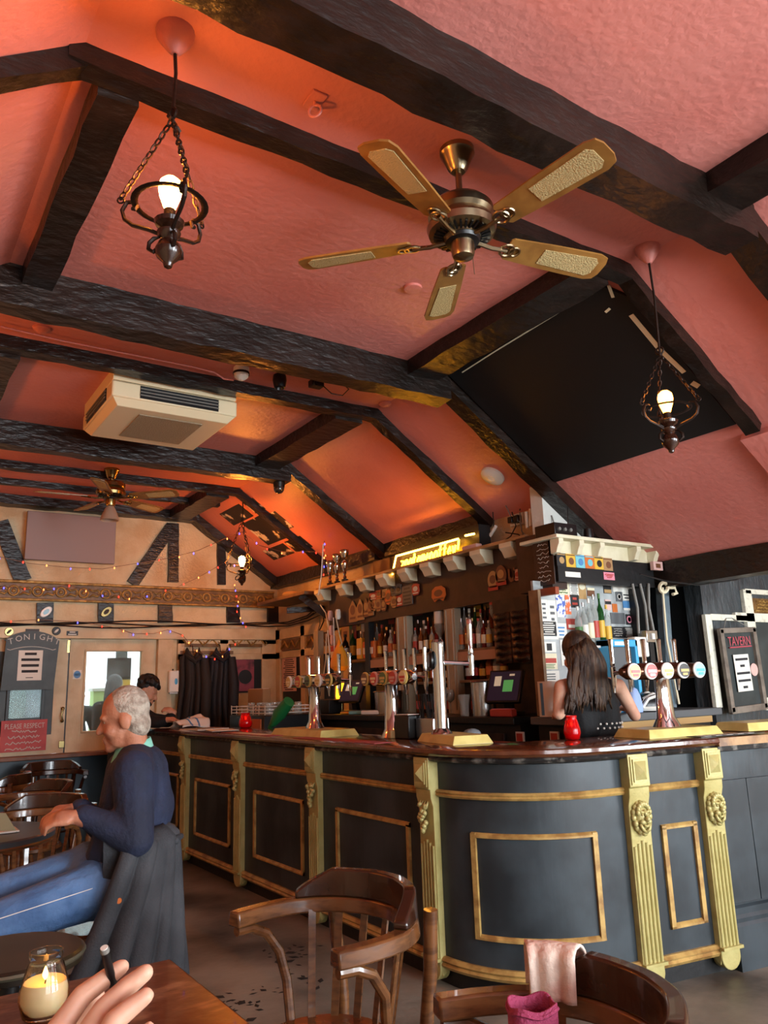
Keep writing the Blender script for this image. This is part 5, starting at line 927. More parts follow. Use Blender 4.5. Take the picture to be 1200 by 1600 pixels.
# hanging coats
def coat(label, px0, px1, py0, py1, y, m, seed, hood=True):
    rr = random.Random(seed); a = RY(px0, py0, y).x; c = RY(px1, py0, y).x; z1 = RY((px0 + px1) / 2, py0, y).z; z0 = RY((px0 + px1) / 2, py1, y).z; t = thing('coat', label, 'coat', ((a + c) / 2, y, z0))
    ph = [rr.uniform(0, 6) for _ in range(5)]
    def f(u, v):
        fold = .035 * sin(u * 19 + ph[0] + v * 1.2) + .02 * sin(u * 33 + ph[1]) ; wd = (.80 + .2 * v) ; x = (a + c) / 2 + (c - a) * (u - .5) * wd + .01 * sin(v * 7 + ph[2])
        top = .10 * abs(sin(pi * (u * 2 + .5))) * (1 - v) ** 3
        return V((x, y - .07 * sin(pi * u) - fold * (.3 + .7 * v), z1 - top - (z1 - z0) * v))
    b = MB(); b.grid(f, 36, 20); o = obj('cloth', b, m, t, smooth=180, mods=[('SOLIDIFY', {'thickness': .012})])
    q = V(((a + c) / 2, y - .06, z1 - .1)); obj('collar', MB().tube([q + V((-.09, .02, .03)), q + V((-.05, -.03, -.02)), q + V((0, -.045, -.06)), q + V((.05, -.03, -.02)), q + V((.09, .02, .03))], [.02, .03, .028, .03, .02], 8), m, t)
    b = MB(); g = V((a + (c - a) * .86, y - .06, z1 - .12)); b.tube([g, g + V((.02, -.03, -.3)), g + V((.015, -.03, -.65)), g + V((0, -.02, -.85))], [.05, .065, .06, .055], 12); obj('sleeve', b, m, t)
    obj('loop', MB().tube([(q.x, y + .05, z1 + .03), (q.x, y, z1 + .02), (q.x, y - .02, z1 - .06)], .006, 6), 'iron', t); return t
mat('coat_brown', '241c18', .75, bump=.3, bscale=40); mat('coat_black', '17151a', .7, bump=.3, bscale=40)
coat('dark brown coat hanging on the end wall pegs next to the dispenser', 279, 322, 1012, 1135, YE - .10, 'coat_brown', 1); coat('black coat hanging on the end wall pegs next to the pink poster', 323, 364, 1011, 1140, YE - .13, 'coat_black', 2)
obj('coat_rail', MB().lohi((RY(280, 1018, YE).x, YE - .05, 1.86), (RY(362, 1018, YE).x, YE - .02, 1.90)), 'shelf_wood', wall_end)
# ---------------------------------------------------------------- fairy lights
for n_, c_ in (('led_red', 'ff3020'), ('led_blue', '5050ff'), ('led_amber', 'ff8040')): mat(n_, c_, .3, emit=c_, estr=5)
def fairy(label, pts, n, seed, r=.0035):
    q = []; rr = random.Random(seed)
    for i in range(len(pts) - 1):
        for k in range(6): q.append(pts[i].lerp(pts[i + 1], k / 6))
    q.append(pts[-1]); t = thing('fairy_lights', label, 'fairy lights', pts[0]); obj('wire', MB().tube(q, r, 4), mat('wire_tan', '6d4a35', .6), t)
    for k in range(n):
        p = q[min(len(q) - 1, int((k + .5) / n * len(q)))] + V((0, -.005, rr.uniform(-.02, .0))); b = MB(); b.lathe([(.003, .010), (.0065, .002), (.0065, -.007), (.002, -.012)], p, 8); obj('led', b, ('led_red', 'led_blue', 'led_amber')[(k * 2 + seed) % 3], t)
lampP = V((3.21, 7.48, z3 + .42))
def pl(l, y): return [RY(x, yy, y) for x, yy in l]
fairy('fairy light string slung from the end wall up to the far pendant', pl([(-10, 868), (45, 880), (100, 886), (160, 889), (215, 880), (265, 872)], 8.45) + [RY(310, 860, 8.1), RY(350, 842, 7.7), lampP], 13, 1)
fairy('fairy light string from the far pendant across the photographs', [lampP, RY(405, 852, 7.4), RX(440, 862, 3.75), RX(490, 862, 3.9), RX(512, 868, 3.9)], 7, 2)
fairy('fairy light string rising from the gilt frieze to the far pendant', pl([(275, 918), (310, 902), (335, 888)], 8.4) + [RY(352, 878, 7.9), V((3.15, 7.42, z3 + .05))], 6, 0)
fairy('fairy light string trailing along the gilt frieze', pl([(-5, 915), (60, 922), (108, 914), (160, 930), (210, 934), (268, 920)], YE - .085), 11, 1)
fairy('fairy lights hanging down below the far pendant to the cables', pl([(366, 912), (368, 925), (372, 938), (370, 955), (378, 970), (385, 980)], YE - .09), 9, 2)
fairy('fairy light string drooping under the cable bundle', pl([(-5, 972), (60, 968), (133, 972), (185, 982), (208, 990), (240, 990), (262, 984), (285, 992), (300, 1010)], YE - .09), 11, 0)
fairy('fairy light string over the coats', pl([(300, 1012), (322, 1026), (342, 1028), (358, 1014), (372, 1002)], YE - .22), 6, 2)
fairy('fairy lights looping round the trophies', [RX(x, y, 3.9) for x, y in [(507, 845), (506, 862), (506, 880), (505, 900)]], 5, 1)
# ---------------------------------------------------------------- outside, beyond the front windows
t = thing('pavement_board', 'dark advertising board seen through the front window', 'board', RY(186, 1060, 10.6)); p = RY(186, 1045, 10.6); obj('face', MB().box(p, (.30, .05, .28)), 'black_card', t); obj('yellow_face', MB().box(RY(186, 1066, 10.6), (.28, .05, .13)), 'yellow_print', t); obj('post', MB().bar((p.x + .1, 10.62, 0), (p.x + .1, 10.62, 1.9), .05, .05, up=(0, 1, 0)), 'grey_plastic', t); obj('top_sign', MB().box(RY(190, 1025, 10.6), (.14, .05, .12)), 'grey_card', t)
t = thing('added_street_building', 'grey building added across the street to darken the small pane', 'building', (.6, 16.5, 0)); obj('wall', MB().lohi((-4, 16, -.1), (3.1, 17, 6)), mat('street_grey', '5d656a', .7, col2='4d555a', nscale=2), t)  # facade added outside so the small pane does not show plain bright sky
for i in range(5):
    for j in range(2): o = obj('window', MB().lohi((-3.4 + i * 1.3, 15.95, .9 + j * 2.4), (-2.6 + i * 1.3, 16.02, 2.2 + j * 2.4)), 'dull_glass', t); obj('sill', MB().lohi((-3.5 + i * 1.3, 15.88, .82 + j * 2.4), (-2.5 + i * 1.3, 16.0, .9 + j * 2.4)), 'paper', o)
p = RY(155, 1090, 11.2); t = thing('hedge_box', 'pale green planter box outside the front window', 'planter', (p.x, 11.2, 0)); obj('box', MB().lohi((p.x - .1, 11.1, 0), (p.x + .3, 11.3, 1.5)), mat('pale_green', 'b9cf8a', .6), t); obj('rim', MB().lohi((p.x - .12, 11.08, 1.5), (p.x + .32, 11.32, 1.54)), 'paper', t)
# ---------------------------------------------------------------- service wall: frames, hanging blackboards, pipes
YS = CY + .05
def BYs(r, y=YS - .02): return BY(*r, y)
def k7(x0, y0, x1, y1): return (1100 + x0 / 7.27, 900 + y0 / 7.27, 1100 + x1 / 7.27, 900 + y1 / 7.27)
t = thing('wall_frame', 'peeling cream painted frame on the grey service wall', 'frame', (5.8, YS, 1.1))
m_ = mat('peeling_cream', 'dad7c4', .5, col2='b9b6a2', nscale=20, pos=(.55, .7))
for r in ((60, 440, 500, 510), (60, 440, 130, 1500), (345, 425, 860, 525), (455, 160, 545, 590), (455, 160, 860, 215), (680, 1370, 1100, 1510)):
    a, c, z0, z1 = BYs(k7(*r)); obj('frame_board', MB().lohi((a, YS - .035, z0), (c, YS, z1)), m_, t, bevel=.003)
cardY('carved_panel', 'carved gilt panel set in the cream frame on the service wall', 'carved panel', *k7(535, 262, 860, 440), YS - .012, 'frieze_brown', .012, [('scrawl', 'carved_gold', .3, -.3, 4, .9, .008)])
cardY('chalkboard', 'large plain blackboard panel behind the hanging blackboard', 'blackboard', *k7(560, 530, 1000, 1380), YS - .006, 'chalk_grey', .006, [('scrawl', 'chalk', .2, .1, 2, .2, .004)])
a, c, z0, z1 = BY(*k7(700, 730, 1100, 1090), YS - .03); tag(obj('hexagon_plaque', MB().lathe([((z1 - z0) * .5, 0), ((z1 - z0) * .46, .02)], ((a + c) / 2 - .02, YS - .012, (z0 + z1) / 2), 6, axis=(0, -1, 0)), 'gold_rail', smooth=0), 'gold hexagonal plaque on the plain blackboard', 'plaque')
YH = YS - .085; q = [RY(1100 + x / 7.27, 900 + y / 7.27, YH) for x, y in ((150, 610), (565, 590), (680, 1500), (290, 1550))]
t = thing('blackboard', 'wooden framed blackboard hung by string with a white notice', 'blackboard', q[3]); cen = (q[0] + q[1] + q[2] + q[3]) / 4
ux = ((q[1] - q[0]) + (q[2] - q[3])).normalized(); uz = V((0, 1, 0)); uy = ux.cross(V((0, 1, 0))) * -1
uy = V((-ux.z, 0, ux.x)); W_ = ((q[1] - q[0]).length + (q[2] - q[3]).length) / 2; H_ = ((q[0] - q[3]).length + (q[1] - q[2]).length) / 2
PB = lambda x, y, o=0: cen + ux * x * W_ + uy * y * H_ + V((0, -o, 0))
b = MB(); b.slab([PB(-.45, -.47), PB(.45, -.47), PB(.45, .47), PB(-.45, .47)], -.012); obj('slate', b, 'chalk_grey', t)
for (x0_, y0_, x1_, y1_, w) in ((-.46, -.5, -.46, .5, .045), (.46, -.5, .46, .5, .045), (-.5, .48, .5, .48, .04), (-.5, -.48, .5, -.48, .05)): obj('frame_rail', MB().bar(PB(x0_, y0_, .012), PB(x1_, y1_, .012), w, .03, up=(0, 1, 0)), mat('weathered', '7d7266', .6, col2='5f554b', nscale=10), t, bevel=.003)
text('heading', 'TAVERN', .10, mat('red_chalk', 'b04a54', .8), PB(.02, .34, .014), ux, uy, t, fit=W_ * .62); obj('underline', MB().tube([PB(-.28, .27, .014), PB(.33, .275, .014)], .006, 5), 'red_chalk', t)
b = MB(); b.slab([PB(-.22, -.27, .013), PB(.2, -.27, .013), PB(.2, .18, .013), PB(-.22, .18, .013)], .002); nt = obj('paper_notice', b, 'paper', t)
b = MB()
for k_, w in ((.12, .34), (.04, .12), (-.05, .36), (-.14, .34), (-.22, .12)): b.bar(PB(-.01 - w / 2, k_, .017), PB(-.01 + w / 2, k_, .017), .018, .002, up=(0, 1, 0))
obj('print_lines', b, 'ink', nt); obj('round_sticker', MB().lathe([(.05, 0), (.048, .003)], PB(.31, -.02, .014), 18, axis=(0, -1, 0)), 'pink_paper', t)
obj('string', MB().tube([PB(-.35, .5, .01), PB(-.05, .64, -.05), PB(.12, .64, -.05), PB(.38, .5, .01)], .004, 5), 'grey_plastic', t)
# pipes, pole and post by the passage
def vpipe(label, pts, y, r, m, name='pipe', cat='pipe'): return tag(obj(name, MB().tube([RY(x, yy, y) for x, yy in pts], r, 10), m), label, cat)
vpipe('thin white conduit dropping from the black fascia', [(988, 912), (996, 950), (998, 990)], CY + .0, .010, 'grey_plastic'); vpipe('second conduit beside the fascia end', [(1000, 912), (1008, 945), (1012, 985)], CY + .0, .010, 'grey_plastic'); vpipe('third conduit dropping to the steel box', [(1013, 912), (1014, 950), (1021, 985)], CY, .010, 'grey_plastic')
vpipe('upright wooden pole standing in the dark passage', [(1056, 905), (1066, 1000), (1082, 1112)], CY + .4, .034, 'shelf_wood', 'pole', 'pole'); vpipe('thin cord hanging in front of the blue-grey post', [(1035, 918), (1042, 1000), (1061, 1100)], CY - .03, .008, 'tape', 'cord', 'cord')
a, c, z0, z1 = BY(1024, 915, 1048, 1105, CY); tag(obj('door_post', MB().bar(RY(1034, 912, CY + .02), RY(1047, 1105, CY + .02), .085, .05, up=(0, 1, 0)), mat('blue_grey', '4a5a62', .5, col2='5f7078', nscale=9)), 'worn blue-grey timber post beside the passage', 'post')
a, c, z0, z1 = BY(1009, 985, 1026, 1004, CY - .05); t = thing('switch_box', 'steel switch box on the post by the conduits', 'switch box', ((a + c) / 2, CY - .05, z0)); obj('box', MB().lohi((a, CY - .06, z0), (c, CY + .02, z1)), 'steel', t, bevel=.004); obj('switch', MB().box(((a + c) / 2, CY - .065, (z0 + z1) / 2), (.03, .014, .04)), 'white_plastic', t)
p = RY(1037, 918, CY - .04); t = thing('rope_knot', 'rope tied in a knot round the top of the post', 'rope', p); obj('knot', MB().torus(p, .035, .014, (.3, 1, .2), 14), 'tape', t); obj('tail', MB().tube([p + V((.03, 0, 0)), p + V((.1, -.02, .0)), p + V((.12, -.02, -.04)), p + V((.07, -.02, -.05))], .012, 8), 'tape', t)
tag(obj('passage_cable', MB().tube([RY(1000, 897, 3.5), RY(1040, 908, 3.45), RY(1090, 914, 3.4), RY(1150, 906, 3.3), RY(1185, 892, 3.2), RY(1200, 888, 3.1)], .006, 6), 'cable'), 'dark cable sagging below the wall plate by the service wall', 'cable')
# crate, cloth, helmet on the side counter
ZS = 1.1965
a, c, z0, z1 = BY(944, 1000, 988, 1060, 3.68); t = thing('blue_crate', 'blue framed clear crate standing on the side counter', 'crate', ((a + c) / 2, 3.7, ZS))
for (xa, xb_, za, zb) in ((a, a + .03, ZS, z1), (c - .03, c, ZS, z1), (a, c, z1 - .05, z1), (a, c, ZS, ZS + .04)): obj('frame_bar', MB().lohi((xa, 3.62, za), (xb_, 3.74, zb)), 'lens_sky', t, bevel=.006)
obj('clear_panel', MB().lohi((a + .03, 3.66, ZS + .04), (c - .03, 3.67, z1 - .05)), 'grey_card', t); obj('white_top', MB().lohi((c - .02, 3.62, z1 - .12), (c + .12, 3.70, z1 + .02)), 'white_plastic', t, bevel=.01); obj('label_patch', MB().lohi((a + .05, 3.618, z1 - .04), (a + .16, 3.622, z1 - .015)), 'paper', t)
p = RY(1012, 1092, 3.58); p.z = ZS; t = thing('bike_helmet', 'white and black vented cycling helmet on the side counter', 'helmet', p)
b = MB(); b.lathe([(.09, .0), (.118, .02), (.122, .05), (.105, .085), (.07, .11), (.02, .122)], p, 22, sx=1.15, sy=.82); obj('shell', b, 'black_plastic', t)
for k in range(5):
    s_ = (k - 2) / 2; b = MB(); b.tube([p + V((-.135 + .01 * abs(s_), s_ * .05, .03)), p + V((-.09, s_ * .075, .085)), p + V((0, s_ * .085, .124 - .02 * abs(s_))), p + V((.09, s_ * .07, .085)), p + V((.138, s_ * .045, .035))], .017, 8, flat=.7); obj('rib', b, 'white_plastic', t)
b = MB(); b.torus(p + V((0, 0, .02)), .118, .016, n=22); obj('rim', b, 'white_plastic', t)
p = RY(992, 1098, 3.55); p.z = ZS; b = MB(); b.lathe([(.06, 0), (.065, .04), (.05, .11), (.03, .15), (.01, .16)], p, 14, sx=.9, sy=.7); tag(obj('blue_cloth', b, mat('pale_blue_cloth', '8fa6cf', .7, bump=.5, bscale=18)), 'pale blue cloth heaped beside the cycling helmet', 'cloth')
# ================================================================ tables and chairs
mat('table_worn', '53200f', .3, col2='8a5f45', nscale=9, ndet=8, stretch=(1, 2.5, 1), pos=(.52, .68), bump=.06, coat=.2)
t = thing('pub_table', 'worn red-brown wooden table holding the candle jar', 'table', (.31, 1.6, 0))
obj('tabletop', MB().lohi((-.1, 1.05, .715), (.73, 2.135, .75)), 'table_worn', t, bevel=.006); obj('apron', MB().lohi((-.04, 1.12, .63), (.66, 2.07, .715)), 'dark_wood', t)
for x in (-.02, .63):
    for y in (1.14, 2.05): obj('leg', MB().bar((x, y, 0), (x, y, .7), .055, .055, up=(0, 1, 0)), 'dark_wood', t, bevel=.004)
# candle jar
def jar(label, c, r, wax, glass, h=.1):
    c = V(c); t = thing('candle_jar', label, 'candle', c)
    obj('glass', MB().lathe([(r * .55, 0), (r * .82, .004), (r * 1.0, h * .28), (r * .97, h * .45), (r * .72, h * .8), (r * .62, h * .87), (r * .68, h * .93), (r * .68, h), (r * .63, h), (r * .6, h * .9), (r * .68, h * .79), (r * .93, h * .45), (r * .95, h * .28), (r * .78, .01), (r * .5, .007)], c, 28), glass, t, smooth=60)
    obj('wax', MB().lathe([(r * .5, .009), (r * .77, .012), (r * .93, h * .28), (r * .91, h * .44), (r * .84, h * .54), (r * .5, h * .5), (r * .1, h * .49)], c, 24), wax, t, smooth=60)
    obj('wick', MB().tube([c + V((0, 0, h * .48)), c + V((.002, 0, h * .56))], .0015, 5), 'black_plastic', t)
    obj('flame', MB().lathe([(.001, h * .55), (.0055, h * .6), (.006, h * .64), (.003, h * .71), (.0005, h * .76)], c, 10), mat('flame', 'ffd080', .5, emit='ffb050', estr=90), t, smooth=180)
mat('jar_glass', 'f4f4ee', .03, trans=1.0, ior=1.3); mat('jar_wax', 'ddc39a', .5, sss=.3, emit='d08a3a', estr=.12); mat('red_glass', 'c80c10', .08, trans=.55, ior=1.35); mat('red_wax', 'c81818', .4, emit='ff2010', estr=.5)
pc = RZ(67, 1588, .751); jar('clear glass jar with a burning cream candle on the near table', (pc.x, pc.y, .7505), .051, 'jar_wax', 'jar_glass', .127)
p = RZ(895, 1156, ZT); jar('red glass candle jar on the rounded corner of the bar', (p.x, p.y, ZT), .045, 'red_wax', 'red_glass', .125)
p = RZ(393, 1137, ZT); jar('red glass candle jar far along the bar', (min(p.x, 2.9), p.y, ZT), .06, 'red_wax', 'red_glass', .13)
# round table behind the near one
p = RZ(48, 1500, .70); p = V((.42, 2.55, 0)); t = thing('round_table', 'small round dark table with metal rim behind the candle', 'table', (p.x, p.y, 0))
R_ = .19; pr = RZ(141, 1497, .72)
obj('tabletop', MB().lathe([(R_ - .01, .690), (R_, .694), (R_, .722), (R_ - .006, .728), (.01, .728)], p, 40), mat('table_black', '17140f', .3, col2='2b2418', nscale=4), t); obj('rim', MB().torus(p + V((0, 0, .715)), R_, .007, n=40), mat('rim_grey', '6a6a58', .35, metal=.6), t)
obj('pedestal', MB().lathe([(.2, 0), (.19, .02), (.05, .05), (.03, .12), (.03, .66), (.1, .69)], p, 20), 'black_plastic', t)
# bentwood armchair, local frame: faces -x
def arc_pts(pts, z, n=6):
    out = []; P = [V((a, b, z)) for a, b in pts]
    for i in range(len(P) - 1):
        p0 = P[max(i - 1, 0)]; p1 = P[i]; p2 = P[i + 1]; p3 = P[min(i + 2, len(P) - 1)]
        for k in range(n):
            u = k / n; out.append(.5 * ((2 * p1) + (p2 - p0) * u + (2 * p0 - 5 * p1 + 4 * p2 - p3) * u * u + (3 * p1 - p0 - 3 * p2 + p3) * u ** 3))
    return out + [P[-1]]
def rectsweep(b, pts, w, h, tops=None):
    """rectangular section along a level path; w across, h tall"""
    vs = []; fs = []; n = len(pts)
    for i, p in enumerate(pts):
        d = (pts[min(i + 1, n - 1)] - pts[max(i - 1, 0)]); d.z = 0; d.normalize(); a = V((d.y, -d.x, 0)); hh = tops[i] if tops else h
        for (x, z) in ((-1, 0), (1, 0), (1, 1), (-1, 1)): vs.append(p + a * (x * w / 2 * (1 if z == 0 else .8)) + V((0, 0, z * hh)))
    for i in range(n - 1):
        for j in range(4): fs.append((i * 4 + j, i * 4 + (j + 1) % 4, i * 4 + 4 + (j + 1) % 4, i * 4 + 4 + j))
    fs += [(3, 2, 1, 0), ((n - 1) * 4, (n - 1) * 4 + 1, (n - 1) * 4 + 2, (n - 1) * 4 + 3)]; b.add(vs, fs)
HOOP = [(x * .92, y * .92) for x, y in [(-.17, -.285), (-.05, -.30), (.08, -.285), (.19, -.21), (.255, -.09), (.268, 0), (.255, .09), (.19, .21), (.08, .285), (-.05, .30), (-.17, .285)]]
def armchair(label, loc, rz, wood='bent_wood', group='bentwood armchairs'):
    t = thing('armchair', label, 'chair', (0, 0, 0), group)
    b = MB(); rectsweep(b, arc_pts(HOOP, .695), .058, .045); obj('arm_hoop', b, wood, t, bevel=.006, smooth=40)
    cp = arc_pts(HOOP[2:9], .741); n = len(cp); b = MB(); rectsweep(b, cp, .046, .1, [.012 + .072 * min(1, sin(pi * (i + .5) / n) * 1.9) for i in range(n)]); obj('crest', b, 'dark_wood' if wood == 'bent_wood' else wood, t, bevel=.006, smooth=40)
    obj('seat', MB().lathe([(.20, .425), (.215, .435), (.215, .455), (.2, .465), (.15, .462), (.01, .458)], (0, 0, -.055), 28, sx=1.0, sy=1.02), wood, t)
    for s_ in (-1, 1):
        b = MB(); b.tube([(.25, s_ * .25, .0), (.225, s_ * .21, .25), (.215, s_ * .20, .44), (.214, s_ * .228, .60), (.210, s_ * .243, .765)], [.016, .019, .021, .021, .021], 12); obj('back_leg', b, wood, t)
        b = MB(); b.tube([(-.19, s_ * .19, 0), (-.165, s_ * .165, .385)], [.014, .02], 12); obj('front_leg', b, wood, t)
        b = MB(); b.tube([(-.145, s_ * .262, .682), (-.09, s_ * .268, .68), (-.035, s_ * .268, .655), (.01, s_ * .262, .595), (.028, s_ * .245, .51), (.02, s_ * .21, .395)], .0155, 10); obj('arm_support', b, wood, t)
    for k in range(7):
        a = radians(-66 + 22 * k); b = MB(); b.bar((.185 * cos(a), .195 * sin(a), .40), (.243 * cos(a * .96), .243 * sin(a * .96), .705), .007, .024, up=(-sin(a), cos(a), 0)); obj('back_slat', b, wood, t)
    b = MB(); b.torus((0, 0, .22), .19, .011, n=28); obj('stretcher_ring', b, wood, t)
    t.location = loc; t.rotation_euler = (0, 0, rz); WORLD[t.name] = V(loc); return t
ch = armchair('bentwood armchair with open arms standing by the worn table', (1.228, 2.229, 0), radians(6.8))
def chair2(label, loc, rz, group='bentwood armchairs'): return dup(ch, loc, rz, label, group=group)
chair2('bentwood armchair with a pink cloth over its crest', (1.146, 1.233, 0), radians(-26.7))

MX, MY, MA = .97, 3.72, radians(-37)
sc_ = thing('bentwood_chair', 'armless bentwood chair that the man in the navy jacket sits on', 'chair', (0, 0, 0))
obj('seat', MB().lathe([(.19, .43), (.205, .44), (.205, .458), (.19, .468), (.01, .462)], (0, 0, 0), 28), 'bent_wood', sc_); obj('stretcher_ring', MB().torus((0, 0, .24), .165, .010, n=28), 'bent_wood', sc_)
for s_ in (-1, 1): obj('front_leg', MB().tube([(-.18, s_ * .17, 0), (-.15, s_ * .14, .44)], [.014, .02], 12), 'bent_wood', sc_)
obj('back_hoop', MB().tube([(.24, -.19, 0), (.19, -.165, .25), (.17, -.16, .46), (.22, -.17, .68), (.255, -.13, .79), (.265, 0, .825), (.255, .13, .79), (.22, .17, .68), (.17, .16, .46), (.19, .165, .25), (.24, .19, 0)], .015, 10), 'bent_wood', sc_)
obj('inner_hoop', MB().tube([(.17, -.10, .46), (.215, -.10, .62), (.238, 0, .70), (.215, .10, .62), (.17, .10, .46)], .010, 8), 'bent_wood', sc_)
sc_.location = (MX, MY, 0); sc_.rotation_euler = (0, 0, MA); WORLD[sc_.name] = V((MX, MY, 0))
chair2('bentwood armchair at the left table, arms towards the man', (.98, 5.32, 0), radians(50)); chair2('bentwood armchair behind the left table with its crest against the dado', (1.12, 6.35, 0), radians(20)); chair2('bentwood armchair by the blue dado beside the window leaf', (1.02, 7.4, 0), radians(-30))
# dark chair by the window
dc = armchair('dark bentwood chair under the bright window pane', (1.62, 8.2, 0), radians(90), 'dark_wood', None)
# left table with folded menu
t = thing('round_table', 'round slate-topped table left of the man in jeans', 'table', (.55, 4.75, 0)); p = V((.55, 4.75, 0)); obj('tabletop', MB().lathe([(.40, .70), (.41, .705), (.41, .735), (.4, .742), (.01, .742)], p, 40), mat('slate_top', '34383c', .35, col2='4a4f54', nscale=3), t); obj('rim', MB().torus(p + V((0, 0, .705)), .40, .014, n=40), 'bent_wood', t); obj('pedestal', MB().lathe([(.22, 0), (.2, .03), (.05, .06), (.03, .12), (.03, .66), (.12, .70)], p, 20), 'black_plastic', t)
q = RZ(8, 1300, .745); t = thing('folded_menu', 'pale green folded menu standing on the slate table', 'menu', (q.x, q.y, .743)); b = MB(); b.slab([q + V((-.16, .1, 0)), q + V((.05, -.05, 0)), q + V((.0, .02, .09)), q + V((-.2, .16, .1))], .004); obj('leaf', b, mat('pale_sage', '98a58a', .6), t); obj('base_leaf', MB().box(q + V((-.05, .03, .004)), (.22, .16, .008)), 'paper', t)
# cloth and pink bag on the near chair
cx, cy = 1.146, 1.233; Xc = Matrix.Translation((cx, cy, 0)) @ Matrix.Rotation(radians(-26.7), 4, 'Z')
mat('cloth_pink', 'd8c4b4', .8, col2='b06a5a', nscale=7, pos=(.45, .65), bump=.3, bscale=60)
def drape(u, v):
    a = radians(50 + 28 * u); r = .241; o = .034 * cos(pi * v) ; z = .795 + .012 * sin(pi * v) - (.0 if v in (0, 1) else 0) ; d = abs(v - .5) * 2
    s_ = -1 if v < .5 else 1; rr_ = r + s_ * (.03 + .012 * d + .006 * sin(u * 14)) * min(1, d * 4); zz = .832 - .11 * max(0, d - .12) ** 1.0
    return Xc @ V((rr_ * cos(a), rr_ * 1.08 * sin(a), zz))
b = MB(); b.grid(drape, 14, 22); tag(obj('draped_cloth', b, 'cloth_pink', smooth=180, mods=[('SOLIDIFY', {'thickness': .006})]), 'cream and pink cloth draped over the near chair crest', 'cloth')
mat('bag_pink', '9c3a5c', .8, bump=.5, bscale=120); mat('bag_dark', '5e1f3c', .8)
pb = RD(833, 1595, 1.52); pb = V((pb.x, pb.y, .46)); t = thing('pink_bag', 'open pink fabric bag standing on the near chair seat', 'bag', pb)
zt_ = RD(833, 1568, 1.52).z
def bagf(u, v): a = 2 * pi * u; r = .046 + .003 * sin(4 * a) * v; return V((pb.x + r * cos(a) * 1.1, pb.y + r * sin(a) * 1.0, .462 + (zt_ - .462) * v + (.004 * sin(4 * a) if v > .95 else 0)))
b = MB(); b.grid(bagf, 36, 12); obj('sack', b, 'bag_pink', t, smooth=180, mods=[('SOLIDIFY', {'thickness': .004})]); obj('lining', MB().lathe([(.045, zt_ - .46 - .05), (.02, zt_ - .46 - .07)], pb, 18), 'bag_dark', t); obj('hem', MB().tube([bagf(k / 30, .97) for k in range(30)], .004, 5, True), 'bag_pink', t)
# flat things on the bar
def flat(name, label, cat, c, dx, dy, rz, m, m2=None, th=.003):
    X = Matrix.Translation(c) @ Matrix.Rotation(rz, 4, 'Z')
    if not m2: return tag(obj(name, MB(X).lohi((-dx / 2, -dy / 2, 0), (dx / 2, dy / 2, th)), m), label, cat)
    t = thing(name, label, cat, c); obj('mat', MB(X).lohi((-dx / 2, -dy / 2, 0), (dx / 2, dy / 2, th)), m, t); b = MB(X)
    for k in range(5): b.lohi((-dx * .4 + k * dx * .17, -dy * .3, th), (-dx * .4 + k * dx * .17 + dx * .1, dy * .3, th + .001))
    obj('print', b, m2, t); return t
aF = math.atan2(pd.y, pd.x)
q = RZ(1115, 1153, ZT); flat('bar_runner', 'black bar runner with white lettering blocks by the bright beer font', 'bar mat', (3.87, 2.585, ZT), .46, .10, aF, 'black_card', 'paper'); flat('bar_runner', 'red bar runner on the paler end of the bar', 'bar mat', (4.42, 2.49, 1.1015), .44, .10, aF, 'red_print')
flat('bar_runner', 'long red bar runner on the bar beyond the tall tap', 'bar mat', (2.49, 4.3, ZT), .12, 1.0, 0, mat('runner_red', '9c4a4c', .8), 'red_print'); flat('bar_runner', 'pale printed bar runner far along the bar', 'bar mat', (2.49, 5.6, ZT), .12, .9, 0, 'runner_red', 'paper')
tag(obj('bar_cloth', MB().ball((2.935, 3.56, ZT + .03), (.05, .06, .032)), mat('grey_cloth', '6c7478', .9, bump=.6, bscale=30)), 'crumpled grey bar cloth beside the tall tap', 'cloth')
p = RX(603, 1140, 2.7); tag(obj('bell_push', MB().lohi((2.72, p.y - .02, ZT), (2.78, p.y + .02, ZT + .05)), 'tan_print', bevel=.008), 'small wooden block on the bar between the fonts', 'block')
# papers and newspaper by the bearded man
flat('newspaper', 'folded newspaper lying at the far end of the bar', 'newspaper', (2.62, 6.92, ZT), .30, .36, .1, 'paper', 'grey_card', .006); flat('paper_stack', 'loose white sheets on the bar past the newspaper', 'papers', (2.62, 6.5, ZT), .22, .32, -.2, 'paper', None, .004)

# worn dark flecks on the floor between the chair and the bar
b = MB(); rr = random.Random(21)
for (px, py, n_) in ((450, 1495, 26), (480, 1530, 10), (370, 1570, 22), (400, 1560, 8), (330, 1590, 8)):
    for i in range(n_):
        c = RZ(px + rr.gauss(0, 22), py + rr.gauss(0, 10), .0); a = rr.uniform(0, pi); l = rr.uniform(.012, .04); w = l * rr.uniform(.3, .7); e = V((cos(a), sin(a), 0)); f_ = V((-sin(a), cos(a), 0))
        b.add([c + e * l + V((0, 0, .001)), c + f_ * w + V((0, 0, .001)), c - e * l * .8 + V((0, 0, .001)), c - f_ * w + V((0, 0, .001)), c + V((0, 0, .003))], [(0, 1, 4), (1, 2, 4), (2, 3, 4), (3, 0, 4)])
o = obj('floor_flecks', b, mat('fleck', '1c1916', .7), smooth=0); o['kind'] = 'stuff'; o['label'] = 'scattered dark flecks of worn floor coating by the open chair'; o['category'] = 'flecks'
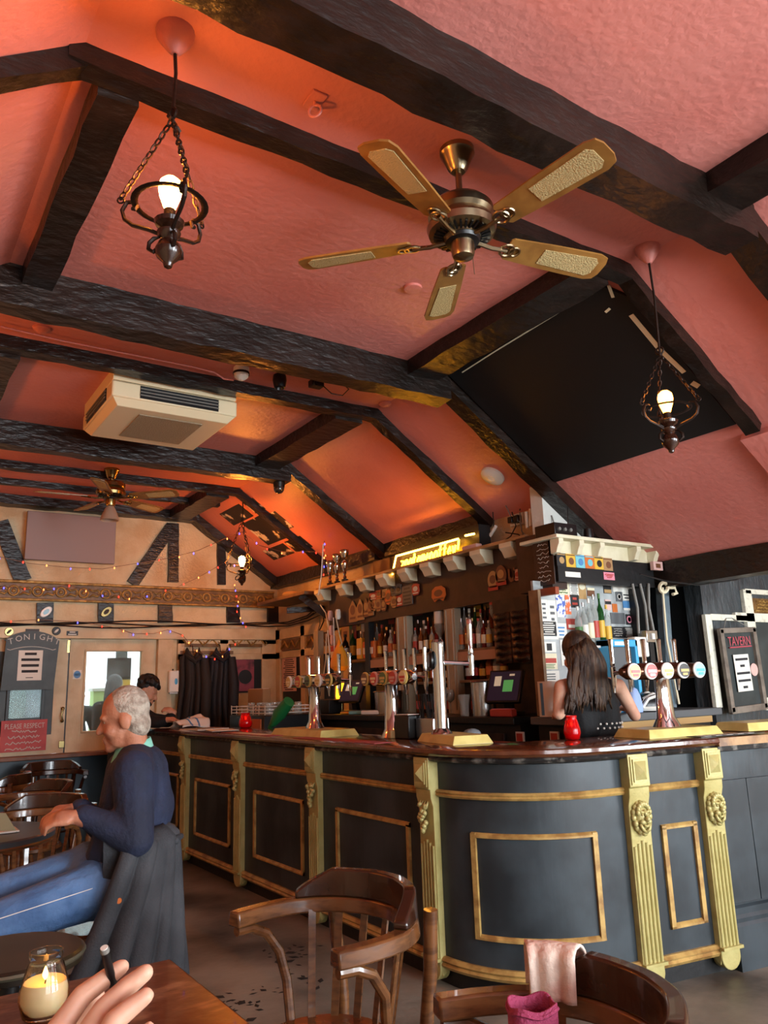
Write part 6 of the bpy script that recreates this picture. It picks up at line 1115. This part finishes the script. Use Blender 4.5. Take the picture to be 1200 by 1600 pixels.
# ================================================================ people
mat('skin', 'c08a6c', .5, sss=.15, col2='b37a5e', nscale=14, bump=.08, bscale=90); mat('skin_old', 'b5795c', .5, sss=.15, col2='a0634a', nscale=16, bump=.15, bscale=60); mat('skin_pale', 'd0a288', .5, sss=.15, col2='c49078', nscale=10, bump=.05, bscale=120)
mat('hair_white', 'b4a898', .8, col2='8f7f70', nscale=26, bump=.6, bscale=90); mat('hair_dark', '120d0b', .5, bump=.6, bscale=60); mat('hair_brown', '2b1c13', .42, col2='5a4029', nscale=5, ndet=2, stretch=(9, 9, .6), pos=(.45, .72), bump=.5, bscale=40, bstretch=(8, 8, .5))
mat('navy', '1a2033', .8, col2='222b45', nscale=6, bump=.3, bscale=50); mat('jeans', '3f5f8a', .8, col2='587aa6', nscale=5, bump=.35, bscale=50); mat('mint', '7fc0ac', .8); mat('black_cloth', '0b0b0d', .8, bump=.15, bscale=80); mat('coat_grey', '3a3c40', .8, col2='2d2f33', nscale=5, bump=.25, bscale=120); mat('eye_white', 'd8d4cc', .2); mat('iris', '20140c', .2)
def cap(b, p, q, r0, r1, n=12, m=7):
    """tapered capsule"""
    p = V(p); q = V(q); d = q - p; L = d.length; z = d.normalized(); pr = []
    for i in range(m + 1): t_ = pi / 2 * i / m; pr.append((max(1e-4, r0 * sin(t_)), -r0 * cos(t_)))
    for i in range(m + 1): t_ = pi / 2 * i / m; pr.append((max(1e-4, r1 * cos(t_)), L + r1 * sin(t_)))
    b.lathe(pr, p, n, axis=z)
def limb(b, pts, rs):
    for i in range(len(pts) - 1): cap(b, pts[i], pts[i + 1], rs[i], rs[i + 1])
def body(name, b, m, parent, vox=.009, it=6, fac=.5):
    return obj(name, b, m, parent, smooth=180, mods=[('REMESH', {'mode': 'VOXEL', 'voxel_size': vox, 'use_smooth_shade': True}), ('SMOOTH', {'factor': fac, 'iterations': it})])
def head(b, c, f, u, k=1.0, neck=None):
    """head around c, facing f, up u; returns frame function"""
    f = V(f).normalized(); u = (V(u) - f * V(u).dot(f)).normalized(); l = u.cross(f); R = Matrix((f, l, u)).transposed(); c = V(c); P = lambda a, e, h: c + (f * a + l * e + u * h) * k
    S = lambda a, e, h: V((a * k, e * k, h * k))
    b.ball(P(-.005, 0, .035), S(.098, .076, .095), 16, 12, R); b.ball(P(.036, 0, -.03), S(.064, .062, .085), 14, 10, R); b.ball(P(.04, 0, -.085), S(.048, .05, .034), 12, 8, R)
    cap(b, P(.098, 0, .0), P(.116, 0, -.032), .010 * k, .016 * k); b.ball(P(.118, 0, -.036), S(.014, .02, .012), 8, 6, R)
    for s_ in (-1, 1):
        b.ball(P(-.01, s_ * .077, -.012), S(.026, .012, .036), 10, 8, R); cap(b, P(.092, s_ * .012, .022), P(.08, s_ * .045, .02), .012 * k, .010 * k); b.ball(P(.06, s_ * .042, -.04), S(.03, .025, .028), 10, 8, R)
    b.ball(P(.098, 0, -.066), S(.012, .026, .007), 10, 6, R); b.ball(P(.096, 0, -.08), S(.012, .022, .008), 10, 6, R); b.ball(P(.082, 0, -.108), S(.024, .028, .022), 10, 8, R)
    if neck is not None: cap(b, P(-.02, 0, -.07), neck, .056 * k, .064 * k)
    return P, S, R
def eyes(P, S, k, parent):
    b = MB(); b2 = MB()
    for s_ in (-1, 1): b.ball(P(.0735, s_ * .031, .004), .0115 * k); b2.ball(P(.082, s_ * .031, .003), .0052 * k)
    e = obj('eyes', b, 'eye_white', parent, smooth=180); obj('irises', b2, 'iris', e, smooth=180)
def hand(b, wrist, d, up, k=1.0, curl=.5, side=1):
    """palm and five fingers: d = pointing direction, up = back of the hand, side = thumb side sign"""
    d = V(d).normalized(); up = (V(up) - d * V(up).dot(d)).normalized(); s = d.cross(up) * side; w = V(wrist)
    cap(b, w, w + d * .05 * k, .026 * k, .03 * k)
    for i, (o, L) in enumerate(((.03, .072), (.011, .082), (-.01, .076), (-.029, .06))):
        p = w + d * .075 * k + s * o * k; cap(b, w + d * .03 * k + s * o * .8 * k, p, .017 * k, .0105 * k); q = p + (d * cos(curl * .5) - up * sin(curl * .5)) * L * .5 * k; r = q + (d * cos(curl * 1.5) - up * sin(curl * 1.5)) * L * .45 * k
        cap(b, p, q, .0102 * k, .0092 * k); cap(b, q, r, .0092 * k, .0078 * k)
    p = w + d * .025 * k + s * .032 * k; q = p + (d * .7 + s * .6 - up * .25) * .04 * k; cap(b, w + d * .01 * k, p, .018 * k, .014 * k); cap(b, p, q, .014 * k, .011 * k); cap(b, q, q + (d * .95 + s * .1 - up * .3) * .03 * k, .011 * k, .009 * k)
# ---------------------------------------------------------------- old man in the navy jacket (faces -x, head bowed)
Y0 = 3.72
def O(px, py, dy=0.0): return RY(px, py, Y0 + dy)
hc = O(196, 1122, -.02); fwd = V((-.88, .42, -.2)); upv = V((-.22, .05, .97))
t = man = thing('person', 'white-haired man in navy jacket and jeans sitting side-on by the bar', 'person', (1.0, Y0, 0))
nk = O(212, 1185); sh_l = O(208, 1205, -.19); sh_r = O(196, 1200, .17); hipc = O(172, 1375); hl = O(155, 1388, -.10); hr = O(140, 1360, .10)
elb_l = O(212, 1310, -.27); wr_l = O(118, 1276, -.18); elb_r = O(170, 1300, .24); wr_r = O(112, 1266, -.02)
kn_l = O(-15, 1447, -.15); an_l = V((kn_l.x + .12, kn_l.y, .09)); kn_r = O(-25, 1408, .12); an_r = V((kn_r.x + .05, kn_r.y, .09))
b = MB(); P, S, R = head(b, hc, fwd, upv, 1.05, nk)
limb(b, [nk, nk.lerp(hipc, .5), hipc], [.07, .11, .12]); limb(b, [sh_l, elb_l, wr_l], [.05, .042, .03]); limb(b, [sh_r, elb_r, wr_r], [.05, .042, .03]); limb(b, [nk, sh_l], [.06, .05]); limb(b, [nk, sh_r], [.06, .05])
limb(b, [hl, kn_l, an_l], [.08, .06, .04]); limb(b, [hr, kn_r, an_r], [.08, .06, .04])
hand(b, wr_l, V((-1, .25, -.06)), V((-.15, -.45, .9)), 1.08, .9, 1); hand(b, wr_r, V((-1, -.1, -.05)), V((-.1, .3, .9)), 1.05, .8, -1)
body('body', b, 'skin_old', t, .0075, 4)
b = MB(); b.ball(P(-.018, 0, .042), S(.094, .079, .096), 18, 12, R); b.ball(P(-.045, 0, -.03), S(.058, .068, .07), 14, 10, R); body('hair', b, 'hair_white', t, .007, 3); eyes(P, S, 1.05, t)
b = MB(); limb(b, [O(220, 1205), O(218, 1260), O(196, 1325), O(178, 1375)], [.125, .155, .155, .16]); limb(b, [O(206, 1213, -.10), O(200, 1290, -.06), O(175, 1350, -.06)], [.11, .13, .12]); limb(b, [O(206, 1213, .10), O(200, 1290, .06)], [.11, .13])
limb(b, [nk, sh_l], [.085, .085]); limb(b, [nk, sh_r], [.085, .085]); limb(b, [sh_l, elb_l, wr_l + V((.035, 0, 0))], [.092, .075, .047]); limb(b, [sh_r, elb_r, wr_r + V((.035, 0, 0))], [.088, .07, .047]); cap(b, nk + V((.01, 0, .0)), nk + V((-.01, 0, .03)), .075, .07)
body('jacket', b, 'navy', t, .010, 5)
b = MB(); n_ = nk + V((0, 0, .045)); ax = (hc - nk).normalized()
b.grid(lambda u, v: n_ + V((-.012 + (.096 - .022 * v) * cos(2 * pi * u), (.092 - .02 * v) * sin(2 * pi * u), -.035 + .062 * v + .022 * cos(2 * pi * u))), 28, 4); obj('shirt_collar', b, 'mint', t, smooth=180, mods=[('SOLIDIFY', {'thickness': .006})])
b = MB(); limb(b, [hl + V((.05, 0, 0)), hl, hl.lerp(kn_l, .5), kn_l, kn_l.lerp(an_l, .5), an_l], [.12, .115, .10, .085, .075, .07]); limb(b, [hr + V((.05, 0, 0)), hr, kn_r, an_r], [.12, .115, .085, .07]); cap(b, hl, hr, .125, .125); body('jeans', b, 'jeans', t, .010, 5)
b = MB(); b.tube([hl.lerp(kn_l, k / 8) + V((0, -.106 + .03 * k / 8, .035)) for k in range(0, 9)], .002, 4); obj('seam', b, 'paper', t)
for an, nm in ((an_l, 'shoe'), (an_r, 'shoe')):
    b = MB(); b.ball((an.x - .07, an.y, .045), (.14, .05, .045), 14, 8); obj(nm, b, 'black_plastic', t, smooth=180)
# coat over his chair back
def coatf(u, v):
    a0 = -(52 + 43 * v); a = MA + radians(a0 + (80 - a0) * u); r = .285 + .045 * v + .07 * (abs(sin(u * 27 + v * .6)) ** .7 - .6) * (.12 + .88 * v) + .010 * sin(u * 37 + v * 2); z = .85 - .62 * v - .035 * (1 - v) * (2 * u - 1) ** 2 + .012 * sin(u * 15) * v
    k = min(1, v * 5); rr_ = r if v > .06 else r - .05 * (1 - v / .06); return V((MX + rr_ * cos(a), MY + rr_ * sin(a), z))
t = thing('coat', 'charcoal overcoat draped over the back of the seated man chair', 'coat', (1.3, Y0, .2)); b = MB(); b.grid(coatf, 60, 30); obj('cloth', b, 'coat_grey', t, smooth=180, mods=[('SOLIDIFY', {'thickness': .012})])
b = MB(); b.grid(lambda u, v: V((MX + (.25 - .07 * v) * cos(MA + radians(-70 + 140 * u)), MY + (.25 - .05 * v) * sin(MA + radians(-70 + 140 * u)), .835 - .22 * v)), 30, 6); obj('inner_fold', b, 'coat_grey', t, smooth=180)
b = MB(); b.tube([coatf(u, .10) + V((.012, -.01, .0)) for u in [i / 20 for i in range(8, 19)]], .014, 8); obj('collar_roll', b, 'coat_grey', t, smooth=180)
q = coatf(.08, .36); obj('button', MB().lathe([(.012, 0), (.01, .006)], q + V((-.01, -.02, 0)), 12, axis=(-.3, -1, 0)), 'orange_print', t)
# ---------------------------------------------------------------- barmaid seen from behind
YM = 3.27
def Bm(px, py, dy=0.0): return RY(px, py, YM + dy)
t = thing('person', 'barmaid with long brown hair and sleeveless black top, back turned, behind the bar', 'person', (3.62, YM, 0))
hc = Bm(903, 1022, .0); fw = V((.25, .95, -.18)); nk = Bm(915, 1066); shr = Bm(966, 1072, .02); shl = Bm(878, 1074, .0); wst = Bm(930, 1130, .02); hip = Bm(935, 1170, .03)
elr = Bm(992, 1118, .02); wrr = Bm(985, 1120, .22); wrr.z = 1.24; ell = Bm(873, 1115, .03); wrl = Bm(885, 1122, .20); wrl.z = 1.24
b = MB(); P, S, R = head(b, hc, fw, V((0, .15, 1)), .98, nk)
limb(b, [nk, nk.lerp(wst, .5), wst, hip], [.07, .105, .095, .12]); limb(b, [nk, shr], [.05, .046]); limb(b, [nk, shl], [.05, .046]); limb(b, [shr, elr, wrr], [.046, .036, .025]); limb(b, [shl, ell, wrl], [.046, .036, .025])
for s_ in (-1, 1): limb(b, [hip + V((s_ * .08, 0, -.05)), V((hip.x + s_ * .09, hip.y, .5)), V((hip.x + s_ * .09, hip.y, .06))], [.09, .06, .04])
hand(b, wrr, V((0, 1, -.2)), V((0, .2, 1)), .9, .5); hand(b, wrl, V((.2, 1, -.2)), V((0, .2, 1)), .9, .5, -1); body('body', b, 'skin_pale', t, .008, 4); eyes(P, S, .98, t)
b = MB(); l0 = (shr - shl).normalized()
limb(b, [Bm(922, 1092), Bm(926, 1112), Bm(932, 1132, .01)], [.118, .115, .105]); limb(b, [Bm(905, 1098), Bm(912, 1132)], [.10, .098]); limb(b, [Bm(940, 1100), Bm(945, 1132)], [.10, .098]); limb(b, [Bm(932, 1132, .01), Bm(935, 1165, .03), V((hip.x, hip.y, .62))], [.11, .145, .17])
for a, c in ((Bm(950, 1068, -.02), Bm(948, 1095, -.05)), (Bm(893, 1068, -.02), Bm(895, 1095, -.05)), (Bm(950, 1068, -.02), Bm(950, 1085, .09)), (Bm(893, 1068, -.02), Bm(895, 1085, .09))): cap(b, a, c, .034, .05)
body('dress', b, 'black_cloth', t, .009, 5)
b = MB(); wc = Bm(932, 1133, .01); n = 26
for k in range(n):
    for j in range(2):
        a = 2 * pi * (k + .5 * j) / n; b.ball(wc + V((.158 * cos(a), .136 * sin(a), .012 - .024 * j)), .0065, 6, 5)
obj('studded_belt', b, 'paper', t)
b = MB(); rr = random.Random(4)
b.ball(P(-.012, 0, .04), S(.108, .09, .105), 18, 12, R); b.ball(P(-.05, 0, -.05), S(.075, .085, .10), 14, 10, R)
lk = MB(); lock0 = P(-.02, 0, .10)
for i in range(90):
    e = rr.uniform(-1, 1); p0 = P(-.045 - .05 * (1 - e * e), e * .092, .07 - .05 * abs(e)); L = rr.uniform(.30, .42) - .05 * abs(e); dx = -e * .075; pts = []; ph = rr.uniform(0, 6); amp = rr.uniform(.008, .02)
    for k in range(9):
        u_ = k / 8; pts.append(p0 + V((-e * -.0 + (-e) * .02 * u_ + amp * sin(ph + u_ * 8) * u_ - .03 * u_, -.045 * sin(min(1, u_ * 2) * pi / 2) - .015 * (1 - e * e) + .006 * sin(ph * 2 + u_ * 7), -L * u_)) + V((-.055 * u_ * (-e) * -1, 0, 0)))
    lk.tube(pts, [.012, .017, .018, .018, .017, .016, .014, .010, .003], 7)
hr_ = body('hair', b, 'hair_brown', t, .008, 3); obj('hair_locks', lk, 'hair_brown', hr_, smooth=180)
# ---------------------------------------------------------------- bearded man leaning on the far end of the bar
YG = 7.75
def Gm(px, py, dy=0.0): return RY(px, py, YG + dy)
t = thing('person', 'dark-haired bearded man in black reading at the far end of the bar', 'person', (2.1, YG, 0))
hc = Gm(229, 1080); k = 1.0; fw = V((.80, -.42, -.42)); b = MB(); nk = Gm(216, 1112, .06); P, S, R = head(b, hc, fw, V((.4, -.2, .9)), k, nk)
sl = Gm(236, 1125, .02); sr = Gm(190, 1122, .15); hp = V((nk.x - .12, nk.y + .05, .85)); el = Gm(262, 1135, -.1); el.z = ZT + .06; wl = Gm(272, 1113, -.12); er = V((nk.x + .12, nk.y - .25, ZT + .06)); wr_ = Gm(262, 1120, -.25)
wr_.z = ZT + .08
limb(b, [nk, nk.lerp(hp, .5), hp], [.07, .11, .11]); limb(b, [sl, el, wl], [.05, .04, .028]); limb(b, [sr, er, wr_], [.05, .04, .028])
for s_ in (-1, 1): limb(b, [hp + V((0, s_ * .09, 0)), V((hp.x + .05, hp.y + s_ * .1, .48)), V((hp.x, hp.y + s_ * .1, .06))], [.09, .065, .04])
hand(b, wl, (P(.06, -.03, -.08) - wl), V((.6, -.6, .2)), .95, .9); hand(b, wr_, V((.8, -.3, 0)), V((0, 0, 1)), .95, .6); body('body', b, 'skin', t, .009, 3); eyes(P, S, k, t)
b = MB(); limb(b, [nk + V((0, 0, -.03)), nk.lerp(hp, .5), hp], [.10, .15, .14]); limb(b, [nk, sl], [.08, .075]); limb(b, [nk, sr], [.08, .075]); limb(b, [sl, el, el.lerp(wl, .5)], [.072, .058, .05]); limb(b, [sr, er, er.lerp(wr_, .5)], [.072, .058, .05])
for s_ in (-1, 1): limb(b, [hp + V((0, s_ * .09, 0)), V((hp.x + .05, hp.y + s_ * .1, .48)), V((hp.x, hp.y + s_ * .1, .1))], [.11, .08, .06])
body('black_clothes', b, 'black_cloth', t, .011, 4)
b = MB(); b.ball(P(-.03, 0, .05), S(.092, .082, .088), 16, 12, R); rr = random.Random(8)
for i in range(90):
    th = rr.uniform(0, 2 * pi); ph_ = rr.uniform(0, 1.35); q_ = rr.uniform(.016, .03); b.ball(P(-.012 + .105 * sin(ph_) * cos(th), .088 * sin(ph_) * sin(th), .045 + .10 * cos(ph_)), S(q_, q_, q_), 7, 6)
body('hair', b, 'hair_dark', t, .008, 1)
b = MB(); b.ball(P(.055, 0, -.10), S(.052, .055, .038), 12, 8, R)
for s_ in (-1, 1): cap(b, P(.0, s_ * .068, -.01), P(.05, s_ * .05, -.09), .012, .02)
cap(b, P(.108, -.026, -.056), P(.108, .026, -.056), .008, .008); body('beard', b, 'hair_dark', t, .007, 2)
# striped cloth bag of newspaper under his hand
c0 = Gm(262, 1122, -.3); b = MB(); b.grid(lambda u, v: V((2.50 + .26 * v + .02 * sin(u * 9), 7.15 + .36 * u, ZT + .012 + .10 * sin(pi * u) * (.4 + .6 * v) + .012 * sin(u * 17 + v * 5))), 16, 10); t = thing('tea_towel', 'white tea towel with blue stripes heaped on the far bar end', 'tea towel', (2.62, 7.3, ZT)); obj('cloth', b, 'paper', t, smooth=180, mods=[('SOLIDIFY', {'thickness': .006})])
for v0 in (.35, .6):
    b = MB(); b.tube([V((2.50 + .26 * v0 + .02 * sin(u * 9), 7.15 + .36 * u, ZT + .017 + .10 * sin(pi * u) * (.4 + .6 * v0) + .012 * sin(u * 17 + v0 * 5))) for u in [i / 16 for i in range(17)]], .012, 6, flat=.4, up=(0, 0, 1)); obj('stripe', b, 'blue_print', t)
# ---------------------------------------------------------------- two people outside the front window
def outsider(label, px, py, y, hairm, top, long_hair, lean):
    hc = RY(px, py, y); t = thing('person', label, 'person', (hc.x, y, 0)); b = MB(); nk = hc + V((-.02 + lean * .3, 0, -.18)); P, S, R = head(b, hc, V((.6, .7, -.1)), V((0, 0, 1)), 1.0, nk); hp = V((nk.x + lean, y, .75))
    limb(b, [nk, nk.lerp(hp, .5), hp], [.07, .11, .12]); A = []
    for s_ in (-1, 1): sh = nk + V((s_ * .16, 0, -.05)); e = sh + V((s_ * .05 + .05, .05, -.26)); w = e + V((.15, .1, -.1)); A.append((sh, e, w)); limb(b, [nk, sh, e, w], [.05, .05, .04, .03]); hand(b, w, V((.7, .5, -.2)), V((0, 0, 1)), .95, .6, s_); limb(b, [hp + V((s_ * .09, 0, 0)), V((hp.x + s_ * .1, y, .45)), V((hp.x + s_ * .1, y, .05))], [.09, .065, .045])
    body('body', b, 'skin', t, .012, 3); eyes(P, S, 1, t); b = MB(); b.ball(P(-.025, 0, .045), S(.105, .09, .10), 14, 10, R)
    if long_hair: limb(b, [P(-.06, 0, .02), P(-.075, 0, -.15), P(-.07, 0, -.30)], [.085, .085, .05])
    body('hair', b, hairm, t, .010, 2); b = MB(); limb(b, [nk + V((0, 0, -.05)), nk.lerp(hp, .5), hp], [.10, .14, .15])
    for (sh, e, w) in A: limb(b, [nk + V((0, 0, -.04)), sh, e, e.lerp(w, .6)], [.075, .07, .055, .045])
    for s_ in (-1, 1): limb(b, [hp + V((s_ * .09, 0, 0)), V((hp.x + s_ * .1, y, .45)), V((hp.x + s_ * .1, y, .09))], [.11, .08, .06])
    body('clothes', b, top, t, .012, 3)
outsider('dark-haired woman outside the front window with long hair', 180, 1073, 9.55, 'hair_dark', 'black_cloth', True, 0.0)
outsider('person in a dark top leaning outside the edge of the window', 122, 1082, 10.2, 'hair_dark', 'coat_black', False, .0)
# ---------------------------------------------------------------- the hand in the foreground with a black tube
t = thing('person', 'pale hand of a seated person holding a black tube over the near table', 'person', RD(60, 1900, .62))
D = .74
def Hp(px, py, d=D): return RD(px, py, d)
kn = [Hp(62, 1650, .70), Hp(100, 1672, .685), Hp(140, 1690, .675), Hp(178, 1700, .67)]         # knuckles: index..little
f_i = [kn[0], Hp(128, 1556, .735), Hp(166, 1528, .748), Hp(190, 1511, .755)]
f_m = [kn[1], Hp(162, 1577, .72), Hp(200, 1541, .735), Hp(227, 1520, .742)]
f_r = [kn[2], Hp(178, 1596, .70), Hp(208, 1571, .712), Hp(228, 1556, .718)]
f_l = [kn[3], Hp(205, 1640, .68), Hp(222, 1620, .69), Hp(232, 1608, .695)]
wr = Hp(20, 1850, .60); b = MB()
for f_, k in ((f_i, 1.0), (f_m, 1.05), (f_r, 1.0), (f_l, .85)): limb(b, [wr.lerp(f_[0], .35)] + f_, [.022 * k, .0125 * k, .0102 * k, .0092 * k, .0078 * k])
th = [wr.lerp(kn[0], .3), Hp(55, 1720, .76), Hp(105, 1620, .785), Hp(150, 1560, .785)]; limb(b, th, [.022, .017, .0125, .010])
cap(b, wr, wr + (wr - kn[1]).normalized() * .22, .027, .036); b.ball(wr.lerp(kn[1], .6), (.03, .03, .022))
body('body', b, 'skin_pale', t, .0026, 8, .55)
b = MB()
for f_ in (f_i, f_m, f_r):
    d_ = (f_[3] - f_[2]).normalized(); vw = (EYE - f_[3]).normalized(); n_ = (V((-.35, .25, .9)) - d_ * V((-.35, .25, .9)).dot(d_)).normalized(); s_ = d_.cross(n_); Rm = Matrix((d_, s_, n_)).transposed(); b.ball(f_[3] + n_ * .0047 - d_ * .002, (.006, .005, .0018), 10, 6, Rm)
obj('fingernails', b, mat('nail', 'd8b0a0', .25), t, smooth=180)
a = Hp(163, 1482, .738); c = Hp(184, 1568, .752)
t = thing('black_tube', 'slim black tube with pale end held between the fingers', 'tube', c); ax = (a - c).normalized(); obj('barrel', MB().tube([c, a], .0041, 14), 'black_plastic', t); obj('pale_end', MB().lathe([(.0036, 0), (.0036, .0012)], a, 14, axis=ax), 'paper', t); obj('collar', MB().lathe([(.0043, -.004), (.0043, .0005)], a, 14, axis=ax, caps=False), 'grey_plastic', t)
